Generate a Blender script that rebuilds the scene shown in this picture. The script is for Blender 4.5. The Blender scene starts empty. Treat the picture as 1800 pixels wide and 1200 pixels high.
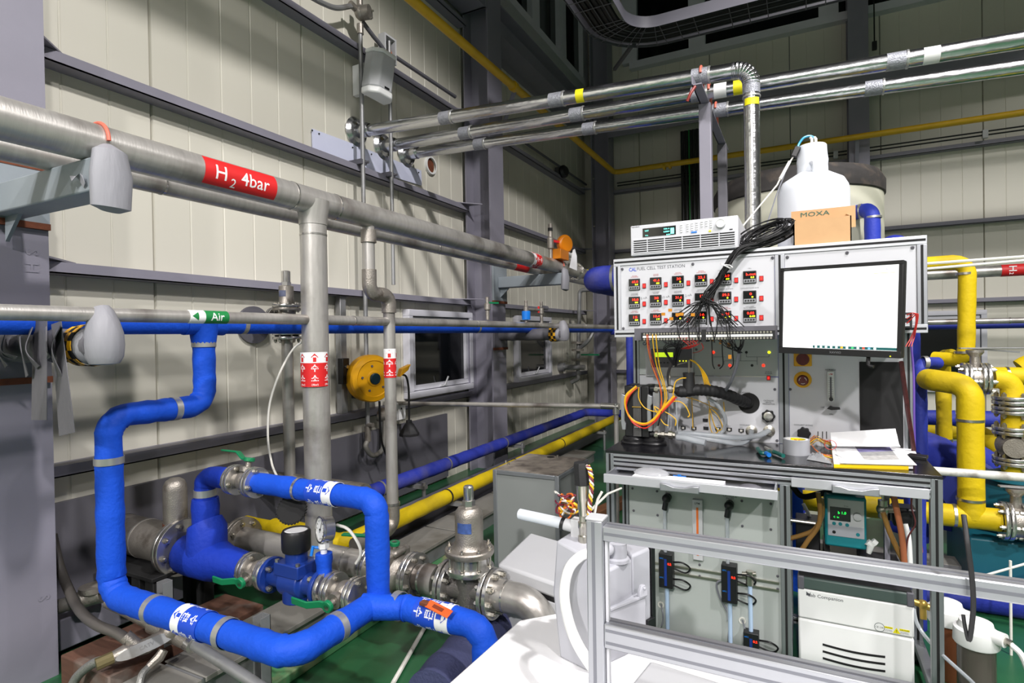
import bpy, bmesh, math, random
from mathutils import Vector, Matrix
SC = bpy.context.scene
COL = SC.collection
random.seed(7)
PI = math.pi
# ---------------------------------------------------------------- camera
CAM_POS = Vector((0, 0, 1.3))
_yaw, _pitch, _roll = [math.radians(a) for a in (26.96, -0.5, -0.95)]
FWD = Vector((-math.sin(_yaw)*math.cos(_pitch), math.cos(_yaw)*math.cos(_pitch), math.sin(_pitch)))
_r = Vector((math.cos(_yaw), math.sin(_yaw), 0)); _u = _r.cross(FWD)
RIGHT = _r*math.cos(_roll) + _u*math.sin(_roll)
UP = -_r*math.sin(_roll) + _u*math.cos(_roll)
cam = bpy.data.objects.new('camera', bpy.data.cameras.new('camera')); COL.objects.link(cam)
cam.data.sensor_width = 36; cam.data.lens = 20; cam.data.clip_start = .02; cam.data.clip_end = 60
m3 = Matrix((RIGHT, UP, -FWD)).transposed()
cam.matrix_world = Matrix.Translation(CAM_POS) @ m3.to_4x4()
SC.camera = cam
def at(px, py, X=None, Y=None, Z=None):
    "world point on a known real plane that a photo measurement falls on"
    d = FWD + RIGHT*((px-900)/1000) - UP*((py-600)/1000)
    t = (X/d.x if X is not None else Y/d.y if Y is not None else (Z-CAM_POS.z)/d.z)
    return CAM_POS + d*t
V = Vector
# ---------------------------------------------------------------- world, lamps, exposure
W = bpy.data.worlds.new('world'); SC.world = W; W.use_nodes = True
W.node_tree.nodes['Background'].inputs[0].default_value = (.02, .025, .035, 1)
W.node_tree.nodes['Background'].inputs[1].default_value = .3
def spot(x, y, z, watts, tx=None, ty=None, ang=134, rad=.16, blend=.12):
    L = bpy.data.lights.new('high_bay_lamp', 'SPOT'); L.energy = watts; L.spot_size = math.radians(ang)
    L.spot_blend = blend; L.shadow_soft_size = rad; L.color = (1, .965, .955)
    o = bpy.data.objects.new('high_bay_lamp', L); COL.objects.link(o); o.location = (x, y, z)
    if tx is not None:
        o.rotation_euler = (V((tx, ty, 0))-V((x, y, z))).to_track_quat('-Z', 'Y').to_euler()
    return o
spot(2.4, 0.9, 6.4, 1550, ang=138)
spot(4.6, -2.6, 6.4, 1350, ang=150, blend=.3)
spot(5.4, 4.5, 6.4, 330)
spot(1.2, -4.5, 6.4, 1200, ang=152, blend=.3)
spot(0.4, -7.6, 6.4, 2600, ang=156, blend=.3)
SC.view_settings.view_transform = 'Standard'; SC.view_settings.look = 'None'
SC.view_settings.exposure = -0.15; SC.view_settings.gamma = 1
try: SC.view_settings.use_curve_mapping = False
except Exception: pass
# ---------------------------------------------------------------- materials
def srgb(r, g, b):
    f = lambda c: (c/255/12.92 if c/255 <= .04045 else ((c/255+.055)/1.055)**2.4)
    return (f(r), f(g), f(b), 1)
MATS = {}
def mat(name, rgb, rough=.5, metal=0, var=.08, scale=6, bump=0, bscale=80, stretch=(1, 1, 1), spec=.5, emit=0,
        trans=0, ior=1.45, dirt=None, dscale=3, dlo=.52, dhi=.7, coat=0, ndetail=4):
    if name in MATS: return MATS[name]
    m = bpy.data.materials.new(name); m.use_nodes = True; MATS[name] = m
    nt = m.node_tree; N = nt.nodes; L = nt.links; b = N['Principled BSDF']
    c = srgb(*rgb)
    b.inputs['Roughness'].default_value = rough; b.inputs['Metallic'].default_value = metal
    b.inputs['Specular IOR Level'].default_value = spec; b.inputs['Base Color'].default_value = c
    b.inputs['Coat Weight'].default_value = coat
    m.diffuse_color = c
    if trans:
        b.inputs['Transmission Weight'].default_value = trans; b.inputs['IOR'].default_value = ior
    if emit:
        b.inputs['Emission Color'].default_value = c; b.inputs['Emission Strength'].default_value = emit
        return m
    if var or bump or dirt:
        tc = N.new('ShaderNodeTexCoord'); mp = N.new('ShaderNodeMapping'); mp.inputs['Scale'].default_value = stretch
        L.new(tc.outputs['Object'], mp.inputs[0])
        n = N.new('ShaderNodeTexNoise'); n.inputs['Scale'].default_value = scale; n.inputs['Detail'].default_value = ndetail
        L.new(mp.outputs[0], n.inputs['Vector'])
        mx = N.new('ShaderNodeMix'); mx.data_type = 'RGBA'
        mx.inputs[6].default_value = tuple(max(0, x*(1-2*var)) for x in c[:3]) + (1,)
        mx.inputs[7].default_value = tuple(min(1, x*(1+2*var)) for x in c[:3]) + (1,)
        L.new(n.outputs['Fac'], mx.inputs[0]); src = mx.outputs[2]
        if dirt:
            n2 = N.new('ShaderNodeTexNoise'); n2.inputs['Scale'].default_value = dscale; n2.inputs['Detail'].default_value = 6
            L.new(tc.outputs['Object'], n2.inputs['Vector'])
            rp = N.new('ShaderNodeMapRange'); rp.inputs[1].default_value = dlo; rp.inputs[2].default_value = dhi
            L.new(n2.outputs['Fac'], rp.inputs[0])
            m2 = N.new('ShaderNodeMix'); m2.data_type = 'RGBA'; m2.inputs[7].default_value = srgb(*dirt)
            L.new(rp.outputs[0], m2.inputs[0]); L.new(src, m2.inputs[6]); src = m2.outputs[2]
        L.new(src, b.inputs['Base Color'])
        if bump:
            n3 = N.new('ShaderNodeTexNoise'); n3.inputs['Scale'].default_value = bscale; n3.inputs['Detail'].default_value = 3
            L.new(mp.outputs[0], n3.inputs['Vector'])
            bp = N.new('ShaderNodeBump'); bp.inputs['Strength'].default_value = bump; bp.inputs['Distance'].default_value = .01
            L.new(n3.outputs['Fac'], bp.inputs['Height']); L.new(bp.outputs[0], b.inputs['Normal'])
    return m
# ---------------------------------------------------------------- mesh builder
def basis(ax):
    a = V(ax).normalized(); h = V((0, 0, 1)) if abs(a.z) < .9 else V((1, 0, 0))
    x = h.cross(a).normalized(); return x, a.cross(x).normalized(), a
class MB:
    def __init__(s): s.v = []; s.f = []; s.sm = []
    def add(s, vs, fs, smooth=False):
        o = len(s.v); s.v += [V(p) for p in vs]; s.f += [tuple(i+o for i in f) for f in fs]; s.sm += [smooth]*len(fs); return s
    def box(s, lo, hi, M=None):
        x0, y0, z0 = lo; x1, y1, z1 = hi
        vs = [V(p) for p in ((x0,y0,z0),(x1,y0,z0),(x1,y1,z0),(x0,y1,z0),(x0,y0,z1),(x1,y0,z1),(x1,y1,z1),(x0,y1,z1))]
        if M is not None: vs = [M @ p for p in vs]
        return s.add(vs, [(0,3,2,1),(4,5,6,7),(0,1,5,4),(1,2,6,5),(2,3,7,6),(3,0,4,7)])
    def cbox(s, c, d, M=None):
        c = V(c); h = V(d)/2; return s.box(c-h, c+h, M)
    def bar(s, p0, p1, w, h, up=(0, 0, 1)):
        p0, p1 = V(p0), V(p1); a = (p1-p0).normalized(); x = a.cross(V(up)).normalized(); y = x.cross(a)
        vs = [p + x*(i*w/2) + y*(j*h/2) for p in (p0, p1) for i, j in ((-1,-1),(1,-1),(1,1),(-1,1))]
        return s.add(vs, [(0,1,2,3),(7,6,5,4),(0,4,5,1),(1,5,6,2),(2,6,7,3),(3,7,4,0)])
    def lathe(s, prof, o=(0, 0, 0), ax=(0, 0, 1), n=24, cap=True, smooth=True):
        o = V(o); x, y, a = basis(ax); vs = []; fs = []
        for r, h in prof:
            for k in range(n):
                t = 2*PI*k/n; vs.append(o + a*h + (x*math.cos(t) + y*math.sin(t))*r)
        for i in range(len(prof)-1):
            for k in range(n):
                k2 = (k+1) % n; fs.append((i*n+k, i*n+k2, (i+1)*n+k2, (i+1)*n+k))
        s.add(vs, fs, smooth)
        if cap:
            b = len(s.v)-len(vs)
            if prof[0][0] > 1e-5: s.f.append(tuple(b+k for k in range(n))[::-1]); s.sm.append(False)
            if prof[-1][0] > 1e-5: s.f.append(tuple(b+(len(prof)-1)*n+k for k in range(n))); s.sm.append(False)
        return s
    def cyl(s, p0, p1, r, r1=None, n=24, cap=True):
        p0, p1 = V(p0), V(p1); return s.lathe([(r, 0), (r if r1 is None else r1, (p1-p0).length)], p0, p1-p0, n, cap)
    def ring(s, p, ax, r, w, t, n=28):           # band of width w, thickness t
        return s.lathe([(r, -w/2), (r+t, -w/2), (r+t, w/2), (r, w/2)], p, ax, n, False, False)
    def flange(s, p, ax, r, t, hole=.0, n=32):
        return s.lathe([(hole, 0), (r*.985, 0), (r, t*.12), (r, t*.88), (r*.985, t), (hole, t)], p, ax, n, hole < 1e-4)
    def sphere(s, c, r, n=16, sq=(1, 1, 1)):
        vs = []; fs = []; h = n//2
        for i in range(h+1):
            for k in range(n):
                a = PI*i/h; t = 2*PI*k/n
                vs.append(V(c)+V((r*sq[0]*math.sin(a)*math.cos(t), r*sq[1]*math.sin(a)*math.sin(t), r*sq[2]*math.cos(a))))
        for i in range(h):
            for k in range(n): fs.append((i*n+k, (i+1)*n+k, (i+1)*n+(k+1)%n, i*n+(k+1)%n))
        return s.add(vs, fs, True)
    def tube(s, pts, r, n=12, cap=True, flat=None):
        pts = [V(p) for p in pts]; N = len(pts); R = r if isinstance(r, (list, tuple)) else [r]*N
        T = [(pts[min(i+1, N-1)]-pts[max(i-1, 0)]).normalized() for i in range(N)]
        x, y, _ = basis(T[0]); vs = []; fs = []
        for i in range(N):
            if i:
                x = x - T[i]*x.dot(T[i]); x.normalize()
            y = T[i].cross(x)
            for k in range(n):
                t = 2*PI*k/n; fx, fy = flat or (1, 1)
                vs.append(pts[i] + (x*math.cos(t)*fx + y*math.sin(t)*fy)*R[i])
        for i in range(N-1):
            for k in range(n): fs.append((i*n+k, i*n+(k+1)%n, (i+1)*n+(k+1)%n, (i+1)*n+k))
        s.add(vs, fs, True)
        if cap:
            b = len(s.v)-len(vs)
            s.f += [tuple(b+k for k in range(n))[::-1], tuple(b+(N-1)*n+k for k in range(n))]; s.sm += [False, False]
        return s
    def prism(s, poly, o, ux, uy, d):
        o, ux, uy, d = V(o), V(ux), V(uy), V(d); n = len(poly)
        vs = [o+ux*a+uy*b for a, b in poly]; vs += [p+d for p in vs]
        return s.add(vs, [tuple(range(n))[::-1], tuple(range(n, 2*n))] + [(k, (k+1)%n, n+(k+1)%n, n+k) for k in range(n)])
    def strip(s, a, b, th=None):                 # ribbon between two polylines, given a thickness vector
        n = len(a); th = V(th or (0, .002, 0)); vs = [V(p) for p in a]+[V(p) for p in b]; vs += [p+th for p in vs]; m = 2*n; fs = []
        for i in range(n-1):
            fs += [(i, i+1, n+i+1, n+i), (m+i, m+n+i, m+n+i+1, m+i+1), (i, m+i, m+i+1, i+1), (n+i, n+i+1, m+n+i+1, m+n+i)]
        fs += [(0, n, m+n, m), (n-1, m+n-1, m+2*n-1, 2*n-1)]
        return s.add(vs, fs, True)
    def patch(s, o, ax, ref, r, a0, a1, l0, l1, n=24, th=.0012):   # sticker lying on a cylinder
        x0 = V(ref); a = V(ax).normalized(); x0 = (x0-a*x0.dot(a)).normalized(); y0 = a.cross(x0); vs = []; fs = []
        for i in range(n+1):
            t = a0+(a1-a0)*i/n
            for rr in (r, r+th):
                for l in (l0, l1): vs.append(V(o)+a*l+(x0*math.cos(t)+y0*math.sin(t))*rr)
        for i in range(n):
            p, q = 4*i, 4*i+4
            fs += [(p+2, q+2, q+3, p+3), (p, p+1, q+1, q), (p, q, q+2, p+2), (p+1, p+3, q+3, q+1)]
        return s.add(vs, fs, True)
ROOT = {}
def mesh_obj(name, mb, m, origin, bev=0, sub=0, auto=35):
    me = bpy.data.meshes.new(name); o3 = V(origin)
    me.from_pydata([tuple(p-o3) for p in mb.v], [], mb.f)
    me.polygons.foreach_set('use_smooth', [True if (x or bev) else False for x in mb.sm])
    me.validate()
    bm = bmesh.new(); bm.from_mesh(me); bmesh.ops.recalc_face_normals(bm, faces=bm.faces); bm.to_mesh(me); bm.free()
    me.set_sharp_from_angle(angle=math.radians(auto))
    if m is not None: me.materials.append(m)
    o = bpy.data.objects.new(name, me); COL.objects.link(o)
    if bev:
        md = o.modifiers.new('bevel', 'BEVEL'); md.width = bev; md.segments = 2; md.limit_method = 'ANGLE'; md.angle_limit = math.radians(40)
    if sub:
        md = o.modifiers.new('sub', 'SUBSURF'); md.levels = sub; md.render_levels = sub
    return o
def thing(name, label, cat, loc=(0, 0, 0), group=None, kind=None):
    o = bpy.data.objects.new(name, None); COL.objects.link(o); o.location = loc; o.empty_display_size = .05
    if kind: o['kind'] = kind
    if label: o['label'] = label
    if cat: o['category'] = cat
    if group: o['group'] = group
    ROOT[o.name] = V(loc); return o
def part(parent, name, mb, m, bev=0, label=None, sub=0, kind=None, auto=35):
    o = mesh_obj(name, mb, m, ROOT[parent.name], bev, sub, auto); o.parent = parent; ROOT[o.name] = ROOT[parent.name]
    if label: o['label'] = label
    if kind: o['kind'] = kind
    return o
def single(name, label, cat, mb, m, bev=0, group=None, kind=None, sub=0, auto=35):
    xs = [p.x for p in mb.v]; ys = [p.y for p in mb.v]; zs = [p.z for p in mb.v]
    loc = V(((min(xs)+max(xs))/2, (min(ys)+max(ys))/2, min(zs)))
    o = mesh_obj(name, mb, m, loc, bev, sub, auto); o.location = loc; ROOT[o.name] = loc
    if kind: o['kind'] = kind
    if label: o['label'] = label
    if cat: o['category'] = cat
    if group: o['group'] = group
    return o
def reuse(src, parent, delta):
    "another object on the same mesh data, moved by delta"
    o = src.copy(); COL.objects.link(o); o.parent = parent; o.location = V(src.location)+V(delta); ROOT[o.name] = ROOT[parent.name]+o.location; return o
def fillet(pts, rad, n=8):
    pts = [V(p) for p in pts]; out = [pts[0]]
    for i in range(1, len(pts)-1):
        r = rad[i-1] if isinstance(rad, (list, tuple)) else rad
        a, b, c = pts[i-1], pts[i], pts[i+1]; u, w = (a-b).normalized(), (c-b).normalized()
        ang = u.angle(w); 
        if ang > 3.1: out.append(b); continue
        d = min(r/math.tan(ang/2), .49*(a-b).length if i > 1 else .95*(a-b).length, .49*(c-b).length if i < len(pts)-2 else .95*(c-b).length)
        rr = d*math.tan(ang/2); p0 = b+u*d; ctr = b+(u+w).normalized()*(rr/math.sin(ang/2)); e0 = p0-ctr; nrm = e0.cross((b+w*d)-ctr).normalized(); tot = PI-ang
        for k in range(n+1): out.append(ctr + Matrix.Rotation(tot*k/n, 3, nrm) @ e0)
    out.append(pts[-1]); return out
def spline(pts, n=8):
    pts = [V(p) for p in pts]; P = [pts[0]*2-pts[1]]+pts+[pts[-1]*2-pts[-2]]; out = []
    for i in range(1, len(P)-2):
        for k in range(n):
            t = k/n; a, b, c, d = P[i-1], P[i], P[i+1], P[i+2]
            out.append(.5*((2*b)+(c-a)*t+(2*a-5*b+4*c-d)*t*t+(3*b-a-3*c+d)*t**3))
    out.append(pts[-1]); return out
def dense(pts, step):
    out = []
    for a, b in zip(pts, pts[1:]):
        k = max(1, int((b-a).length/step))
        out += [a+(b-a)*(j/k) for j in range(k)]
    return out+[pts[-1]]
def wrapped(pts, r, rad, step=.03, wob=.0025, n=20):     # fabric wrapped pipe: slightly lumpy
    p = dense(fillet(pts, rad, 9), step)
    return MB().tube(p, [r+random.uniform(-wob, wob) for _ in p], n)
_tc = {}
def glyphs(s, bold=0.0):
    k = (s, bold)
    if k not in _tc:
        c = bpy.data.curves.new('lettering', 'FONT'); c.body = s; c.size = 1; c.resolution_u = 2; c.offset = bold; c.align_x = 'CENTER'; c.align_y = 'CENTER'; c.space_line = .85
        o = bpy.data.objects.new('lettering', c); me = o.to_mesh()
        _tc[k] = ([V((v.co.x, v.co.y)) for v in me.vertices], [tuple(p.vertices) for p in me.polygons]); o.to_mesh_clear()
        bpy.data.objects.remove(o); bpy.data.curves.remove(c)
    return _tc[k]
def flat_text(s, o, ux, uy, size, bold=0.0, mb=None, width=None, lift=.0004):
    vs, fs = glyphs(s, bold); mb = mb or MB(); o, ux, uy = V(o), V(ux).normalized(), V(uy).normalized(); nrm = ux.cross(uy)
    kx = size
    if width and vs: kx = width/(max(v.x for v in vs)-min(v.x for v in vs))
    return mb.add([o+ux*(v.x*kx)+uy*(v.y*size)+nrm*lift for v in vs], fs)
def round_text(s, o, ax, ref, r, size, bold=.0, upx=False, mb=None, lift=.002):
    """lettering lying on a cylinder; text runs along ax (or around it when upx) and is centred where ref points"""
    vs, fs = glyphs(s, bold); mb = mb or MB()
    bm = bmesh.new(); bv = [bm.verts.new((v.x*size, v.y*size, 0)) for v in vs]
    for f in fs:
        try: bm.faces.new([bv[i] for i in f])
        except ValueError: pass
    k = 0 if upx else 1; st = r*.12
    lo = min(v.co[k] for v in bm.verts); hi = max(v.co[k] for v in bm.verts); q = lo+st
    while q < hi:
        c = [0, 0, 0]; c[k] = q; nn = [0, 0, 0]; nn[k] = 1
        bmesh.ops.bisect_plane(bm, geom=bm.verts[:]+bm.edges[:]+bm.faces[:], plane_co=c, plane_no=nn); q += st
    a = V(ax).normalized(); x0 = V(ref); x0 = (x0-a*x0.dot(a)).normalized(); y0 = x0.cross(a)
    bm.verts.ensure_lookup_table(); bm.verts.index_update(); out = []
    for v in bm.verts:
        al, ar = (v.co.x, v.co.y) if not upx else (v.co.y, -v.co.x)
        t = ar/r; out.append(V(o)+a*al+(x0*math.cos(t)+y0*math.sin(t))*(r+lift))
    mb.add(out, [tuple(v.index for v in f.verts) for f in bm.faces], True); bm.free(); return mb
# ---------------------------------------------------------------- palette
M_wall = mat('wall_panel_paint', (206, 203, 190), .45, var=.02, scale=1.5, bump=.02, bscale=30, stretch=(1, 1, .1))
M_steel = mat('grey_paint_steel', (130, 128, 140), .5, var=.05, scale=5, bump=.03, bscale=120)
M_steeld = mat('dark_grey_steel', (92, 91, 98), .55, var=.08, scale=4)
M_floor = mat('green_floor_paint', (36, 88, 54), .32, var=.12, scale=2.2, dirt=(28, 54, 38), dscale=1.7, dlo=.5, dhi=.75, bump=.02, bscale=40)
M_ceil = mat('ceiling_dark', (40, 41, 44), .8, var=.05)
M_inox = mat('pipe_stainless', (186, 183, 178), .36, .6, var=.12, scale=9, stretch=(1, 7, 1), bump=.06, bscale=30, dirt=(112, 104, 98), dscale=4, dlo=.5, dhi=.72, ndetail=8)
M_inox2 = mat('machined_stainless', (198, 196, 192), .24, .88, var=.05, scale=20)
M_cast = mat('cast_stainless', (158, 152, 144), .4, .72, var=.14, scale=25, bump=.2, bscale=200, dirt=(104, 94, 84), dscale=14, dlo=.55, dhi=.75)
M_bolt = mat('bolt_zinc', (190, 186, 176), .3, .95, var=.05, scale=30)
M_galv = mat('galvanised', (150, 151, 152), .5, .6, var=.10, scale=14, dirt=(120, 118, 112), dscale=5)
M_galvd = mat('galvanised_dusty', (134, 132, 126), .65, .3, var=.12, scale=7, dirt=(104, 100, 92), dscale=4)
M_blue = mat('blue_wrap', (20, 76, 196), .62, var=.06, scale=14, bump=.25, bscale=60, spec=.25)
M_blued = mat('blue_wrap_dusty', (46, 58, 158), .7, var=.14, scale=8, bump=.25, bscale=50, dirt=(92, 90, 120), dscale=4, dlo=.5, dhi=.8, spec=.2)
M_bluedeep = mat('blue_wrap_deep', (22, 52, 160), .62, var=.10, scale=10, bump=.3, bscale=40, spec=.25)
M_yel = mat('yellow_wrap', (206, 178, 18), .6, var=.08, scale=10, bump=.2, bscale=50, dirt=(160, 138, 40), dscale=3, dlo=.55, dhi=.85, spec=.25)
M_yelpipe = mat('yellow_gas_pipe', (206, 164, 24), .42, var=.08, scale=8)
M_foil = mat('aluminium_foil_jacket', (205, 206, 208), .22, 1, var=.05, scale=10, bump=.35, bscale=26, stretch=(.4, 1, 1))
M_foiltape = mat('crumpled_grey_tape', (158, 160, 168), .5, .5, var=.2, scale=60, bump=.5, bscale=140)
M_band = mat('aluminium_band', (196, 196, 194), .38, .8, var=.05)
M_alu = mat('aluminium_profile', (176, 178, 184), .36, .75, var=.03)
M_aluw = mat('aluminium_white_profile', (194, 196, 201), .4, .35, var=.02)
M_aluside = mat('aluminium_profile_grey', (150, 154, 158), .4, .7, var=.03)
M_white = mat('white_panel', (200, 201, 206), .4, var=.015)
M_lightgrey = mat('light_grey_plastic', (190, 191, 194), .5, var=.03)
M_lowpanel_shade = mat('panel_grey_low_and_shade', (174, 180, 177), .35, var=.02)
M_black = mat('black_plastic', (20, 20, 23), .42, var=.05)
M_blackm = mat('matt_black', (13, 13, 14), .75, var=.1)
M_rub = mat('black_rubber', (28, 28, 30), .6, var=.1, bump=.1)
M_darkgl = mat('dark_glass', (8, 12, 14), .08, var=0, spec=.6)
M_red = mat('sign_red', (204, 30, 32), .5, var=.03)
M_wht = mat('sign_white', (236, 236, 236), .5, var=.02)
M_grn = mat('sign_green', (18, 122, 60), .5, var=.03)
M_signblue = mat('sign_blue', (24, 70, 190), .5, var=.03)
M_handle = mat('valve_handle_green', (14, 118, 74), .4, var=.08)
M_rust = mat('rust', (104, 56, 34), .85, var=.25, scale=30, bump=.2)
M_orange = mat('orange_plastic', (214, 92, 40), .45, var=.05)
M_orangec = mat('orange_clamp', (206, 104, 84), .55, var=.08)
M_tape = mat('grey_cloth_tape', (140, 140, 146), .55, var=.07, scale=10, bump=.3, bscale=40, stretch=(1, 1, .2))
M_taped = mat('grey_tape_old', (94, 93, 98), .6, var=.12, scale=9, bump=.3, bscale=30, stretch=(1, 1, .3))
M_ytape = mat('hazard_yellow', (232, 172, 24), .5, var=.04)
M_ystick = mat('sticker_yellow', (238, 226, 20), .5, var=.03)
M_reel = mat('cord_reel_yellow', (230, 166, 12), .38, var=.03)
M_hosew = mat('white_hose', (232, 233, 232), .4, var=.02)
M_clear = mat('clear_hose', (214, 220, 226), .25, var=.02, trans=.55)
M_amber = mat('amber_hose', (168, 128, 70), .25, var=.05, trans=.45)
M_teal = mat('teal_plastic', (24, 122, 132), .42, var=.04)
M_teald = mat('teal_pump_paint', (18, 92, 108), .45, var=.08, dirt=(30, 60, 66))
M_card = mat('cardboard', (198, 158, 114), .8, var=.04, scale=20)
M_cream = mat('tank_cream', (206, 205, 186), .5, var=.03)
M_lidblk = mat('tank_rim_black', (58, 55, 54), .7, var=.15, scale=20, dirt=(92, 82, 74), dscale=9)
M_hdpe = mat('white_polyethylene', (226, 230, 238), .42, var=.015)
M_paper = mat('paper', (238, 238, 240), .7, var=.01)
M_led_r = mat('led_red', (255, 40, 20), emit=3.0)
M_led_y = mat('led_yellow', (230, 240, 30), emit=2.0)
M_led_g = mat('led_green', (40, 255, 90), emit=2.0)
M_led_c = mat('led_cyan', (120, 240, 225), emit=1.6)
M_screen = mat('monitor_screen_lit', (255, 255, 255), emit=1.25)
M_lcd = mat('lcd_lit', (205, 240, 40), emit=.9)
M_wire_k = mat('wire_black', (16, 16, 18), .5, var=0)
M_wire_y = mat('wire_yellow', (236, 184, 30), .45, var=0)
M_wire_r = mat('wire_red', (196, 44, 36), .45, var=0)
M_wire_o = mat('wire_orange', (222, 110, 40), .45, var=0)
M_wire_g = mat('wire_grey', (120, 122, 130), .5, var=0)
M_wire_w = mat('wire_white', (224, 222, 214), .5, var=0)
# ---------------------------------------------------------------- room shell
ZC = 8.0
def panel_mb(w, h, z0, org, ux, nrm, th=.05):
    "profiled sandwich panel: shallow vertical grooves every 200 mm, recessed joint at both edges"
    prof = [(.003, -.008), (.008, 0)]
    g = .2
    while g < w-.05:
        prof += [(g-.006, 0), (g-.002, -.0035), (g+.002, -.0035), (g+.006, 0)]; g += .2
    prof += [(w-.008, 0), (w-.003, -.008), (w-.003, -th), (.003, -th)]
    return MB().prism(prof, V(org)+V((0, 0, z0)), ux, nrm, V((0, 0, h)))
wl = thing('wall_left', 'cream ribbed sandwich panel wall carrying the grey rails and pipes', None, (-2.95, 1, 0), kind='structure')
for k in range(-1, 9):
    y0 = .775+k-1; w = 1.0 if y0+1 < 8.4 else 8.42-y0
    part(wl, 'panel', panel_mb(w, ZC, 0, (-2.95, y0+w, 0), V((0, -1, 0)), V((1, 0, 0))), M_wall)
wb = thing('wall_back', 'cream ribbed sandwich panel wall behind the cream tank', None, (0, 8.37, 0), kind='structure')
for k in range(-3, 6):
    x0 = -.1+k; x0c = max(x0, -2.98); w = x0+1-x0c
    if w < .2: continue
    part(wb, 'panel', panel_mb(w, ZC, 0, (x0c, 8.37, 0), V((1, 0, 0)), V((0, -1, 0))), M_wall)
M_hall = mat('hall_grey', (112, 112, 108), .6, var=.03)  # unseen hall walls in mid grey, darkened to reduce bounced fill light
def shell(name, lo, hi, m, label):
    o = single(name, label, None, MB().box(lo, hi), m, kind='structure'); return o
shell('wall_left_rear', (-3.1, -9.1, 0), (-2.95, -1.23, ZC), M_wall, 'plain stretch of the cream wall outside the picture')
shell('wall_back_far', (4.9, 8.37, 0), (9.1, 8.5, ZC), M_wall, 'plain stretch of the cream back wall outside the picture')
shell('wall_right', (9.0, -9.1, 0), (9.15, 8.5, ZC), M_hall, 'darkened grey side wall of the hall outside the picture')
shell('wall_front', (-3.1, -9.2, 0), (9.1, -9.05, ZC), M_hall, 'darkened grey wall of the hall outside the picture')
shell('ceiling', (-3.1, -9.2, ZC), (9.15, 8.5, ZC+.1), M_ceil, 'dark unlit hall ceiling')
shell('floor', (-3.1, -9.2, -.1), (9.15, 8.5, 0), M_floor, 'glossy green painted concrete floor')
# rails (girts) are parts of the walls: C section seen as 100 deep x 50 high with lips
def girt(wall, p0, p1, out):
    p0, p1, out = V(p0), V(p1), V(out)
    prof = [(0, 0), (.1, 0), (.1, -.05), (.094, -.05), (.094, -.006), (0, -.006)]
    mb = MB().prism(prof, p0, out, V((0, 0, 1)), p1-p0)
    mb.prism([(0, -.05), (.1, -.05), (.1, -.044), (0, -.044)], p0, out, V((0, 0, 1)), p1-p0)
    return part(wall, 'girt', mb, M_steel)
GZ = (.775, 1.655, 2.565, 3.45, 4.35)
for z in GZ:
    for a, b in ((-1.2, .92), (1.16, 4.74), (5.0, 8.08)): girt(wl, (-2.952, a, z), (-2.952, b, z), (1, 0, 0))
    for a, b in ((-2.5, .53), (.76, 4.2)): girt(wb, (a, 8.372, z), (b, 8.372, z), (0, -1, 0))
for y, s in ((4.75, -1), (5.0, 1), (1.16, 1), (8.07, -1)):
    for z in GZ[1:4]:
        mb = MB().prism([(0, 0), (0, -.25*s if False else .25), (.22, 0)], (-2.93, y, z+.004), V((1, 0, 0)), V((0, s, 0)), V((0, 0, .008)))
        part(wl, 'clip_plate', mb, M_steel)
# grey steel sheet at the foot of the left wall, and floor channel
single('trim_1', 'dark grey steel kick sheet along the foot of the left wall', None, MB().box((-2.945, 1.3, .02), (-2.92, 4.4, .6)), M_steeld, kind='structure')
single('baseboard_left', 'grey steel base channel along the foot of the left wall', None, MB().box((-2.92, .6, .03), (-2.74, 2.3, .16)), M_steel, bev=.006, kind='structure')
# ---------------------------------------------------------------- columns and beams
def hcol(label, xr, xf, y0, y1, z1=ZC, along='Y', extra=None):
    t = .016
    if along == 'Y':
        ym = (y0+y1)/2; o = thing('steel_column', label, 'column', ((xr+xf)/2, ym, 0))
        part(o, 'flange', MB().box((xf-t, y0, 0), (xf, y1, z1)), M_steel)
        part(o, 'flange', MB().box((xr, y0, 0), (xr+t, y1, z1)), M_steel)
        part(o, 'web', MB().box((xr+t, ym-.006, 0), (xf-t, ym+.006, z1)), M_steel)
    else:
        xm = (xr+xf)/2; o = thing('steel_column', label, 'column', (xm, (y0+y1)/2, 0))
        part(o, 'flange', MB().box((xr, y0, 0), (xf, y0+t, z1)), M_steel)
        part(o, 'flange', MB().box((xr, y1-t, 0), (xf, y1, z1)), M_steel)
        part(o, 'web', MB().box((xm-.006, y0+t, 0), (xm+.006, y1-t, z1)), M_steel)
    return o
c_near = hcol('grey steel column nearest the camera, with raised letters and pipe brackets', -2.92, -2.62, .91, 1.168)
mb = flat_text('S', at(58, 443, X=-2.62), (0, 0, 1), (0, -1, 0), .06, .02, lift=.002)
part(c_near, 'lettering', mb, M_steel)
part(c_near, 'lettering', flat_text('H', at(57, 470, X=-2.62), (0, 0, 1), (0, -1, 0), .06, .02, lift=.002), M_steel)
part(c_near, 'lettering', flat_text('S', at(78, 1050, X=-2.62), (0, 0, 1), (0, -1, 0), .05, .02, lift=.002), M_steel)
c_mid = hcol('grey steel column standing between the two lower windows', -2.9, -2.62, 4.75, 5.02)
c_cor = hcol('dark grey steel column in the corner of the two walls', -2.74, -2.47, 8.05, 8.3)
for z in (2.9, 3.6, 1.95):
    part(c_cor, 'bolt', MB().cyl((-2.70, 8.05, z), (-2.70, 8.03, z), .012, n=6), M_bolt)
c_bk = hcol('grey steel column standing against the back wall', .54, .755, 8.05, 8.33, along='X')
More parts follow.
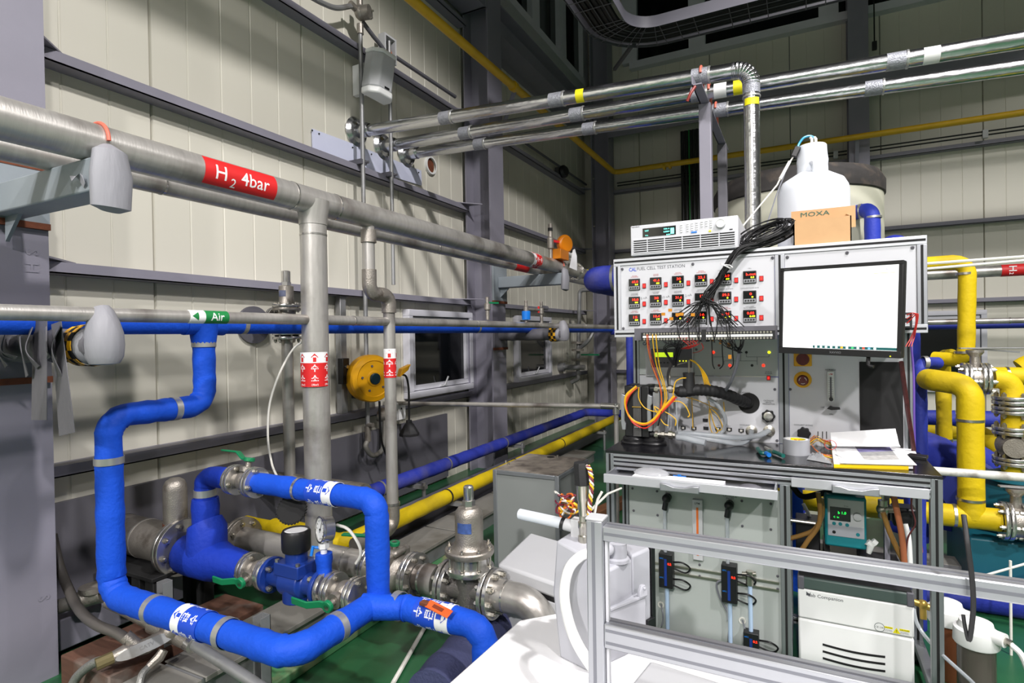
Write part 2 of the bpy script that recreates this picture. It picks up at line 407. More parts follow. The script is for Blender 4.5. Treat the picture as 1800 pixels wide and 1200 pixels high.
def hbeam_y(label, xc, y0, y1, zb, h=.3, w=.26):
    o = thing('steel_beam', label, 'beam', (xc, (y0+y1)/2, zb)); t = .014
    part(o, 'flange', MB().box((xc-w/2, y0, zb), (xc+w/2, y1, zb+t)), M_steel)
    part(o, 'flange', MB().box((xc-w/2, y0, zb+h-t), (xc+w/2, y1, zb+h)), M_steel)
    part(o, 'web', MB().box((xc-.006, y0, zb+t), (xc+.006, y1, zb+h-t)), M_steel); return o
b1 = hbeam_y('grey steel beam running along the top of the wall towards the camera', -2.76, 1.17, 4.745, 4.42)
part(b1, 'end_plate', MB().box((-2.9, 4.72, 4.42), (-2.62, 4.74, 4.75)), M_steel)
for i in range(3): part(b1, 'bolt', MB().cyl((-2.68, 4.72, 4.5+.07*i), (-2.68, 4.695, 4.5+.07*i), .014, n=6), M_bolt)
hbeam_y('grey steel beam spanning from middle column to the corner', -2.76, 5.025, 8.04, 4.3)
o = thing('steel_beam', 'grey steel beam crossing in front of the back wall', 'beam', (0, 8.15, 4.15))
part(o, 'flange', MB().box((-2.46, 8.02, 4.15), (4.5, 8.04, 4.4)), M_steel)
part(o, 'web', MB().box((-2.46, 8.04, 4.268), (4.5, 8.33, 4.28)), M_steel)
# ---------------------------------------------------------------- windows
def window(n, wall, a0, a1, z0, z1, label, latch=True, fr=.055):
    """casement window lying on a wall: frame, sash, pane, latch; wall 'L' runs along Y, 'B' along X"""
    if wall == 'L': P = lambda a, d, z: V((-2.95+d, a, z)); sgn = 1
    else: P = lambda a, d, z: V((a, 8.37-d, z)); sgn = 1
    o = thing('window_%d' % n, label, None, P((a0+a1)/2, 0, z0), kind='structure')
    def rect(b0, b1, y0, y1, w, d0, d1):
        mb = MB()
        for (p, q, r, s) in ((b0, b1, y0, y0+w), (b0, b1, y1-w, y1), (b0, b0+w, y0+w, y1-w), (b1-w, b1, y0+w, y1-w)):
            A, B = P(p, d0, r), P(q, d1, s); mb.box((min(A.x, B.x), min(A.y, B.y), r), (max(A.x, B.x), max(A.y, B.y), s))
        return mb
    part(o, 'window_frame', rect(a0, a1, z0, z1, fr, .0, .07), M_winframe, bev=.004)
    part(o, 'sash', rect(a0+fr+.006, a1-fr-.006, z0+fr+.006, z1-fr-.006, fr*.8, .012, .05), M_winframe, bev=.003)
    A, B = P(a0+fr, .01, z0+fr), P(a1-fr, .022, z1-fr)
    part(o, 'pane', MB().box((min(A.x, B.x), min(A.y, B.y), z0+fr), (max(A.x, B.x), max(A.y, B.y), z1-fr)), M_darkgl)
    if latch:
        m = (a0+a1)/2; A, B = P(m-.05, .05, z0+fr+.012), P(m+.05, .065, z0+fr+.03)
        mb = MB().box((min(A.x, B.x), min(A.y, B.y), A.z), (max(A.x, B.x), max(A.y, B.y), B.z))
        mb.bar(P(m, .07, z0+fr+.02), P(m+.015, .1, z0+fr+.1), .012, .01, (0, 1, 0) if wall == 'L' else (1, 0, 0))
        part(o, 'latch', mb, M_lightgrey)
    return o
M_winframe = mat('window_frame_white', (206, 206, 214), .4, var=.03)
def wy(px, py=600): return at(px, py, X=-2.92).y
window(1, 'L', wy(713), wy(713)+1.02, at(740, 697, X=-2.92).z, 1.54, 'pvc window with dark pane left of the middle column')
window(2, 'L', wy(906), wy(906)+.98, at(930, 668, X=-2.92).z, 1.54, 'smaller looking pvc window right of the middle column')
window(3, 'B', at(1560, 600, Y=8.32).x, at(1735, 600, Y=8.32).x, at(1700, 690, Y=8.32).z, at(1700, 545, Y=8.32).z, 'pvc window with dark pane behind the yellow pipes', latch=False)
def clerestory(n, wall, a0, a1, z0, z1, cuts, label):
    P = (lambda a, d, z: V((-2.95+d, a, z))) if wall == 'L' else (lambda a, d, z: V((a, 8.37-d, z)))
    o = thing('window_%d' % n, label, None, P((a0+a1)/2, 0, z0), kind='structure')
    def bx(p, q, r, s, d0, d1):
        A, B = P(p, d0, r), P(q, d1, s); return MB().box((min(A.x, B.x), min(A.y, B.y), r), (max(A.x, B.x), max(A.y, B.y), s))
    part(o, 'window_frame', bx(a0, a1, z0, z0+.1, 0, .12), M_winframe)
    part(o, 'window_frame', bx(a0, a1, z1-.1, z1, 0, .12), M_winframe)
    cs = [a0]+cuts+[a1]
    for c in cs: part(o, 'mullion', bx(c-.11, c+.11, z0+.1, z1-.1, 0, .1), M_winframe)
    for p, q in zip(cs, cs[1:]): part(o, 'pane', bx(p+.11, q-.11, z0+.1, z1-.1, .01, .03), M_darkgl)
    return o
clerestory(4, 'B', -2.2, 4.4, 5.18, 7.2, [-1.25, .35, 1.15, 2.3], 'long dark high window in the back wall')
clerestory(5, 'L', 5.6, 8.2, 5.0, 7.2, [6.4, 7.3], 'dark high window in the left wall above the middle column')
# ================================================================ pipework along the left wall
TOCAM = lambda p: (CAM_POS-V(p))
def bolts(fl, c, ax, rb, n, ln=.05, r=.011, ph=.2):
    x, y, a = basis(ax); c = V(c); first = None
    for k in range(n):
        t = ph+2*PI*k/n; p = c+(x*math.cos(t)+y*math.sin(t))*rb
        if first is None:
            mb = MB().cyl(p-a*ln/2, p+a*ln/2, r*.55, n=8); mb.cyl(p-a*ln*.42, p-a*ln*.18, r, n=6); mb.cyl(p+a*ln*.18, p+a*ln*.42, r, n=6)
            first = part(fl, 'bolt', mb, M_bolt); p_0 = p
        else: reuse(first, fl, p-p_0)
def flange_pair(o, p, ax, r, t=.018, gap=.004, nb=8, m=None, ln=None, br=.010, second=True):
    p, a = V(p), V(ax).normalized(); m = m or M_inox2
    f1 = part(o, 'flange', MB().flange(p-a*(t+gap/2), a, r, t), m)
    if second: part(o, 'flange', MB().flange(p+a*gap/2, a, r, t), m)
    part(o, 'gasket', MB().cyl(p-a*gap/2, p+a*gap/2, r*.8), M_blackm)
    bolts(f1, p, a, r*.78, nb, ln or (2*t+gap+.04), br)
def band(o, p, ax, r, w=.022, t=.002, m=None, label=None):
    return part(o, 'band', MB().ring(p, ax, r, w, t), m or M_band)
def flow_label(o, p, ax, r, hw, hc, m, marr, text, sub=None, step=1.05, k0=-1, k1=1, ref=None):
    """printed wrap: white band with arrows on top, coloured band with text below; 'top' points along ax"""
    p, a = V(p), V(ax).normalized(); ref = ref or TOCAM(p); w = (k1-k0+1)*step
    part(o, 'sticker', MB().patch(p, a, ref, r+.0008, -PI, PI, 0, hc, 40), m)
    part(o, 'sticker', MB().patch(p, a, ref, r+.0008, -PI, PI, hc, hc+hw, 40), M_wht)
    x0 = V(ref); x0 = (x0-a*x0.dot(a)).normalized(); tx = MB()
    for k in range(k0, k1+1):
        rk = Matrix.Rotation(step*k, 3, a) @ x0
        n = len(text)
        for i, ch in enumerate(text):
            sz = hc*.8/n*(.8 if sub else 1.0); round_text(ch, p+a*(hc*(1-(i+.55)/n*(.86 if sub else 1))), a, rk, r, sz*1.05, .02, True, tx)
        if sub: round_text(sub, p+a*hc*.09, a, rk, r, hc*.11, .01, True, tx)
        y0 = a.cross(rk)
        def q(u, v): t = u/r; return p+a*(hc+hw*v)+(rk*math.cos(t)+y0*math.sin(t))*(r+.0032)
        s = hw*.34
        part(o, 'marking', MB().add([q(-s*.42, .1), q(s*.42, .1), q(s*.42, .52), q(s, .52), q(0, .9), q(-s, .52), q(-s*.42, .52)], [(0, 1, 2, 6), (3, 4, 5), (2, 3, 5, 6)], True), marr)
    part(o, 'lettering', tx, M_wht)
# ---- hydrogen main
HX, HZ, HR = -2.0, 1.937, .061; HY = 1.93
o = thing('hydrogen_pipe', 'thick stainless hydrogen pipe with red sign, running along the wall and dropping to the floor', 'pipe', (HX, HY, 0))
part(o, 'main_pipe', MB().tube([(HX, y, HZ) for y in (-1.5, 0, 1, 2, 3, 4, 5, 5.35)], HR, 28), M_inox)
part(o, 'far_pipe', MB().tube([(HX, 5.36, HZ), (HX, 8.0, HZ)], .052, 20), M_inox)
part(o, 'drop_pipe', MB().tube([(HX, HY, HZ), (HX, HY, 1.5), (HX, HY, .3)], .06, 28), M_inox)
part(o, 'tee', MB().tube([(HX, HY, HZ), (HX, HY, HZ-.045), (HX, HY, HZ-.075), (HX, HY, HZ-.11)], [.075, .07, .064, .0625], 28), M_inox)
for y in (HY-.13, HY+.13): part(o, 'weld', MB().ring((HX, y, HZ), (0, 1, 0), HR, .008, .002), M_inox2)
part(o, 'weld', MB().ring((HX, HY, HZ-.155), (0, 0, 1), .06, .008, .0018), M_inox2)
ya, yb = at(354, 300, X=HX+HR*.6).y, at(480, 330, X=HX+HR*.6).y; ym = (ya+yb)/2
ref = TOCAM((HX, ym, HZ)).normalized()+V((0, 0, .18))
part(o, 'sticker', MB().patch((HX, 0, HZ), (0, 1, 0), ref, HR+.0006, -.95, .85, ya, yb, 30), M_red)
mb = round_text('H', (HX, ya+.065, HZ), (0, 1, 0), ref, HR, .075, .004)
round_text('2', (HX, ya+.118, HZ-.0), (0, 1, 0), ref+V((0, 0, -.4)), HR, .05, .003, mb=mb)
round_text('4bar', (HX, yb-.105, HZ), (0, 1, 0), ref, HR, .072, .005, mb=mb)
part(o, 'lettering', mb, M_wht)
flow_label(o, at(554, 678, X=HX)-V((0, 0, 0)), (0, 0, 1), .06, .048, .108, M_red, M_red, '수소', '(4bar)', 1.0, ref=TOCAM((HX, HY, 1.2)))
y2 = at(938, 452, X=HX).y
flow_label(o, (HX, y2+.05, HZ), (0, -1, 0), HR, .05, .11, M_red, M_red, '수소', None, 1.0, ref=(1, -.5, 0))
flange_pair(o, (HX, 5.36, HZ), (0, 1, 0), .088, .014, nb=6)
part(o, 'sticker', MB().patch((HX, 0, HZ), (0, 1, 0), (1, -1, .2), .053, -.9, .9, 5.62, 5.95, 20), M_ystick)
mb = round_text('LN2', (HX, 5.75, HZ), (0, 1, 0), (1, -1, .2), .053, .05, .01); part(o, 'lettering', mb, M_blackm)
# second pipe on the same brackets, behind
o = thing('hydrogen_return_pipe', 'thinner stainless pipe running close behind and below the red labelled pipe', 'pipe', (-2.19, 3, 1.9))
part(o, 'pipe', MB().tube([(-2.19, y, 1.907) for y in (-1.5, 1, 3, 5, 8.0)], .038, 20), M_inox)
part(o, 'sticker', MB().patch((-2.19, 0, 1.907), (0, 1, 0), (1, -1, 0), .0385, -1.5, 1.5, 4.35, 4.6, 20), M_red)
for y in (1.35, 3.2): part(o, 'weld', MB().ring((-2.19, y, 1.907), (0, 1, 0), .038, .008, .0018), M_inox2)
# small vent branch from the main
vx, vy = HX, at(648, 430, X=HX).y
v2 = at(684, 560, X=HX).y
o = thing('vent_pipe', 'slim stainless branch pipe with two elbows and red arrow sign beside the cord reel', 'pipe', (HX, vy, 0))
part(o, 'riser', MB().tube([(vx, vy, HZ-.05), (vx, vy, 1.62)], .031, 18), M_inox)
part(o, 'socket', MB().cyl((vx, vy, 1.80), (vx, vy, 1.865), .040), M_cast)
part(o, 'elbow', MB().tube(fillet([(vx, vy, 1.66), (vx, vy, 1.535), (vx, vy+.09, 1.535)], .05, 8), .038, 18), M_cast)
part(o, 'elbow', MB().tube(fillet([(vx, vy+.07, 1.535), (vx, v2, 1.535), (vx, v2, 1.44)], .05, 8), .039, 18), M_cast)
part(o, 'pipe', MB().tube([(vx, v2, 1.46), (vx, v2, .36)], .032, 18), M_inox)
part(o, 'elbow', MB().tube(fillet([(vx, v2, .40), (vx, v2, .27), (vx, v2-.3, .27)], .06, 8), .038, 18), M_cast)
part(o, 'weld', MB().ring((vx, v2, .40), (0, 0, 1), .036, .014, .004), M_inox2)
flow_label(o, (vx, v2, at(686, 663, X=HX).z), (0, 0, 1), .032, .052, .104, M_red, M_red, '수소', None, 1.5, ref=V((.7, -1, 0)))
# ---- compressed air pipe and blue main behind it
AZ = 1.392
o = thing('air_pipe', 'slim stainless compressed air pipe with green arrow sign, running the length of the wall', 'pipe', (-2.0, 2, AZ))
part(o, 'pipe', MB().tube([(-2.0, y, AZ) for y in (-1.5, 0, 2, 4, 8.0)], .0235, 18), M_inox)
for y in (2.18, 3.4, 4.42, 5.6, 6.6): part(o, 'weld', MB().ring((-2.0, y, AZ), (0, 1, 0), .0235, .007, .0016), M_inox2)
ya, yg, yb = at(334, 557, X=-1.98).y, at(361, 557, X=-1.98).y, at(402, 557, X=-1.98).y; ref = V((1, -.62, 0))
part(o, 'sticker', MB().patch((-2.0, 0, AZ), (0, 1, 0), ref, .0242, -1.35, 1.35, ya, yg, 20), M_wht)
part(o, 'sticker', MB().patch((-2.0, 0, AZ), (0, 1, 0), ref, .0242, -1.35, 1.35, yg, yb, 20), M_grn)
part(o, 'lettering', round_text('Air', (-2.0, (yg+yb)/2, AZ), (0, 1, 0), ref, .0235, .042, .008), M_wht)
part(o, 'marking', round_text('◀', (-2.0, ya+.02, AZ), (0, 1, 0), ref, .0235, .034, .0).add([V((-2.0, ya+l, AZ))+(V(ref).normalized()*math.cos(t)+V((0, 0, 1))*math.sin(t))*.026 for l in (.025, yg-ya-.006) for t in (-.3, .3)], [(0, 1, 3, 2)]), M_grn)
BX, BZ, BR = -2.3, 1.375, .043
tyy = at(358, 590, X=BX).y
o = thing('blue_water_main', 'long blue wrapped water pipe hidden behind the air pipe', 'pipe', (BX, 3, BZ))
part(o, 'pipe', MB().tube(dense([V((BX, -1.5, BZ)), V((BX, 8.0, BZ))], .06), BR, 18), M_blue)
for y in (at(425, 562, X=BX).y, 3.9): band(o, (BX, y, BZ), (0, 1, 0), BR)
# ---- blue loop
lz = .362; ylow = 1.20; ymet = 1.585; xr = -1.36
zmid = at(290, 720, X=BX).z; ztop = at(640, 876, Y=ymet).z
o = thing('blue_water_pipe', 'bright blue wrapped pipe looping down from the main to the floor valves', 'pipe', (BX, tyy, 0))
def seg(name, pts, r, rad): return part(o, name, wrapped(pts, r, rad), M_blue)
seg('drop_pipe', [(BX, tyy, BZ-.02), (BX, tyy, zmid), (BX, ylow, zmid), (BX, ylow, lz), (xr, ylow, lz), (xr, ymet-.02, lz)], .0455, .075)
seg('riser', [(xr, ymet, lz-.01), (xr, ymet, ztop), (at(431, 841, Y=ymet).x+.07, ymet, ztop)], .042, .055)
seg('branch_pipe', [(xr-.02, ymet-.06, lz), (xr+.12, ymet, lz), (-.92, ymet, lz), (-.92, ymet, .1)], .043, .07)
part(o, 'tee', MB().sphere((xr, ymet, lz-.01), .052, 16, (1, 1.1, 1)), M_blue)
part(o, 'tee', wrapped([(BX, tyy-.09, BZ), (BX, tyy+.09, BZ)], .047, .01), M_blue)
part(o, 'tee', MB().tube([(BX, tyy, BZ), (BX, tyy, BZ-.07), (BX, tyy, BZ-.1)], [.06, .05, .046], 18), M_blue)
for p, a in (((BX, tyy, at(368, 604, X=BX).z), (0, 0, 1)), ((BX, at(306, 722, X=BX).y, zmid), (0, 1, 0)), ((BX, ylow, at(185, 810, X=BX).z), (0, 0, 1)),
             ((at(272, 1066, Y=ylow).x, ylow, lz), (1, 0, 0)), ((at(398, 1112, Y=ylow).x, ylow, lz), (1, 0, 0)), ((xr, at(592, 1115, X=xr).y, lz), (0, 1, 0)),
             ((at(700, 1070, Y=ymet).x, ymet, lz), (1, 0, 0))):
    band(o, p, a, .0465, .026)
band(o, (at(527, 860, Y=ymet).x, ymet, ztop), (1, 0, 0), .043, .012, m=M_inox2)
flow_label(o, (at(365, 1095, Y=ylow).x, ylow, lz), (-1, 0, 0), .0465, .042, .085, M_signblue, M_signblue, '급수', None, 1.3, ref=V((.1, -1, 1.0)))
flow_label(o, (at(550, 868, Y=ymet).x, ymet, ztop), (1, 0, 0), .0435, .045, .085, M_signblue, M_signblue, '급수', None, 1.3, ref=V((.2, -1, .6)))
flow_label(o, (at(738, 1083, Y=ymet).x, ymet, lz), (1, 0, 0), .0445, .05, .09, M_signblue, M_signblue, '급수', None, 1.3, ref=V((.5, -1, .5)))
# ---- valves
def ball_valve(label, p, ax, fr, half, hdir, up, hlen=.19, group=None, hm=None, body_r=None, nb=4):
    p, a, up, hd = V(p), V(ax).normalized(), V(up).normalized(), V(hdir).normalized(); br = body_r or fr*.62
    o = thing('ball_valve', label, 'valve', p, group)
    part(o, 'body', MB().lathe([(br*.75, -half), (br*.75, -half*.6), (br, -half*.35), (br*1.1, 0), (br, half*.35), (br*.75, half*.6), (br*.75, half)], p, a, 24), M_cast)
    for s in (-1, 1):
        f = part(o, 'flange', MB().flange(p+a*(s*half-.008), a, fr, .016), M_inox2); bolts(f, p+a*(s*half+s*.012), a, fr*.78, nb, .06, .010)
        part(o, 'flange', MB().flange(p+a*(s*(half+.019)-.008), a, fr, .016), M_inox2)
    h0 = p+up*br; h1 = h0+up*.045
    part(o, 'stem', MB().cyl(h0-up*.02, h1+up*.012, .012, n=12).cyl(h0, h0+up*.02, .03, n=16), M_cast)
    n = hd.cross(up)
    pts = [h1-hd*.02, h1+hd*.035, h1+hd*.075+up*.025, h1+hd*hlen+up*.025]
    mb = MB().strip([q-n*.013 for q in pts], [q+n*.013 for q in pts], up*.008); mb.cyl(h1-up*.004, h1+up*.012, .022, n=16)
    part(o, 'handle', mb, hm or M_handle, bev=.002); return o
vxA = at(431, 841, Y=ymet).x
ball_valve('flanged ball valve with long green lever on the raised blue pipe', (vxA, ymet, ztop), (1, 0, 0), .062, .048, (-1, 0, 0), (0, .25, 1), .17)
vxB = at(456, 990, Y=ymet).x
ball_valve('flanged ball valve with green lever between blue wrapped tee and flow meter', (vxB, ymet, lz), (1, 0, 0), .066, .042, (-1, 0, .05), (0, -1, -.15), .13)
vxC = at(607, 1042, Y=ymet).x
ball_valve('flanged ball valve with green lever at the foot of the blue riser', (vxC, ymet, lz), (1, 0, 0), .066, .045, (-1, 0, .05), (0, -1, -.15), .15)
o = thing('blue_elbow_pipe', 'dark blue wrapped elbow and thick tee joining the grey wall pipe to the valves', 'pipe', (at(362, 930, Y=ymet).x, ymet, 0))
ex = at(362, 930, Y=ymet).x
part(o, 'elbow', wrapped([(vxA-.07, ymet, ztop), (ex, ymet, ztop), (ex, ymet, ztop-.14)], .042, .055), M_bluedeep)
part(o, 'body', wrapped([(ex, ymet, ztop-.1), (ex, ymet, ztop-.17), (ex, ymet, lz+.05)], .05, .01, .03, .008).tube([(ex+.0, ymet, ztop-.2), (ex+.01, ymet, lz+.14), (ex, ymet, lz)], [.066, .078, .085], 20).tube([(ex-.13, ymet, lz), (ex-.05, ymet, lz), (ex+.06, ymet, lz), (ex+.12, ymet, lz), (vxB-.075, ymet, lz)], [.085, .09, .088, .072, .06], 20), M_bluedeep)
band(o, (ex, ymet, ztop-.075), (0, 0, 1), .043, .03)
# grey stub pipe from the wall
o = thing('wall_stub_pipe', 'wide dusty stainless pipe coming out of the wall with capped vertical stub', 'pipe', (-2.7, ymet, .39))
zst = .385; sx = at(313, 925, Y=ymet).x
part(o, 'pipe', MB().tube([(-2.95, ymet, zst), (-2.8, ymet, zst), (sx, ymet, zst)], .088, 28), M_cast)
part(o, 'weld', MB().ring((-2.74, ymet, zst), (1, 0, 0), .088, .01, .002), M_inox)
part(o, 'collar', MB().lathe([(.105, 0), (.12, .015), (.09, .03)], (-2.95, ymet, zst), (1, 0, 0)), M_cream)
kx = at(308, 880, Y=ymet).x
part(o, 'capped_stub', MB().lathe([(.049, 0), (.049, .2), (.047, .222), (.038, .242), (.02, .254), (.0, .257)], (kx, ymet, zst+.05), (0, 0, 1), 24), M_cast)
part(o, 'rust_ring', MB().ring((kx, ymet, zst+.095), (0, 0, 1), .0495, .022, .002), M_rust)
flange_pair(o, (sx+.02, ymet, zst), (1, 0, 0), .125, .02, nb=8, br=.012)
# ---- flow meter and gauge
o = thing('flow_meter', 'dark blue water meter with black dial head and open black lid', 'meter', (at(522, 1015, Y=ymet).x, ymet, lz)); mx = ROOT[o.name].x
part(o, 'body', MB().lathe([(.04, -.13), (.042, -.06), (.06, -.05), (.06, .05), (.042, .06), (.04, .13)], (mx, ymet, lz), (1, 0, 0)).cyl((mx, ymet, lz-.075), (mx, ymet, lz+.02), .055).cbox((mx, ymet, lz+.055), (.13, .11, .05)), (M_bluem := mat('meter_blue', (24, 52, 128), .35, var=.06)), bev=.004)
part(o, 'neck', MB().cyl((mx, ymet, lz+.07), (mx, ymet, lz+.125), .042), M_bluem)
part(o, 'head', MB().lathe([(.052, 0), (.055, .01), (.055, .07), (.05, .08), (.044, .08), (.044, .074)], (mx, ymet, lz+.12), (0, 0, 1), 36), M_black)
part(o, 'dial', MB().cyl((mx, ymet, lz+.192), (mx, ymet, lz+.195), .044), M_wht)
d = TOCAM((mx, ymet, lz)).normalized(); hinge = V((mx-.035, ymet+.02, lz+.2))
tilt = V((.35, -.6, .35)).normalized()
mb = MB().cyl(hinge+V((-.02, .01, .062))-tilt*.006, hinge+V((-.02, .01, .062))+tilt*.006, .056, n=40)
x, y, _ = basis(tilt)
for k in range(30):
    t = 2*PI*k/30; q = hinge+V((-.02, .01, .062))+(x*math.cos(t)+y*math.sin(t))*.056; mb.cyl(q-tilt*.006, q+tilt*.006, .004, n=6)
part(o, 'lid', mb, M_blackm)
for s in (-1, 1):
    f = part(o, 'flange', MB().flange((mx+s*.135-.009, ymet, lz), (1, 0, 0), .07, .018), M_bluem); bolts(f, (mx+s*.13, ymet, lz), (1, 0, 0), .053, 4, .06, .011, .78)
    part(o, 'flange', MB().flange((mx+s*.157-.009, ymet, lz), (1, 0, 0), .068, .018), M_inox2)
for dx, dy in ((-.055, -.045), (.055, -.045), (.055, .045), (-.055, .045)): part(o, 'bolt', MB().cyl((mx+dx, ymet+dy, lz+.08), (mx+dx, ymet+dy, lz+.09), .009, n=6), M_bolt)
gx = at(570, 1005, Y=ymet).x
o = thing('pressure_gauge', 'round steel pressure gauge on blue wrapped stub beside the water meter', 'gauge', (gx, ymet, lz))
part(o, 'stub', wrapped([(gx, ymet, lz), (gx, ymet, lz+.13)], .029, .01, .02, .004), M_blue)
part(o, 'stub', wrapped([(gx-.045, ymet, lz), (gx+.035, ymet, lz)], .04, .01, .02, .004), M_bluedeep)
gc = at(567, 930, Y=ymet); gdir = V((-.42, -.86, .08)).normalized()
part(o, 'neck', MB().cyl((gx, ymet, lz+.12), (gx, ymet, gc.z-.04), .012).cyl((gx, ymet, lz+.15), (gx, ymet, lz+.17), .02, n=6), M_hosew)
part(o, 'case', MB().lathe([(.02, -.036), (.046, -.034), (.046, .0), (.050, .004), (.050, .012), (.043, .012), (.043, .006)], gc, gdir, 36), M_inox2)
part(o, 'dial', MB().cyl(gc+gdir*.005, gc+gdir*.008, .043, n=36), M_wht)
gx_, gy_, _ = basis(gdir); mb = MB()
for k in range(11):
    t = -.75+k*.47; q = gy_*math.cos(t-.9)+gx_*math.sin(t-.9); mb.bar(gc+gdir*.009+q*.031, gc+gdir*.009+q*.038, .002, .001, gdir)
mb.bar(gc+gdir*.0095-gy_*.012-gx_*.004, gc+gdir*.0095+gy_*.03+gx_*.012, .0024, .001, gdir); mb.cyl(gc+gdir*.008, gc+gdir*.012, .004, n=10)
part(o, 'needle', mb, M_blackm)
part(o, 'valve_lever', MB().tube([(gx-.01, ymet, lz+.15), (gx-.035, ymet-.01, lz+.15), (gx-.04, ymet-.015, lz+.155), (gx-.045, ymet-.02, lz+.12)], .006, 8), mat('lever_blue', (28, 120, 210), .4))
# ---- hydrogen floor line: Y = HY, z = .3
zl = .3
o = thing('hydrogen_floor_pipe', 'grey stainless flanged pipe running across the floor into the regulator', 'pipe', (-1.8, HY, zl))
fxA = at(425, 918, Y=HY).x; vxH = at(690, 975, Y=HY).x; rx = at(826, 1010, Y=HY).x
part(o, 'pipe', MB().tube([(fxA, HY, zl), (vxH-.1, HY, zl)], .06, 26), M_inox)
part(o, 'elbow_weld', MB().ring((at(612, 950, Y=HY).x, HY, zl), (1, 0, 0), .06, .008, .002), M_inox2)
flange_pair(o, (fxA, HY, zl), (1, 0, 0), .108, .018, nb=8, m=M_cast, br=.011)
part(o, 'pipe', MB().tube([(-2.95, HY, zl), (fxA-.1, HY, zl)], .06, 20), M_cast)
part(o, 'pipe', MB().lathe([(.052, 0), (.052, .03), (.062, .045), (.062, .1)], (vxH+.13, HY, zl), (1, 0, 0)), M_inox)
part(o, 'weld', MB().ring((vxH+.165, HY, zl), (1, 0, 0), .056, .01, .003), M_inox2)
ex2 = at(955, 1050, Y=HY).x
part(o, 'elbow', MB().tube(fillet([(rx+.1, HY, zl), (ex2, HY, zl), (ex2, HY, .05)], .11, 12), .058, 26), M_inox)
part(o, 'weld', MB().ring((rx+.165, HY, zl), (1, 0, 0), .058, .008, .002), M_inox2)
v = ball_valve('large cast ball valve with green lever in the grey floor pipe', (vxH, HY, zl), (1, 0, 0), .098, .1, (-.95, -.3, .02), (.1, 0, 1), .24, body_r=.075, nb=8)
part(v, 'cap', MB().cbox((vxH+.0, HY, zl+.09), (.1, .08, .03)).cbox((vxH+.02, HY, zl), (.03, .17, .19)), M_cast, bev=.012)
# ---- regulator
o = thing('pressure_regulator', 'stainless pressure regulator with tall bell housing on the floor pipe', 'regulator', (rx, HY, zl))
part(o, 'body', MB().lathe([(.048, -.105), (.052, -.095), (.052, .0), (.06, .06), (.085, .075)], (rx, HY, zl), (0, 0, 1)).lathe([(.05, -.09), (.045, -.04), (.05, 0), (.045, .04), (.05, .09)], (rx, HY, zl), (1, 0, 0)), mat('grey_cast', (118, 114, 110), .5, .6, bump=.2, bscale=160))
part(o, 'ring', MB().lathe([(.06, .07), (.094, .072), (.097, .078), (.097, .092), (.078, .095)], (rx, HY, zl), (0, 0, 1), 36), M_inox2)
part(o, 'spacer', MB().cyl((rx, HY, zl+.095), (rx, HY, zl+.14), .078, n=36), M_inox2)
u = part(o, 'ring', MB().lathe([(.078, .14), (.095, .14), (.098, .145), (.098, .16), (.094, .165), (.05, .168)], (rx, HY, zl), (0, 0, 1), 36), M_cast)
bolts(u, (rx, HY, zl+.12), (0, 0, 1), .085, 8, .12, .009)
part(o, 'bell', MB().lathe([(.068, .165), (.06, .175), (.056, .19), (.056, .29), (.053, .31), (.042, .325), (.024, .33)], (rx, HY, zl), (0, 0, 1), 32), M_cast)
part(o, 'nut', MB().cyl((rx, HY, zl+.328), (rx, HY, zl+.352), .026, n=6), M_inox2)
part(o, 'cap', MB().lathe([(.018, .35), (.02, .355), (.02, .405), (.016, .41), (.0, .411)], (rx, HY, zl), (0, 0, 1)), M_inox2)
rr = TOCAM((rx, HY, zl)); part(o, 'name_plate', MB().patch((rx, HY, 0), (0, 0, 1), rr, .0565, -.9, .15, zl+.235, zl+.275, 12), mat('plate_blue', (60, 84, 140), .5, var=.3, scale=60))
part(o, 'lettering', round_text('PN 10', (rx, HY, zl-.02), (0, 0, 1), rr, .052, .02, .004, True), M_cast)
part(o, 'lettering', round_text('CF8M', (rx, HY, zl-.05), (0, 0, 1), rr, .052, .02, .004, True), M_cast)
for s in (-1, 1): flange_pair(o, (rx+s*.1, HY, zl), (1, 0, 0), .096, .017, .006, nb=8, br=.012)
# ---- relief valve by the wall
ry = at(443, 550, X=-2.95).y; rvx = at(503, 510, Y=ry).x; zf = at(503, 590, Y=ry).z
o = thing('relief_valve', 'stainless relief valve standing above the air pipe by the wall', 'valve', (rvx, ry, zf))
zt = at(503, 476, Y=ry).z; h = zt-zf
part(o, 'body', MB().lathe([(.05, .0), (.05, .12), (.075, .125)], (rvx, ry, zf+.03), (0, 0, 1)), M_cast)
f = part(o, 'flange', MB().flange((rvx, ry, zf+.165), (0, 0, 1), .078, .016), M_inox2); bolts(f, (rvx, ry, zf+.165), (0, 0, 1), .064, 8, .06, .008)
part(o, 'flange', MB().flange((rvx, ry, zf+.145), (0, 0, 1), .078, .016), M_cast)
part(o, 'bonnet', MB().lathe([(.05, .18), (.043, .2), (.041, .215), (.041, .285), (.034, .29)], (rvx, ry, zf), (0, 0, 1)), M_cast)
part(o, 'nut', MB().cyl((rvx, ry, zf+.285), (rvx, ry, zf+.31), .029, n=6), M_inox2)
part(o, 'cap', MB().lathe([(.025, .31), (.025, h-.003), (.022, h), (0, h)], (rvx, ry, zf), (0, 0, 1)), M_inox2)
part(o, 'name_plate', MB().patch((rvx, ry, 0), (0, 0, 1), (.3, -1, 0), .0415, -.6, .5, zf+.225, zf+.26, 10), mat('plate_grey', (90, 96, 120), .5, var=.3, scale=60))
flange_pair(o, (rvx, ry, zf+.0), (0, 0, 1), .08, .016, .01, nb=6, br=.010)
zo = zf+.1
flange_pair(o, (rvx-.09, ry, zo), (1, 0, 0), .07, .015, nb=4)
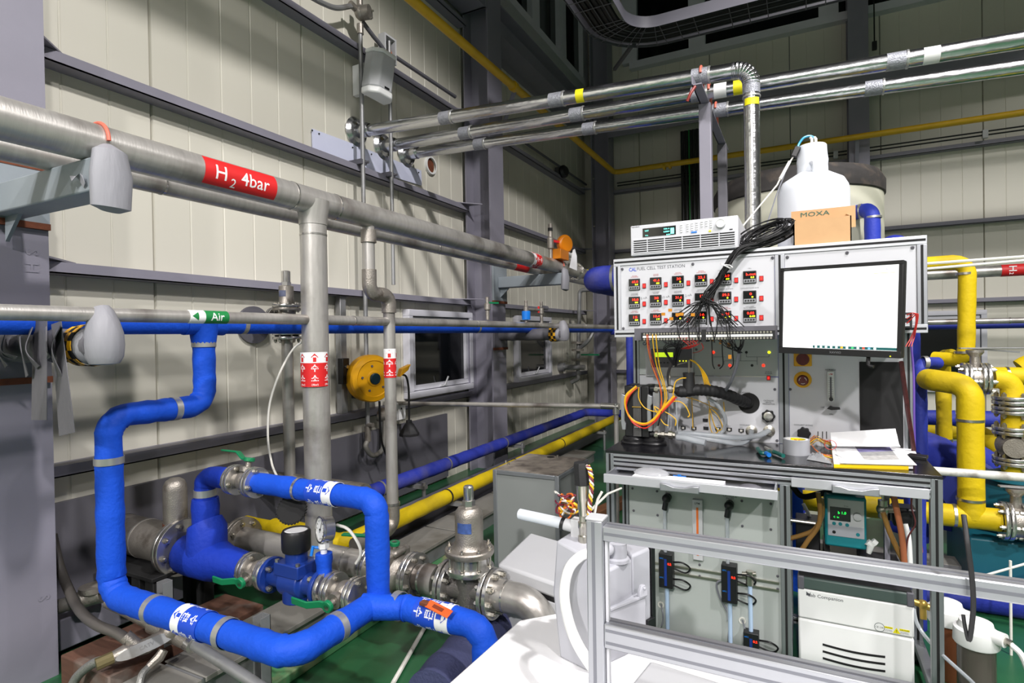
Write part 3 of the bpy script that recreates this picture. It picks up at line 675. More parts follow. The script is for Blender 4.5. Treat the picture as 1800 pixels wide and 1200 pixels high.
part(o, 'outlet_pipe', MB().tube([(-2.95, ry, zo-.02), (rvx-.05, ry, zo)], .036, 18), M_inox)
part(o, 'wall_disc', MB().cyl((-2.949, ry, zo-.03), (-2.93, ry, zo-.03), .112, n=36), M_steeld)
part(o, 'inlet_pipe', MB().tube([(rvx, ry, zf-.02), (rvx, ry, .42)], .032, 20), M_inox)
part(o, 'branch_pipe', MB().tube([(-2.94, ry, .46), (-2.1, ry, .46)], .065, 20), M_cast)
# ================================================================ brackets, wall fittings, overhead pipes
M_galv2 = mat('bracket_grey_paint', (134, 142, 148), .55, var=.06)
def bracket(label, y, zt, plate, taped_end=True):
    o = thing('pipe_bracket', label, 'bracket', (-2.62, y, zt))
    part(o, 'arm', MB().box((-2.6, y-.05, zt-.105), (-1.92, y+.05, zt)), M_galv2, bev=.006)
    z0, z1 = plate
    part(o, 'base_plate', MB().box((-2.622, y-.135, z0), (-2.6, y+.135, z1)), M_galv2)
    part(o, 'rust_edge', MB().box((-2.6195, y-.137, z1-.012), (-2.598, y+.137, z1+.012)), M_rust)
    part(o, 'rust_edge', MB().box((-2.6195, y-.137, z0-.012), (-2.598, y+.137, z0+.012)), M_rust)
    part(o, 'gusset', MB().prism([(0, 0), (.1, 0), (0, -.09)], (-2.6, y-.006, zt-.105), V((1, 0, 0)), V((0, 0, 1)), V((0, .012, 0))), M_galv2)
    mb = MB().tube([(-1.935, y, zt-.16), (-1.93, y, zt-.15), (-1.925, y, zt-.05), (-1.93, y, zt+.025), (-1.94, y, zt+.045)], [.03, .058, .062, .05, .02], 20, True, (1.0, .55))
    part(o, 'tape_cap', mb, M_tape, label='grey tape wrapped bracket end')
    part(o, 'pipe_clamp', MB().tube([V((HX+.066*math.sin(t), y, HZ+.066*math.cos(t))) for t in [(-PI/2+PI*k/16) for k in range(17)]], .006, 8), M_orangec, label='faded orange clamp')
    return o
bk1 = bracket('grey bracket arm with taped end, holding the red labelled pipe near the camera', 1.03, HZ-.062, (at(40, 393, X=-2.6).z, at(40, 288, X=-2.6).z))
part(bk1, 'tape_tail', MB().strip(spline([at(147, 330, Y=.975), at(135, 312, Y=.972), at(122, 308, Y=.965)], 4), spline([at(149, 322, Y=.97), at(140, 305, Y=.96), at(126, 318, Y=.955)], 4), (0, .002, 0)), M_tape)
bracket('grey bracket arm with taped end on the middle column under the pipe', 4.885, HZ-.062, (at(870, 530, X=-2.6).z, at(870, 455, X=-2.6).z))
def taped_arm(label, y, xe, z, r, tails):
    o = thing('pipe_bracket', label, 'bracket', (-2.62, y, z))
    n = 16; pts = [V((-2.6+(xe+2.6)*k/n, y, z)) for k in range(n+1)]
    part(o, 'arm', MB().tube(pts, [r*(1+random.uniform(-.07, .07)) for _ in pts], 20, True, (1, .9)), M_taped)
    zs = [z-r*1.02, z-r*.95, z-r*.6, z, z+r*.6, z+r*1.2, z+r*1.75, z+r*1.95]; rs = [.3, .66, .84, .9, .86, .72, .52, .38]
    mb = MB().tube([(xe+.008-.012*max(0, k-4)/3, y, q) for k, q in enumerate(zs)], [r*q for q in rs], 24, True, (1, 1.0))
    mb.tube([(xe-.05, y, z), (xe-.03, y, z), (xe, y, z)], [r*1.04, r*1.06, r*.9], 20)
    part(o, 'tape_cap', mb, M_tape)
    part(o, 'base_plate', MB().box((-2.618, y-.13, z-.13), (-2.6, y+.13, z+.11)), M_steeld)
    part(o, 'rust_edge', MB().box((-2.6195, y-.132, z-.142), (-2.597, y+.132, z-.118)), M_rust)
    part(o, 'rust_edge', MB().box((-2.6195, y-.132, z+.1), (-2.597, y+.132, z+.118)), M_rust)
    hx = xe-.115; y_ = MB(); k_ = MB()
    for i in range(14):
        for j in range(3):
            a0 = 2*PI*i/14; (y_ if (i+j) % 2 else k_).patch((hx, y, z), (1, 0, 0), (0, 0, 1), r*1.085, a0, a0+2*PI/14, .022*j, .022*(j+1), 2)
    part(o, 'marking', y_, M_ytape); part(o, 'marking', k_, M_blackm)
    part(o, 'pipe_clamp', MB().tube([V((-2.0+.028*math.sin(t), y+.005, AZ+.028*math.cos(t))) for t in [(-PI/2+PI*k/14) for k in range(15)]]+[V((-1.972, y+.005, AZ-.07))], .004, 8), M_bolt)
    return o
ta = taped_arm('thick tape wrapped bracket with hazard band and hanging tape strips near the camera', 1.03, at(178, 600, Y=1.0).x-.05, at(150, 607, Y=1.0).z, .062, True)
for (xa, xb, yt, yb, yy) in ((58, 82, 560, 738, .965), (96, 131, 570, 766, .955)):
    lo_ = xa < 60
    L = [at((xa-k*.8) if lo_ else 90+k*3.4, yt+(yb-yt)*k/4, Y=yy+.006*math.sin(k)) for k in range(5)]
    R_ = [at((xb+0*k) if lo_ else 107+k*6, yt+(yb-yt)*k/4-(0 if lo_ else 6), Y=yy-.012+.008*math.cos(k*1.3)) for k in range(5)]
    part(ta, 'tape_strip', MB().strip(spline(L, 4), spline(R_, 4), (0, .002, 0)), M_taped)
mb = MB()
for k in range(7):
    a = V((-2.62+.085*k, .955, 1.345)); b = V((-2.60+.08*k+.05*(k % 2), .945, 1.27)); c = V((-2.52+.07*k, .955, 1.19+.03*(k % 3)))
    w = V((.05, -.012, .012)); mb.strip(spline([a, b, c], 6), spline([a+w, b+w*1.2+V((0, -.012, 0)), c+w*.8], 6), (0, .003, 0))
part(ta, 'tape_folds', mb, M_taped)
taped_arm('tape wrapped bracket with hazard band on the middle column', 4.885, -1.96, at(935, 588, Y=4.88).z, .062, False)
# ---- conduits on the wall
CX = -2.82
y1c, y2c = at(637, 250, X=CX).y, at(687, 250, X=CX).y
z1 = at(633, 55, X=CX).z
o = thing('conduit', 'thin galvanised conduit dropping down the wall beside the cord reel, nearer one', 'conduit', (CX, y1c, .6))
part(o, 'tube', MB().tube([(CX, y1c, z1), (CX, y1c, at(640, 765, X=CX).z)], .016, 12), M_galv)
part(o, 'fitting', MB().cyl((CX, y1c, z1-.02), (CX, y1c, z1+.05), .024).sphere((CX+.01, y1c, z1+.13), .055, 14, (.8, 1, 1)).cyl((CX+.01, y1c+.0, z1+.13), (CX+.075, y1c+.02, z1+.13), .05, n=20).cyl((CX, y1c, z1+.17), (CX, y1c, z1+.23), .022).cyl((CX, y1c-.1, z1+.15), (CX, y1c-.04, z1+.14), .024), M_cast)
for t in range(4): part(o, 'screw', MB().cyl((CX+.07, y1c+.015+.04*math.cos(t*PI/2+.6), z1+.13+.04*math.sin(t*PI/2+.6)), (CX+.082, y1c+.018+.04*math.cos(t*PI/2+.6), z1+.13+.04*math.sin(t*PI/2+.6)), .007, n=6), M_bolt)
part(o, 'flexible_tube', MB().tube(spline([at(545, -6, X=CX), at(568, 6, X=CX), at(592, 14, X=CX), V((CX, y1c-.07, z1+.15))], 6), .018, 10), M_galv)
part(o, 'flexible_tube', MB().tube(spline([V((CX, y1c+.03, z1+.08)), at(655, 62, X=CX), at(668, 78, X=CX), at(675, 88, X=CX)], 6), .016, 10), M_steeld)
for z in (at(632, 282, X=CX).z, at(635, 697, X=CX).z): part(o, 'clamp', MB().box((CX-.12, y1c-.03, z-.02), (CX+.012, y1c+.03, z+.015)).cyl((CX+.0, y1c+.02, z), (CX+.035, y1c+.025, z), .01, n=8), M_steeld)
zb = at(640, 765, X=CX).z
part(o, 'fitting', MB().cyl((CX, y1c, zb+.06), (CX, y1c, zb-.05), .023).cyl((CX, y1c, zb+.07), (CX+.05, y1c, zb+.07), .018), M_cast)
part(o, 'hose', MB().tube(spline([V((CX, y1c, zb-.04)), at(643, 785, X=CX), at(655, 800, X=CX), at(672, 790, X=CX), at(676, 765, X=CX), at(677, 735, X=CX)], 7), .018, 12), M_galvd)
o = thing('conduit', 'thin galvanised conduit dropping down the wall, further one behind the speaker', 'conduit', (CX, y2c, 1.6))
part(o, 'tube', MB().tube([(CX, y2c, at(687, 75, X=CX).z), (CX, y2c, at(689, 500, X=CX).z)], .015, 12), M_galv)
z = at(684, 305, X=CX).z; part(o, 'clamp', MB().box((CX-.12, y2c-.03, z-.02), (CX+.012, y2c+.03, z+.015)).cyl((CX+.0, y2c+.02, z), (CX+.035, y2c+.025, z), .01, n=8), M_steeld)
o = thing('junction_box', 'open grey junction box with orange wire on the rail above the speaker', 'junction box', at(687, 86, X=CX)); c = ROOT[o.name]
part(o, 'box', MB().box(c+V((-.06, -.07, -.1)), c+V((.0, -.055, .1))).box(c+V((-.06, .055, -.1)), c+V((.0, .07, .1))).box(c+V((-.06, -.055, .085)), c+V((.0, .055, .1))).box(c+V((-.06, -.055, -.1)), c+V((.0, .055, -.085))).box(c+V((-.065, -.07, -.1)), c+V((-.06, .07, .1))), M_lightgrey)
part(o, 'wire', MB().tube(spline([c+V((-.05, -.03, -.06)), c+V((-.02, 0, 0)), c+V((-.02, .03, -.04)), c+V((-.04, .01, -.07))], 5), .008, 8), M_wire_o)
part(o, 'back_plate', MB().box(c+V((-.06, -.055, -.085)), c+V((-.056, .055, .085))), M_blackm)
single('conduit', 'grey conduit lying along the upper rail towards the middle column', 'conduit', MB().tube([at(695, 100, X=-2.86), at(800, 170, X=-2.86)], .017, 10), M_steeld)
# ---- speaker
o = thing('wall_speaker', 'off white column loudspeaker hanging on the wall between two conduits', 'speaker', at(664, 130, X=-2.72)); c = ROOT[o.name]
zt, zb_ = at(668, 95, X=-2.72).z, at(662, 165, X=-2.72).z; yl, yr = at(645, 130, X=-2.72).y, at(690, 130, X=-2.72).y
hw = (yr-yl)/2*.86; pr = [(-hw, 0), (-hw, .07), (-hw*.55, .12), (hw*.55, .12), (hw, .07), (hw, 0)]
part(o, 'body', MB().prism(pr, c+V((-.06, .01, zb_-c.z+.03)), V((0, 1, 0)), V((1, 0, 0)), V((.02, .03, zt-zb_-.06))), M_lightgrey, bev=.008)
part(o, 'end_cap', MB().prism([(a*1.04, b*1.04) for a, b in pr], c+V((-.042, .04, zt-c.z-.03)), V((0, 1, 0)), V((1, 0, 0)), V((.002, .002, .03))), M_hosew, bev=.008)
part(o, 'end_cap', MB().prism([(a*1.04, b*1.04) for a, b in pr], c+V((-.062, .01, zb_-c.z-.02)), V((0, 1, 0)), V((1, 0, 0)), V((.002, .002, .05))), M_hosew, bev=.012)
part(o, 'badge', MB().box(c+V((.058, .0, -.115)), c+V((.064, .05, -.1))), M_black)
part(o, 'wall_bracket', MB().box(c+V((-.22, -.02, -.12)), c+V((-.05, .02, .1))), M_hosew)
# ---- film covered sheet, sleeves and open hole
o = thing('cover_sheet', 'pale blue film covered sheet fixed to the wall under the three silver pipes', 'sheet', at(640, 290, X=-2.94))
pts = [at(548, 226, X=-2.94), at(618, 252, X=-2.94), at(740, 300, X=-2.94), at(741, 326, X=-2.94), at(640, 296, X=-2.94), at(549, 268, X=-2.94)]
n = len(pts); part(o, 'sheet', MB().add([p+V((-.004, 0, 0)) for p in pts]+[p+V((.004, 0, 0)) for p in pts], [tuple(range(n)), tuple(range(n, 2*n))]+[(i, (i+1) % n, n+(i+1) % n, n+i) for i in range(n)]), mat('film_blue_white', (206, 210, 232), .25, var=.02))
for q in ((548, 226), (560, 232), (619, 256), (652, 268), (735, 300)): part(o, 'screw', MB().cyl(at(q[0]+1, q[1]+3, X=-2.936), at(q[0]+1, q[1]+3, X=-2.93), .006, n=8), M_black)
ends = [((625, 233), (1292, 124), 3.30, .0415), ((672, 258), None, 3.62, .043), ((713, 272), None, 3.92, .041)]
sil = []
e2 = at(1800, 70, Y=3.62); e3 = at(1800, 117, Y=3.92)
for i, ((px, py), e, yy, r) in enumerate(ends):
    a = at(px, py, X=-2.95); b = at(e[0], e[1], Y=yy) if e else (e2, e3)[i-1]
    if not e: b = a+(b-a)*1.12
    lab = ('silver insulated pipe with corrugated elbow turning down behind the instrument', 'middle one of the three silver overhead pipes, with yellow sticker before the drop', 'lowest silver overhead pipe, under the other two')[i]
    o = thing('insulated_pipe', lab, 'pipe', a, 'silver insulated overhead pipes'); d = (b-a).normalized(); sil.append((a, b, d, r))
    if e:
        rb = .085; corner = b+d*(rb-.005); dn = V((0, 0, -1)); p0 = corner-d*rb
        part(o, 'pipe', MB().tube(dense([a, p0], .25), r, 28), M_foil)
        arc = fillet([p0-d*.01, corner, corner+dn*(rb+.01)], rb, 40); R_ = [r*(1.06+.07*math.cos(k*PI*.55)) for k in range(len(arc))]
        part(o, 'corrugated_elbow', MB().tube(dense(arc, .004), .042, 28), M_foil) if False else None
        arcd = dense(arc, .002); part(o, 'corrugated_elbow', MB().tube(arcd, [r*(1.05+.055*math.cos(k*2*PI/5)) for k in range(len(arcd))], 28), M_foil)
        c2 = corner+dn*rb; zend = 1.25
        part(o, 'drop_pipe', MB().tube([c2, c2+dn*.5, V((c2.x, c2.y, zend))], r*.98, 28), M_foil)
        part(o, 'tape_wrap', MB().ring(c2+dn*.02, dn, r, .07, .002), M_foiltape); part(o, 'band', MB().ring(c2+dn*.07, dn, r, .008, .004), M_band)
        zs = at(1318, 182, Y=yy).z; part(o, 'sticker', MB().patch((c2.x, c2.y, zs), (0, 0, 1), TOCAM(c2), r+.0005, -.9, 1.0, -.018, .018, 16), M_ystick)
    else:
        part(o, 'pipe', MB().tube(dense([a, b], .3), r, 28), M_foil)
    tapes = ((785, 212), (978, 178), (1230, 135)), ((820, 237), (1014, 203), (1228, 165), (1575, 108)), ((845, 257), (1036, 230), (1265, 192), (1535, 153))
    for q in tapes[i]:
        t = (at(q[0], q[1], Y=(a.y+b.y)/2).x-a.x)/(b.x-a.x); p = a+(b-a)*t
        part(o, 'tape_wrap', MB().ring(p, d, r, .085, .002), M_foiltape); part(o, 'band', MB().ring(p+d*.05, d, r, .010, .005), M_band)
    for q in (((1020, 172),), ((1296, 150), ), ())[i]:
        t = (at(q[0], q[1], Y=(a.y+b.y)/2).x-a.x)/(b.x-a.x); p = a+(b-a)*t
        part(o, 'sticker', MB().patch(p, d, TOCAM(p), r+.0006, -1.1, 1.1, -.02, .03, 14), M_ystick)
    if i == 1:
        for q in ((1635, 95), (1265, 155)):
            t = (at(q[0], q[1], Y=(a.y+b.y)/2).x-a.x)/(b.x-a.x); p = a+(b-a)*t
            part(o, 'sticker', MB().patch(p, d, TOCAM(p), r+.0006, -1.2, 1.2, -.03, .04, 14), M_hosew)
    part(o, 'wall_sleeve', MB().lathe([(.11, .0), (.112, .01), (.085, .035), (.075, .02), (r+.005, .03), (r+.012, .12), (r, .14)], a, (1, 0, 0), 32, False), M_foil)
o = thing('wall_hole', 'open round pipe hole through the wall panel right of the silver pipes', 'hole', at(755, 291, X=-2.95)); c = ROOT[o.name]
part(o, 'rim', MB().ring(c+V((.01, 0, 0)), (1, 0, 0), .065, .03, .014), M_hosew)
part(o, 'opening', MB().cyl(c-V((.004, 0, 0)), c+V((.003, 0, 0)), .066), M_rust)
# ---- steel stand under the overhead pipes
bx = -.475
o = thing('pipe_stand', 'grey steel stand with two posts and slanting view of cross bar carrying silver pipes', 'stand', (bx, 3.6, 0))
zt = 2.655
part(o, 'cross_bar', MB().box((bx-.025, 3.12, zt-.05), (bx+.025, 4.35, zt-.044)).box((bx-.025, 3.12, zt-.05), (bx-.019, 4.35, zt)), M_steel)
ya_, yb_ = 3.42, 4.2
part(o, 'post', MB().box((bx-.033, ya_-.033, 0), (bx+.033, ya_+.033, zt-.05)), M_steel, bev=.004)
part(o, 'post', MB().box((bx-.03, yb_-.03, 0), (bx+.03, yb_+.03, zt-.05)), M_steeld, bev=.004)
for (a, b, d, r) in sil:
    t = (bx-a.x)/(b.x-a.x); p = a+(b-a)*t
    part(o, 'pipe_clamp', MB().tube([p+V((0, (r+.008)*math.sin(t), (r+.008)*math.cos(t))) for t in [(-PI/2+PI*k/14) for k in range(15)]]+[p+V((0, r+.008, -.09))], .007, 8), M_orangec)
a, b, d, r = sil[0]; p = a+(b-a)*((bx-.06-a.x)/(b.x-a.x))
part(o, 'loose_strap', MB().tube(spline([at(1222, 152, Y=3.12), at(1214, 164, Y=3.1), at(1208, 178, Y=3.1)], 5), .008, 8), mat('strap_dark_red', (132, 40, 32), .5))
# ---- yellow gas pipe at the top of both walls
cr = at(1080, 303, Y=7.92); a0 = at(700, -6, X=cr.x-.05); 
o = thing('gas_pipe', 'thin yellow gas pipe high on the wall, turning the corner along the back wall', 'pipe', cr)
dirL = (at(880, 138, X=cr.x)-cr).normalized(); zc_ = cr.z
part(o, 'pipe', MB().tube(fillet([V((cr.x, .4, zc_)), V((cr.x, cr.y, zc_)), V((5, cr.y, at(1800, 199, Y=cr.y).z))], .08, 8), .036, 14), M_yelpipe)
for q in ((1168, 293), (1178, 291)): p = at(q[0], q[1], Y=cr.y); part(o, 'coupling', MB().ring(p, (1, 0, 0), .036, .03, .008), M_yelpipe)
p = V((cr.x, at(903, 160, X=cr.x).y, zc_)); part(o, 'coupling', MB().ring(p, (0, 1, 0), .036, .05, .01), M_yelpipe)
part(o, 'support', MB().bar(p+V((0, .02, -.03)), V((-2.62, 5.02, zc_-.25)), .04, .008), M_steel)
part(o, 'support', MB().bar(V((.62, cr.y+.02, zc_-.04)), V((.62, 8.05, zc_-.3)), .04, .008), M_steel)
# ---- cable tray high up
o = thing('cable_tray', 'dark wire mesh cable tray curving overhead near the ceiling', 'cable tray', (-1.3, 5, 4.0))
zt = 4.0
inner = fillet([V((-1.33, -1.5, zt)), V((-1.33, 5.07, zt)), V((4.5, 5.07, zt))], .25, 10); outer = fillet([V((-1.68, -1.5, zt)), V((-1.68, 5.42, zt)), V((4.5, 5.42, zt))], .6, 10)
part(o, 'side_rail', MB().strip(inner, [p+V((0, 0, .1)) for p in inner], (.004, .004, 0)), M_steel)
part(o, 'side_rail', MB().strip(outer, [p+V((0, 0, .1)) for p in outer], (.004, .004, 0)), M_steeld)
di, do = dense(inner, .14), dense(outer, .14); mb = MB()
for k in range(0, 74):
    i = int(k/73*(len(di)-1)); j = int(k/73*(len(do)-1)); mb.tube([di[i], do[j]], .004, 4, False)
part(o, 'rungs', mb, M_steeld, kind='stuff')
mb = MB()
for w in (.25, .5, .75): mb.tube([a*(1-w)+b*w for a, b in zip(inner, outer)], .004, 4, False)
part(o, 'long_wires', mb, M_steeld, kind='stuff')
cb = MB()
for w in (.2, .3, .42, .55, .68, .8): cb.tube([a*(1-w)+b*w+V((0, 0, .03)) for a, b in zip(inner, outer)], .024, 8, False)
part(o, 'cables', cb, M_wire_k, kind='stuff')
part(o, 'brace', MB().bar(at(1132, 52, Y=5.1), at(1080, 122, Y=6.0), .03, .03), M_steeld)
o = thing('riser_cables', 'dark bundle of cables running up the back wall with one green line', 'cable', (-1.1, 8.2, 0)); xa = at(1213, 300, Y=8.2).x
for k in range(5): part(o, 'cable', MB().cyl((xa-.1+.05*k, 8.2, .2), (xa-.1+.05*k, 8.2, 4.12), .024, n=8), M_wire_k)
part(o, 'cable', MB().cyl((xa-.005, 8.172, .2), (xa-.005, 8.172, 4.12), .008, n=8), mat('wire_green', (30, 130, 60), .5), label='green cable')
# ---- strut, cord reel, outlet
sy = at(601, 620, X=-2.9).y
single('strut_channel', 'upright galvanised strut fixed between two wall rails behind the cord reel', 'strut', MB().box((-2.93, sy-.028, .775), (-2.88, sy+.028, 1.605)), M_galv, bev=.003)
o = thing('wall_box', 'small black box mounted on the upright strut', 'box', at(605, 652, X=-2.86)); c = ROOT[o.name]
part(o, 'body', MB().box(c+V((-.03, -.032, -.09)), c+V((.02, .032, .09))), M_black, bev=.004)
part(o, 'switch', MB().cyl(c+V((.018, .0, .03)), c+V((.035, 0, .03)), .012), M_bolt)
part(o, 'bracket', MB().box(c+V((.0, .05, -.13)), c+V((.012, .13, -.01))), mat('olive_plate', (150, 138, 96), .5))
rc = at(655, 665, X=-2.72); ax = V((.92, -.38, 0)).normalized()
o = thing('cord_reel', 'yellow cable reel with dark hub mounted on the wall', 'cord reel', rc)
R0 = 41/1000*(FWD.dot(rc-CAM_POS))
part(o, 'drum', MB().lathe([(R0*.93, -.1), (R0*1.0, -.085), (R0*1.02, -.06), (R0*.98, -.02), (R0*1.02, .0), (R0*.97, .018), (R0*.78, .028), (R0*.74, .022), (R0*.35, .026), (R0*.3, .034), (0, .034)], rc, ax, 48), M_reel)
part(o, 'hub', MB().lathe([(R0*.24, .03), (R0*.24, .045), (R0*.2, .05), (0, .05)], rc, ax, 24), mat('hub_dark_teal', (16, 46, 56), .3))
x, y, _ = basis(ax)
for k in range(5):
    t = .5+k*2*PI/5; q = rc+(x*math.cos(t)+y*math.sin(t))*R0*.55; part(o, 'screw', MB().cyl(q+ax*.024, q+ax*.032, .008, n=8), M_steeld)
part(o, 'cord_guide', MB().prism([(0, 0), (.08, .045), (.11, .09), (.02, .06)], at(697, 662, X=-2.7), V((.2, 1, 0)).normalized(), V((0, 0, 1)), V((.05, -.02, 0))), M_reel, bev=.004)
part(o, 'wall_arm', MB().box(rc+V((-.22, -.05, -.05)), rc+V((-.09, .05, .05))), M_reel)
part(o, 'cord', MB().tube(spline([at(707, 658, X=-2.66), at(714, 662, X=-2.66), at(718, 680, X=-2.66), at(719, 710, X=-2.66), at(719, 740, X=-2.66)], 6), .008, 8), M_wire_k)
s0 = at(719, 738, X=-2.66)
part(o, 'socket', MB().lathe([(.022, 0), (.024, -.02), (.035, -.03), (.072, -.095), (.076, -.10), (.076, -.118)], s0, (0, 0, 1), 8), M_rub, label='black rubber socket hanging on the cord')
part(o, 'cord', MB().tube(spline([at(667, 705, X=-2.68), at(668, 740, X=-2.7), at(671, 775, X=-2.7), at(680, 802, X=-2.7)], 6), .008, 8), M_wire_k)
o = thing('outlet_box', 'white wall outlet plate with grey conduit hub under the cord reel', 'outlet', at(702, 722, X=-2.86)); c = ROOT[o.name]
part(o, 'plate', MB().box(c+V((0, -.055, -.07)), c+V((.02, .055, .07))), M_wht, bev=.004)
part(o, 'socket_hole', MB().cyl(c+V((.018, .0, .02)), c+V((.022, .0, .02)), .008), M_black)
part(o, 'hub', MB().cyl(c+V((-.02, -.24, -.0)), c+V((.06, -.2, 0)), .05), M_cast)
part(o, 'conduit', MB().tube(fillet([c+V((.01, -.22, -.03)), c+V((.01, -.22, -.2)), c+V((.01, -.18, -.26))], .04, 5), .014, 8), M_galv)
# ---- thin stainless line crossing the picture
o = thing('exhaust_tube', 'thin stainless tube crossing from the wall to the station, bent down at its end', 'pipe', (-2, 3.6, .8))
e0, e1 = V((-2.9, 3.6, at(700, 709, Y=3.6).z)), at(1083, 714, Y=3.6)
part(o, 'tube', MB().tube([e0, e1], .0165, 12), M_inox)
part(o, 'elbow', MB().cyl(e1-V((.1, 0, 0)), e1+V((.02, 0, 0)), .022).cyl(e1+V((0, 0, .02)), e1-V((0, 0, .05)), .022), M_inox2)
part(o, 'tube', MB().tube([e1, at(1083, 785, Y=3.6)-V((0, 0, .5))], .015, 12), M_inox)
# ---- small fittings on air pipe and locked valve on hydrogen pipe
def stubs(px, py0, py1, label, extra=None):
    b = at(px, py1, X=-2.0); t = at(px, py0, X=-2.0); b.x = t.x = -2.0; t.y = b.y
    o = thing('gauge_valve', label, 'valve', b); h = t.z-b.z
    part(o, 'stem', MB().lathe([(.014, 0), (.014, h*.4), (.022, h*.45), (.022, h*.7), (.012, h*.74), (.012, h)], b, (0, 0, 1), 12), M_cast); return o, b, h
o, b, h = stubs(857, 522, 562, 'small bleed valve with green lever on the air pipe before the middle column')
part(o, 'handle', MB().bar(b+V((0, .01, h*.75)), b+V((.02, .12, h*.77)), .02, .012), M_handle)
o, b, h = stubs(925, 528, 566, 'small valve with bright blue collar on the far air pipe')
part(o, 'collar', MB().cyl(b+V((0, 0, .02)), b+V((0, 0, .09)), .035), mat('cap_blue', (20, 130, 235), .4))
part(o, 'handle', MB().cyl(b+V((0, 0, h*.6)), b+V((.05, .14, h*.58)), .012), M_cast); part(o, 'lever', MB().bar(b+V((.05, .14, h*.45)), b+V((.05, .14, h*.75)), .016, .01, (1, 0, 0)), M_red)
o, b, h = stubs(952, 530, 568, 'small upright needle valve on the far air pipe next to the blue collar')
part(o, 'handle', MB().cyl(b+V((0, 0, h*.72)), b+V((.03, .06, h*.7)), .02, n=8), M_steeld)
b = V((HX, at(968, 455, X=HX).y, HZ+.05)); tz = at(968, 394, X=HX).z
o = thing('locked_valve', 'small vertical valve with translucent orange lockout cover and white tag', 'valve', b)
part(o, 'stem', MB().lathe([(.017, 0), (.017, .09), (.03, .1), (.03, .19), (.02, .2), (.02, tz-b.z)], b, (0, 0, 1), 14), M_cast)
part(o, 'tape', MB().ring(b+V((0, 0, tz-b.z-.05)), (0, 0, 1), .0205, .03, .001), M_blackm)
M_lock = mat('lockout_orange', (236, 142, 20), .3, var=.03, trans=.35)
k = b+V((.05, .16, .12)); axk = V((.9, -.43, 0)).normalized()
part(o, 'lockout_cover', MB().lathe([(.08, -.03), (.085, -.01), (.085, .015), (.07, .03), (0, .034)], b+V((.06, .2, .16)), axk, 24).cbox(b+V((.05, .12, .05)), (.08, .2, .09)), M_lock, bev=.004)
part(o, 'handle', MB().bar(b+V((0, .03, .17)), b+V((.03, .14, .17)), .03, .02), M_red)
part(o, 'tag', MB().prism([(0, .02), (.12, .0), (.12, .14), (.09, .2), (.06, .19)], b+V((.1, .2, -.08)), V((.25, .97, 0)), V((0, 0, 1)), V((.003, -.002, 0))), M_paper)
part(o, 'side_pipe', MB().cyl(b+V((.02, .34, .1)), b+V((.02, .48, .08)), .02).cyl(b+V((.02, .48, .05)), b+V((.02, .48, .11)), .032), M_hosew)
# far vertical line with valve in the corner
q = at(1019, 520, Y=7.3); o = thing('corner_pipe', 'thin grey vertical pipe with flanged valve in the far corner', 'pipe', (q.x, q.y, .8))
q0 = at(1019, 510, Y=7.3); q1 = at(1016, 640, Y=7.3)
part(o, 'pipe', MB().tube(fillet([q0+V((.2, 0, 0)), q0, q1, q1+V((0, 0, -.2)), q1+V((-.1, 0, -.25))], .05, 5), .028, 10), M_galv)
for dz in (.28, .18, .05, -.04): part(o, 'flange', MB().cyl(q1+V((0, 0, dz)), q1+V((0, 0, dz+.03)), .085), M_cast)
part(o, 'handle', MB().bar(q1+V((.05, 0, .13)), q1+V((.3, 0, .13)), .04, .02), M_handle)
part(o, 'hose', MB().tube(spline([at(1018, 612, Y=7.3), at(1034, 598, Y=7.3), at(1046, 575, Y=7.4)], 5), .03, 8), M_galv)
q = at(985, 645, Y=7.2); part(o, 'side_pipe', MB().cyl(q, q+V((.35, 0, .0)), .035).cyl(q-V((.02, 0, 0)), q+V((.06, 0, 0)), .06), M_galv)
# ---- big dark blue pipe and floor pipes
o = thing('blue_return_pipe', 'thick dusty blue wrapped pipe with rounded elbow left of the instrument', 'pipe', at(1040, 492, Y=3.9)); p0 = at(1042, 491, Y=3.9)
part(o, 'pipe', wrapped([p0+V((.0, 1.2, .0)), p0, p0+V((1.2, 0, 0)), p0+V((1.25, 0, -1.5))], .092, .1, .06, .002, 26), M_blued)
band(o, p0+V((.16, 0, 0)), (1, 0, 0), .093, .02, m=M_galv)
YX, YZ, LX, LZ = -2.1, .25, -2.5, .305
o = thing('yellow_floor_pipe', 'yellow wrapped pipe running along the floor towards the corner', 'pipe', (YX, 4, YZ-.2))
part(o, 'pipe', wrapped([V((YX-.75, 2.2, YZ)), V((YX, 2.2, YZ)), V((YX, 7.4, YZ)), V((1.0, 7.4, YZ))], .047, .09, .08, .002), M_yel)
for q in ((785, 852), (905, 797), (985, 768)): band(o, (YX, at(q[0], q[1], X=YX).y, YZ), (0, 1, 0), .048, .014, m=M_blackm)
part(o, 'loose_wrap', MB().lathe([(.062, 0), (.064, .1), (.066, .2), (.06, .26)], (at(480, 905, Y=2.2).x, 2.2, YZ), (1, 0, 0), 20, False), M_yel)
for y in (3.2, 4.6, 6.2): part(o, 'support_leg', MB().cyl((YX+.1, y, 0), (YX+.1, y, YZ-.03), .014).box((YX-.08, y-.02, YZ-.07), (YX+.12, y+.02, YZ-.045)), M_galv)
o = thing('blue_floor_pipe', 'dusty blue wrapped pipe running along the floor beside the yellow one', 'pipe', (LX, 4, LZ-.25))
part(o, 'pipe', wrapped([V((-2.92, at(640, 860, X=LX).y, LZ)), V((LX, at(640, 860, X=LX).y, LZ)), V((LX, 7.0, LZ)), V((1.5, 7.0, LZ))], .05, .1, .08, .002), M_blued)
for q in ((668, 850), (785, 815), (885, 768)): band(o, (LX, at(q[0], q[1], X=LX).y, LZ), (0, 1, 0), .051, .014, m=M_galvd)
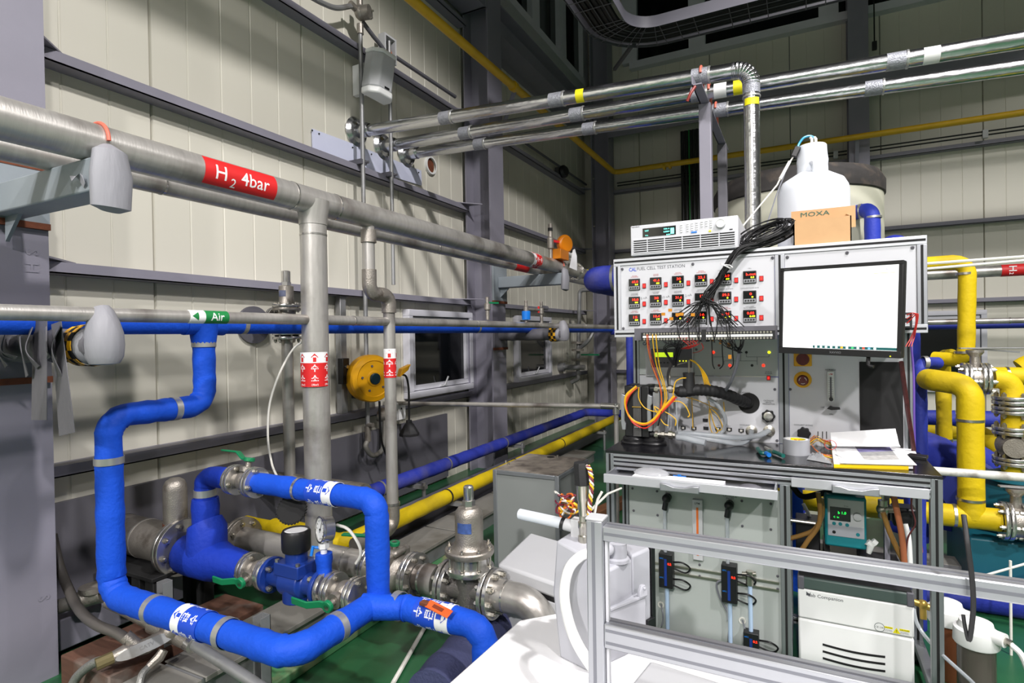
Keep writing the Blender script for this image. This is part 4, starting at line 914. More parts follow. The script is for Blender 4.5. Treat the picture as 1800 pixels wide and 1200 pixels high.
for y in (3.3, 4.9): part(o, 'support_leg', MB().cyl((LX+.1, y, 0), (LX+.1, y, LZ-.03), .014).box((LX-.08, y-.02, LZ-.075), (LX+.12, y+.02, LZ-.05)), M_galv)
single('floor_duct', 'dark steel duct on the floor between the blue and yellow pipes', 'duct', MB().box((-2.4, 2.7, .02), (-2.24, 7.0, .18)), M_steeld, bev=.004)
o = thing('cable_trough', 'galvanised floor trough with lids passing under the pipes along the wall', 'trough', (-2.03, 3, 0))
for y0, y1 in ((.62, 1.28), (1.295, 2.1), (2.115, 2.95), (2.965, 3.8), (3.815, 4.7), (4.715, 5.6)):
    part(o, 'lid', MB().box((-2.145, y0, .098), (-1.905, y1, .104)).box((-1.909, y0, .085), (-1.905, y1, .1)), M_galvd, bev=.002)
part(o, 'tray', MB().box((-2.13, .6, .0), (-1.92, 5.6, .097)), M_galv)
# strut posts under the blue loop
for i, (px, py, lab) in enumerate(((290, 1030, 'short upright strut offcut standing behind the blue pipe bend'), (460, 1092, 'short upright strut offcut holding the blue pipe near the lowest bend'))):
    p = at(px, py, Y=ylow+.14); o = thing('strut_post', lab, 'post', (p.x, p.y, 0)); zt = p.z+.02
    part(o, 'channel', MB().box((p.x-.02, p.y-.02, 0), (p.x-.0175, p.y+.02, zt)).box((p.x-.02, p.y+.0175, 0), (p.x+.02, p.y+.02, zt)).box((p.x+.0175, p.y-.02, 0), (p.x+.02, p.y+.02, zt)), M_galv)
o = thing('timber_block', 'dusty dark timber block under the conduit fittings by the trough', 'block', (-2.4, 1.3, 0))
part(o, 'block', MB().box((-2.5, 1.12, 0), (-2.18, 1.4, .13)), mat('dark_timber', (92, 62, 48), .8, var=.2, scale=12, stretch=(1, 8, 8), dirt=(120, 112, 104), dscale=6), bev=.006)
part(o, 'block', MB().box((-2.42, 1.5, 0), (-2.16, 1.75, .12)), MATS['dark_timber'], bev=.006)
o = thing('steel_frame_support', 'black steel support frame under the dusty wall stub pipe', 'support', (-2.7, 1.6, 0))
mb = MB()
for x in (-2.84, -2.6, -2.5): mb.box((x-.03, 1.45, 0), (x+.03, 1.5, .28)); mb.box((x-.03, 1.68, 0), (x+.03, 1.73, .28))
mb.box((-2.87, 1.44, .28), (-2.46, 1.74, .298))
part(o, 'frame', mb, M_blackm, bev=.003)
# conduit fittings and braided hoses bottom left
M_braid = mat('braided_hose', (150, 150, 146), .4, .6, var=.25, scale=160, bump=.3, bscale=300)
zq = .2; c0 = at(258, 1135, Z=zq); cT = at(300, 1110, Z=zq+.02)
o = thing('conduit_fitting', 'cast conduit tee with oval cover plate and braided hoses at lower left', 'fitting', c0)
d1 = (cT-at(205, 1152, Z=zq)).normalized()
cA = at(205, 1152, Z=zq)
part(o, 'body', MB().tube([cA-d1*.03, cA, cA+d1*.02, c0, cT], [.017, .022, .026, .028, .024], 14), M_cast)
nz = TOCAM(c0).normalized(); up_ = d1.cross(nz).normalized(); 
part(o, 'cover_plate', MB().prism([(math.cos(t)*.075+(.02 if math.cos(t) > 0 else -.02), math.sin(t)*.02) for t in [2*PI*k/20 for k in range(20)]], c0+nz*.024, d1, up_, nz*.006), M_galv)
part(o, 'lettering', flat_text('CATV', c0+nz*.031, d1, nz.cross(d1), .018, .003, lift=.0), M_inox2)
part(o, 'hose', MB().tube(spline([cA-d1*.03, at(165, 1165, Z=.18), at(135, 1190, Z=.12), at(120, 1225, Z=.05)], 6), .016, 12), M_braid)
part(o, 'collar', MB().cyl(cA-d1*.06, cA-d1*.01, .021, n=10), mat('brass_dull', (122, 112, 78), .45, .6))
cB = at(228, 1128, Z=zq+.03)
part(o, 'hose', MB().tube(spline([cB, at(205, 1112, Z=zq+.05), at(170, 1098, Z=zq+.06), at(140, 1072, Z=.27), at(119, 1032, X=-2.66), at(103, 990, X=-2.75), at(92, 940, X=-2.8)], 7), .018, 12), mat('old_hose', (96, 92, 88), .45, .3, var=.1))
part(o, 'collar', MB().cyl(c0-d1*.02, cB+V((-.02, -.005, .02)), .022, n=12), M_cast)
p2 = at(312, 1118, Z=zq)
part(o, 'cross', MB().cyl(at(268, 1098, Z=zq+.02), at(335, 1128, Z=zq-.01), .03).sphere(cT, .04, 14), M_cast)
part(o, 'pipe', MB().tube([at(335, 1128, Z=zq-.01), at(440, 1195, Z=.14), at(470, 1215, Z=.12)], .02, 12), M_galv)
part(o, 'coupling', MB().cyl(at(330, 1126, Z=zq-.01), at(342, 1134, Z=zq-.015), .031, n=12), M_inox2)
part(o, 'pipe', MB().tube([at(268, 1098, Z=zq+.02), at(215, 1070, Z=zq+.06), at(190, 1058, Z=zq+.08)], .022, 12), M_cast)
q1, q2 = at(280, 1155, Z=.16), at(262, 1172, Z=.14)
part(o, 'small_elbow', MB().tube([at(288, 1142, Z=.18), q1, q2], [.016, .019, .015], 10), M_cast)
part(o, 'hose', MB().tube(spline([q2, at(250, 1185, Z=.13), at(243, 1210, Z=.1)], 5), .013, 10), M_braid)
o = thing('wall_conduit', 'grey conduit elbow running along the wall foot behind the blue pipe', 'conduit', at(130, 1062, X=-2.7))
part(o, 'tube', MB().tube([at(95, 1068, X=-2.7), at(150, 1052, X=-2.7)], .028, 14), M_galvd)
part(o, 'elbow_body', MB().tube([at(140, 1055, X=-2.7), at(160, 1046, X=-2.69), at(180, 1040, X=-2.66)], [.036, .042, .045], 14).cyl(at(163, 1034, X=-2.68)-V((0, 0, .01)), at(163, 1034, X=-2.68)+V((0, 0, .012)), .05), M_cast)
single('sensor_cable', 'thin white cable hanging in front of the relief valve pipe', 'cable', MB().tube(spline([at(536, 598, X=-2.06), at(515, 614, X=-2.12), at(492, 655, X=-2.15), at(474, 710, X=-2.2), at(471, 770, X=-2.2), at(478, 815, X=-2.2), at(488, 840, Y=ymet)], 8), .005, 8), M_wire_w)
single('sensor_cable', 'thick white cable looping from the round gauge behind the blue riser', 'cable', MB().tube(spline([at(592, 922, Y=ymet+.05), at(612, 930, Y=ymet+.05), at(630, 955, Y=ymet+.05), at(634, 975, Y=ymet+.05), at(626, 990, Y=ymet+.05)], 8), .006, 8), M_wire_w)
single('floor_cable', 'straight white cable lying on the green floor under the blue branch', 'cable', MB().tube([at(784, 1053, Z=.012), at(745, 1105, Z=.012), at(690, 1202, Z=.012)], .009, 8), M_wire_w)
o = thing('pipe_tag', 'orange plastic tag clipped on the blue branch pipe', 'tag', at(765, 1067, Y=ymet)); c = at(765, 1066, Y=ymet-.02)
ta0, ta1 = at(752, 1060, Z=.418), at(791, 1080, Z=.412); part(o, 'tag', MB().bar(ta0, ta1, .03, .004, (0, -.45, .9)), M_orange, bev=.001); part(o, 'marking', MB().bar(ta0*.75+ta1*.25+V((0, -.001, .0028)), ta0*.3+ta1*.7+V((0, -.001, .0028)), .012, .001, (0, -.45, .9)), mat('tag_print_dark', (120, 50, 24), .5))
part(o, 'clip', MB().cbox(ta0+V((-.012, .0, -.002)), (.03, .024, .012)), M_rust, bev=.002)
single('pit_kerb', 'low painted concrete kerb with worn green edge by the trough', 'kerb', MB().box((-1.86, .5, 0), (-1.74, 2.9, .04)), mat('kerb_green', (70, 124, 80), .6, var=.15, scale=8, dirt=(140, 130, 100), dscale=6), bev=.006)
single('pit_kerb', 'far rusty edged kerb on the green floor behind the grey cabinet', 'kerb', MB().bar((-1.4, 3.4, .035), (-.75, 6.2, .035), .08, .07), mat('rusty_kerb', (112, 72, 44), .8, var=.2, scale=10), bev=.006)

for k, (dz, lab) in enumerate(((.05, 'upper of two thin dark cables running along the back wall rail'), (.085, 'second thin dark cable running just above the other on the back wall rail'))):
    o = thing('wall_cable', lab, 'cable', (1, 8.25, GZ[3]+dz))
    for a, b in ((-2.4, .53), (.77, 4.2)): part(o, 'cable', MB().cyl((a, 8.24-.02*k, GZ[3]+dz), (b, 8.24-.02*k, GZ[3]+dz), .009, n=8), M_wire_k)
    if k == 0:
        for q in ((1469, 270), (1732, 232)): p = at(q[0], q[1], Y=8.22); part(o, 'clip', MB().cbox((p.x, 8.235, GZ[3]+.06), (.05, .05, .09)), M_lightgrey)
q = at(989, 302, X=-2.84); o = thing('alarm_bell', 'small round dark alarm bell on the rail near the corner', 'bell', q)
part(o, 'bell', MB().lathe([(.085, 0), (.085, .03), (.06, .06), (.02, .07), (0, .07)], q, (.95, -.3, 0), 24), M_black); part(o, 'base', MB().cbox(q+V((-.05, .02, 0)), (.09, .12, .12)), M_steeld)
part(o, 'conduit', MB().tube([q+V((-.02, -1.2, .06)), q+V((-.02, .0, .06)), q+V((-.02, 1.0, .06))], .015, 8), M_steeld)
q = at(1537, 76, Y=7.9); o = thing('hanging_cord', 'thin dark cord with a small weight hanging in front of the back wall column', 'cord', q)
part(o, 'cord', MB().cyl(q, q+V((0, 0, 2.2)), .008, n=6), M_wire_k); part(o, 'weight', MB().cbox(q+V((0, 0, -.03)), (.05, .04, .1)), M_black, bev=.006)
# ================================================================ fuel cell test station
X0, X1, YF, YB = -.722, .39, 2.4, 2.86
ZB0, ZB1 = 1.289, 1.626
XM = at(1371, 520, Y=YF).x
st = thing('test_station', 'white and aluminium test station on a frame, full of small red digital controllers', 'test station', (-.16, 2.6, 0))
UX, UZ, NF = V((1, 0, 0)), V((0, 0, 1)), V((0, -1, 0))
def profile(o, lo, hi, slots=(), m=None, name='frame_profile'):
    p = part(o, name, MB().box(lo, hi), m or M_alu, bev=.0015)
    if slots:
        mb = MB()
        for a, b in slots: mb.box(a, b)
        part(p, 'slot', mb, M_blackm)
    return p
t = .03
def hprof(o, xa, xb, z, y, m=None, h=t, d=t):
    c = z+h*.5; profile(o, (xa, y, z), (xb, y+d, z+h), [((xa+.004, y-.0006, c-.004), (xb-.004, y, c+.004))], m)
def vprof(o, x, za, zb, y, m=None, w=t, d=t, side=True):
    c = x+w*.5; s = [((c-.004, y-.0006, za+.002), (c+.004, y, zb-.002))]
    profile(o, (x, y, za), (x+w, y+d, zb), s, m)
hprof(st, X0, X1, ZB1-t, YF, M_aluw); hprof(st, X0, X1, ZB0, YF, M_aluw)
vprof(st, X0, ZB0+t, ZB1-t, YF, M_aluw); vprof(st, X1-t, ZB0+t, ZB1-t, YF, M_alu); vprof(st, XM-.017, ZB0+t, ZB1-t, YF, M_alu, .034)
part(st, 'top_cover', MB().box((X0+.004, YF+.01, ZB1-.004), (X1-.004, 3.05, ZB1)), M_white)
part(st, 'side_cover', MB().box((X0+.004, YF+t, ZB0), (X0+.01, YB, ZB1-t)), M_white)
part(st, 'side_cover', MB().box((X1-.01, YF+t, ZB0), (X1-.004, YB, ZB1-t)), M_white)
part(st, 'bottom_cover', MB().box((X0+.004, YF+t, ZB0+.004), (X1-.004, YB, ZB0+.01)), M_white)
part(st, 'upper_panel', MB().box((X0+t+.001, YF+.004, ZB0+t+.001), (XM-.018, YF+.012, ZB1-t-.001)), M_white)
part(st, 'upper_panel', MB().box((XM+.018, YF+.004, ZB0+t+.001), (X1-t-.001, YF+.012, ZB1-t-.001)), M_white)
YP = YF+.004
def screw(px, py, Y=YP, r=.006):
    p = at(px, py, Y=Y); part(st, 'screw', MB().lathe([(r, 0), (r, .003), (r*.45, .004), (r*.4, .0015)], p, NF, 10), M_steeld)
for q in ((1094, 473), (1218, 464), (1096, 577), (1358, 453), (1384, 452), (1489, 444), (1604, 435)): screw(*q)
p = at(1112, 474, Y=YP)
part(st, 'lettering', flat_text('CAL', p, UX, UZ, .022, .02, width=.032), M_signblue, label='blue maker lettering')
p = at(1161, 470, Y=YP); part(st, 'lettering', flat_text('FUEL CELL TEST STATION', p, UX, UZ, .0185, .002, width=.198), mat('print_grey', (70, 72, 78), .6))
# controllers: 18 of one kind, parts share mesh data
ref0 = at(1060+278/5, 360+700/5, Y=YP)
def mk_controller():
    c = ref0; w = .024
    body = part(st, 'controller', MB().box(c+V((-w, -.008, -w)), c+V((w, 0, w))), M_rub, bev=.002)
    sub = [part(body, 'keypad', MB().box(c+V((-w+.002, -.0092, -w+.002)), c+V((w-.002, -.008, -w+.016))), mat('keypad_grey', (140, 142, 146), .5)),
           part(body, 'display', MB().box(c+V((-w+.003, -.0088, -w+.018)), c+V((w-.003, -.008, w-.004))), M_darkgl)]
    for k in range(4): sub.append(part(body, 'button', MB().cyl(c+V((-.0145+.0097*k, -.0105, -w+.009)), c+V((-.0145+.0097*k, -.009, -w+.009)), .0036, n=10), M_black))
    return body, sub
body0, sub0 = mk_controller()
sw0 = ref0+V((.0415, 0, -.008))
def mk_switch(c, parent):
    b = part(parent, 'rocker_switch', MB().box(c+V((-.0075, -.004, -.0105)), c+V((.0075, 0, .0105))), M_red_dk, bev=.001)
    l = part(b, 'lit_rocker', MB().box(c+V((-.0055, -.006, -.008)), c+V((.0055, -.004, .008))), M_led_dim)
    l2 = part(b, 'lamp_spot', MB().cyl(c+V((0, -.0066, 0)), c+V((0, -.006, 0)), .0028, n=8), M_led_r)
    return b, [l, l2]
M_red_dk = mat('switch_red_dark', (110, 14, 16), .35); M_led_dim = mat('switch_red_lit', (214, 24, 26), emit=.55)
swb0, sws0 = mk_switch(sw0, st)
cols = (278, 465, 660, 862, 1073, 1290); rows = ((700, 688, 675, 662, 650, 635), (857, 843, 838, 826, 816, 808), (1010, 1002, 996, 988, 983, 976))
vals = (('65.0', '0.0'), ('41.6', '80'), ('30', '0'), ('22.1', '0'), ('60.9', '60'), ('b.out', '0.0'), ('18.8', '00'), ('38', '0'), ('31.6', '0'), ('17', '21'), ('59.5', '0'), ('0', '0'), ('15', '00'), ('18.4', '19'), ('19', '0'), ('16', '0'), ('0.01', '-.99'), ('0.03', '0.03'))
caps = ('ANODE\nHUMIDIFIER', 'ANODE\nHEATER', 'ANODE\nPREHEATER', 'ANODE\nLINE HEATER', 'COOLANT IN TEMP', 'CELL', 'CATHODE\nHUMIDIFIER', 'CATHODE\nHEATER', 'CATHODE\nPREHEATER', 'CATHODE\nLINE HEATER', 'COOLANT OUT TEMP', 'COOLANT FLOW RATE', 'ANODE\nINLET TEMP', 'ANODE\nOUTLET TEMP', 'CATHODE\nINLET TEMP', 'CATHODE\nOUTLET TEMP', 'ANODE\nBACK PRESSURE', 'CATHODE\nBACK PRESSURE')
M_capr = mat('caption_red', (176, 60, 56), .6); M_capk = MATS['print_grey']
i = 0
for r_ in range(3):
    for c_ in range(6):
        c = at(1060+cols[c_]/5, 360+rows[r_][c_]/5, Y=YP); dl = c-ref0
        if i == 0: b = body0; sb = swb0
        else:
            b = reuse(body0, st, dl)
            for s in sub0: reuse(s, b, (0, 0, 0))
            sb = reuse(swb0, st, dl)
            for s in sws0: reuse(s, sb, (0, 0, 0))
        hi, lo = vals[i]
        part(b, 'digits', flat_text(hi, c+V((.004, -.0089, .0105)), UX, UZ, .0135, .02, width=min(.036, .0088*len(hi.replace('.', '')))), M_led_r)
        part(b, 'digits', flat_text(lo, c+V((.010, -.0089, -.0015)), UX, UZ, .0095, .02, width=min(.022, .0066*len(lo.replace('.', '')))), M_led_y)
        part(st, 'lettering', flat_text(caps[i], c+V((0, 0, .034)), UX, UZ, .0062, .0), M_capr if caps[i].startswith('A') else M_capk)
        i += 1
for s, q in (('5 nA', (1132, 524)), ('10 nA', (1170, 522)), ('2 nA', (1210, 519))):
    p = at(q[0], q[1], Y=YP); part(st, 'lettering', flat_text(s, p, V((1, 0, .12)), V((-.12, 0, 1)), .014, -.005), M_capk)
# ---- lower cabinet panels
YL = 2.70
ZT = .82
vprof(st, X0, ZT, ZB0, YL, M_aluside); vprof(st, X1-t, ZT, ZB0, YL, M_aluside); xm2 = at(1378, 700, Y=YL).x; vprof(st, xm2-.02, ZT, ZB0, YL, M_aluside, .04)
part(st, 'lower_panel', MB().box((X0+t, YL+.004, ZT), (xm2-.021, YL+.01, 1.105)), M_white)
part(st, 'lower_panel', MB().box((X0+t, YL+.003, 1.108), (xm2-.021, YL+.01, ZB0)), M_lowpanel_shade)  # upper half greyer: shade of the overhanging box put into the panel colour
part(st, 'lower_panel', MB().box((xm2+.021, YL+.004, ZT), (X1-t, YL+.01, ZB0)), M_white)
YQ = YL+.003
bp0, bp1 = at(1512, 778, Y=YQ), at(1588, 636, Y=YQ)
part(st, 'dark_cover', MB().box((bp0.x, YQ-.002, ZT), (X1-t-.004, YQ, bp1.z)), M_blackm)
def P2(px, py, d=0): return at(px, py, Y=YQ)+V((0, -d, 0))
c0, c1 = P2(1136, 668), P2(1219, 610)
ins = part(st, 'rack_module', MB().box((c0.x, YQ-.012, c0.z+.02), (c1.x, YQ, c1.z)), M_lightgrey, bev=.002, label='rack module with green lcd')
part(ins, 'face', MB().box((P2(1146, 645).x, YQ-.0135, P2(1146, 645).z), (P2(1217, 612).x, YQ-.012, P2(1217, 612).z)), M_steeld)
part(ins, 'lcd', MB().box((P2(1153, 627).x, YQ-.0155, P2(1153, 627).z), (P2(1184, 619).x, YQ-.0135, P2(1184, 619).z)), M_lcd)
for px in (1159, 1190, 1196, 1202, 1207, 1212): part(ins, 'lamp', MB().cyl(P2(px, 634, .0135), P2(px, 634, .016), .0028, n=8), M_led_y)
for px in (1163, 1169, 1175, 1181): part(ins, 'button', MB().cyl(P2(px, 637, .0135), P2(px, 637, .0165), .004, n=8), M_black)
part(st, 'lettering', flat_text('CAL', P2(1136, 604, .0005), UX, UZ, .02, .02, width=.034), mat('print_navy', (26, 36, 92), .6))
for q in ((1125, 597), (1139, 614), (1140, 643), (1224, 614), (1363, 592), (1362, 684), (1389, 684), (1141, 683), (1366, 774)): screw(q[0], q[1], YQ)
mb = MB()
for a, b in (((1254, 627), (1275, 627)), ((1273, 634), (1331, 634)), ((1312, 627), (1352, 627)), ((1312, 618), (1312, 627)), ((1352, 618), (1352, 627)), ((1331, 627), (1331, 641)), ((1302, 615), (1302, 634)), ((1273, 634), (1273, 641))):
    mb.bar(P2(*a, .0008), P2(*b, .0008), .0014, .001, (0, 1, 0))
part(st, 'flow_diagram', mb, M_capk)
for q, m in (((1254, 619), M_led_r), ((1283, 642), M_led_r), ((1264, 642), M_red_dk), ((1342, 642), M_led_r), ((1312, 619), M_black), ((1322, 642), M_black), ((1352, 619), M_led_y)):
    part(st, 'lamp', MB().lathe([(.006, 0), (.006, .002), (.0035, .002), (.003, .005), (0, .006)], P2(*q), NF, 10), m)
sb = reuse(swb0, st, P2(1351, 664)-sw0)
for s in sws0: reuse(s, sb, (0, 0, 0))
for s, q in (('STACK\nPOWER', (1351, 655)), ('CATHODE', (1310, 690)), ('CATHODE\nBACK\nREGULATOR', (1351, 707)), ('COOLANT', (1309, 747)), ('N2 PURGE', (1460, 650)), ('OFF', (1446, 716)), ('ON', (1461, 728)), ('COOLANT BYPASS', (1412, 747))):
    part(st, 'lettering', flat_text(s, P2(*q), UX, UZ, .0085, .004), M_capk)
c = P2(1316, 708); part(st, 'hole_ring', MB().lathe([(.045, 0), (.045, .004), (.034, .004), (.034, 0)], c, NF, 28, False).cyl(c, c+V((0, -.001, 0)), .036), M_blackm)
def star_knob(q, r, m, cap=None, n=7):
    c = P2(*q); poly = [((r*(1+.09*math.cos(n*a)))*math.cos(a), (r*(1+.09*math.cos(n*a)))*math.sin(a)) for a in [2*PI*k/56 for k in range(56)]]
    k = part(st, 'knob', MB().prism(poly, c+V((0, -.008, 0)), UX, UZ, V((0, -.022, 0))).cyl(c, c+V((0, -.01, 0)), r*.5), m, bev=.003)
    if cap: part(k, 'knob_cap', MB().lathe([(r*.74, 0), (r*.74, .003), (r*.66, .004), (0, .003)], c+V((0, -.03, 0)), NF, 28), cap)
star_knob((1351, 730), .0255, M_black, M_inox2); star_knob((1413, 760), .0245, M_black)
for q in ((1321, 757), (1352, 757)):
    c = P2(*q); part(st, 'bulkhead_fitting', MB().lathe([(.024, 0), (.024, .006), (.018, .008), (.018, .02), (.013, .022), (.013, .045), (.010, .05)], c, NF, 24), M_bolt)
for q in ((1201, 751), (1220, 752), (1240, 738), (1241, 752), (1262, 753), (1282, 754), (1303, 756)):
    c = P2(*q); b = part(st, 'mini_socket', MB().box(c+V((-.011, -.006, -.007)), c+V((.011, 0, .007))), M_black, bev=.001)
    if q[1] != 738 and q[0] != 1241: part(b, 'plug', MB().box(c+V((-.004, -.016, -.004)), c+V((.006, -.006, .004))), M_wire_w)
    part(st, 'lettering', flat_text(('IN', 'OUT', 'AUX')[q[0] % 3], c+V((0, -.0005, .013)), UX, UZ, .006, .0), M_capk)
# emergency stop, main switch, flowmeter, lever
c = P2(1411, 667); e = part(st, 'emergency_stop', MB().lathe([(.034, 0), (.034, .004), (.03, .008), (.02, .01), (.02, .03)], c, NF, 32), M_ytape)
part(e, 'mushroom_button', MB().lathe([(.018, .01), (.018, .03), (.022, .032), (.022, .044), (.018, .05), (0, .052)], c, NF, 28), mat('stop_red', (96, 18, 18), .35))
mb = MB()
for a0 in (0, 2.1, 4.2):
    n = 8; mb.tube([c+V((math.cos(a0+k*.16)*.0135, -.0515, math.sin(a0+k*.16)*.0135)) for k in range(n)], .001, 6)
part(e, 'marking', mb, M_wht)
c = P2(1411, 631); e = part(st, 'main_switch', MB().cbox(c+V((0, -.004, 0)), (.068, .008, .06)), M_ytape, bev=.006)
part(e, 'knob', MB().cyl(c+V((0, -.008, 0)), c+V((0, -.024, 0)), .025).cbox(c+V((0, -.03, 0)), (.014, .014, .05)), mat('stop_red', (96, 18, 18)))
a, b = P2(1454, 704), P2(1466, 652); f = part(st, 'flow_gauge', MB().box((a.x, YQ-.022, a.z), (b.x, YQ, b.z)), mat('acrylic_grey', (206, 208, 206), .2, var=.01), bev=.002)
part(f, 'float_tube', MB().box(((a.x+b.x)/2-.003, YQ-.024, a.z+.012), ((a.x+b.x)/2+.003, YQ-.022, b.z-.024)), M_steeld)
mb = MB()
for k in range(9): z = a.z+.022+(b.z-a.z-.05)*k/8; mb.box(((a.x+b.x)/2-.009, YQ-.0226, z), ((a.x+b.x)/2+.009, YQ-.022, z+.0008))
part(f, 'scale_marks', mb, M_capk)
part(f, 'valve_knob', MB().cyl(((a.x+b.x)/2, YQ-.02, a.z+.01), ((a.x+b.x)/2, YQ-.042, a.z+.01), .0075, n=14), M_black)
part(f, 'lettering', flat_text('LPM', V(((a.x+b.x)/2, YQ-.0222, b.z-.012)), UX, UZ, .008, .01), M_red)
c = P2(1461, 716); part(st, 'selector_lever', MB().prism([(-.016, -.003), (-.006, .007), (.012, .005), (.03, .005), (.032, -.004), (.0, -.008)], c+V((0, -.012, 0)), UX, UZ, V((0, -.014, 0))).cyl(c, c+V((0, -.013, 0)), .007), M_black, bev=.001)
for px in (1438, 1446, 1453): part(st, 'vent_slot', MB().box((P2(px, 771).x-.0015, YQ-.001, P2(px, 771).z), (P2(px, 771).x+.0015, YQ, P2(px, 758).z)), M_blackm)
# ---- table
XT0, XT1, YT = -.735, .408, 2.29
part(st, 'table_top', MB().box((XT0, YT, ZT-.012), (XT1, YL, ZT)), mat('table_black', (24, 24, 27), .16, var=.1, scale=12, spec=.5, dirt=(60, 60, 62), dscale=14, dlo=.6, dhi=.9), bev=.002)
hprof(st, XT0+.03, XT1-.03, ZT-.042, YT+.002); hprof(st, XT0+.03, XT1-.03, ZT-.078, YT+.002)
xc_ = at(1379, 850, Y=YT).x
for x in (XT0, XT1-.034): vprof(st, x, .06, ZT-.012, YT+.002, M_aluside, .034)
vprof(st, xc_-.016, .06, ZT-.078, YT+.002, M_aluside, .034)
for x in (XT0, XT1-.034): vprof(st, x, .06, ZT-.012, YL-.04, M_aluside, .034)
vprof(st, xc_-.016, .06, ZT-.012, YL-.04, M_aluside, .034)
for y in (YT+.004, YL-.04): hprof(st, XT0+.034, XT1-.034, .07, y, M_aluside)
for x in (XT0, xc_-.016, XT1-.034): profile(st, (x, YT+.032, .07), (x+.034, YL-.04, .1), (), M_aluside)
for x in (XT0+.017, XT1-.017):
    for y in (YT+.02, YL-.02): part(st, 'caster', MB().cyl((x-.012, y, .028), (x+.012, y, .028), .028, n=20).cyl((x, y, .03), (x, y, .065), .012), M_black)
YU = 2.36
part(st, 'low_panel', MB().box((at(1106, 880, Y=2.36).x, YU, .02), (xc_-.018, YU+.006, .70)), M_lowpanel_shade)
for q in ((1112, 858), (1155, 863), (1114, 897), (1156, 905), (1304, 880), (1355, 885), (1305, 924), (1355, 930), (1230, 992), (1230, 1012), (1367, 1012), (1367, 1035)): screw(q[0], q[1], YU, .005)
def P3(px, py, d=0): return at(px, py, Y=YU)+V((0, -d, 0))
a, b = P3(1219, 945), P3(1236, 877); f = part(st, 'flow_gauge', MB().box((a.x, YU-.022, a.z-.08), (b.x, YU, b.z)), M_lightgrey, bev=.002)
part(f, 'float_tube', MB().box(((a.x+b.x)/2-.004, YU-.024, a.z-.06), ((a.x+b.x)/2+.004, YU-.022, b.z-.03)), M_wire_o)
part(f, 'lettering', flat_text('LPM', V(((a.x+b.x)/2, YU-.0222, b.z-.014)), UX, UZ, .012, .01), M_capk)
for q in ((1174, 873), (1283, 885)):
    c = P3(*q); f = part(st, 'elbow_fitting', MB().cyl(c, c+V((0, -.03, 0)), .016, n=16).sphere(c+V((0, -.03, 0)), .018, 12).cyl(c+V((0, -.03, 0)), c+V((-.008, -.03, -.045)), .011, n=12), M_black)
    part(f, 'tube', MB().tube([c+V((-.008, -.03, -.04)), c+V((-.008, -.025, -.2)), c+V((-.008, -.02, -.45))], .007, 10), M_clear)
for s, q in (('ANODE\nINLET', (1176, 864)), ('CATHODE\nINLET', (1283, 874)), ('COOLANT', (1227, 865))): part(st, 'lettering', flat_text(s, P3(*q), UX, UZ, .011, .004), M_capk)
for dz in (0, -.028): part(st, 'mounting_rail', MB().box((XT0+.085, YU-.008, P3(1230, 1003).z+dz), (xc_-.024, YU, P3(1230, 1003).z+dz+.008)), M_bolt)
def flow_controller(q0, q1, led):
    a, b = P3(*q0), P3(*q1); xm_ = (a.x+b.x)/2
    o = part(st, 'mass_flow_controller', MB().box((a.x, YU-.05, a.z), (b.x, YU-.008, b.z)), M_black, bev=.002)
    part(o, 'face_strip', MB().box((xm_-.005, YU-.0512, a.z+.01), (xm_+.005, YU-.05, b.z-.02)), MATS['meter_blue'] if 'meter_blue' in MATS else M_signblue)
    part(o, 'digits', flat_text('0.2', V((b.x-.012, YU-.0505, a.z+(b.z-a.z)*led)), UX, UZ, .012, .03), M_led_r)
    part(o, 'logo', flat_text('MFC', V((a.x+.012, YU-.0505, a.z+(b.z-a.z)*.86)), UX, UZ, .008, .01).add([], []), MATS['lever_blue'])
    part(o, 'logo', flat_text('MFC', V((a.x+.012, YU-.0505, a.z+(b.z-a.z)*.3)), UX, UZ, .008, .01), MATS['lever_blue'])
    return xm_, a, b
for q0, q1, l in (((1163, 1023), (1186, 968), .72), ((1271, 1048), (1297, 988), .7), ((1309, 1152), (1335, 1105), .75)):
    xm_, a, b = flow_controller(q0, q1, l)
    part(st, 'tube', MB().tube([V((xm_, YU-.025, a.z)), V((xm_, YU-.025, .1))], .008, 10), mat('pale_blue_tube', (168, 190, 216), .35))
    for k in (.25, .75):
        z = a.z+(b.z-a.z)*k; part(st, 'cable', MB().tube(spline([V((b.x, YU-.03, z)), V((b.x+.04, YU-.05, z+.01)), V((b.x+.065, YU-.03, z-.015)), V((b.x+.045, YU-.02, z-.04)), V((b.x, YU-.03, z-.025))], 6), .0035, 6), M_wire_k)
part(st, 'tube', MB().tube([P3(1319, 1000, .03), P3(1323, 1190, .03)], .008, 10), MATS['pale_blue_tube']); part(st, 'valve_body', MB().cyl(P3(1319, 1022, .03), P3(1319, 998, .03), .014, n=10).cyl(P3(1306, 1003, .03), P3(1330, 1003, .03), .009), M_bolt)
part(st, 'cable', MB().tube(spline([P3(1272, 1015, .02), P3(1261, 1022, .02), P3(1266, 1045, .02), P3(1282, 1080, .02), P3(1281, 1130, .02)], 6), .004, 6), M_wire_g)
for q in ((1162, 1062), (1305, 1090)):
    c = P3(*q); part(st, 'grommet', MB().lathe([(.013, 0), (.013, .004), (.008, .004), (.008, 0)], c, NF, 16, False), M_wire_w); part(st, 'cable', MB().tube(spline([c, c+V((.01, -.02, -.02)), c+V((.012, -.02, -.05)), c+V((.004, -.02, -.08))], 5), .003, 6), M_wire_g)
vprof(st, at(1094, 880, Y=2.36).x, .03, .70, YU-.004, M_aluside, .026)
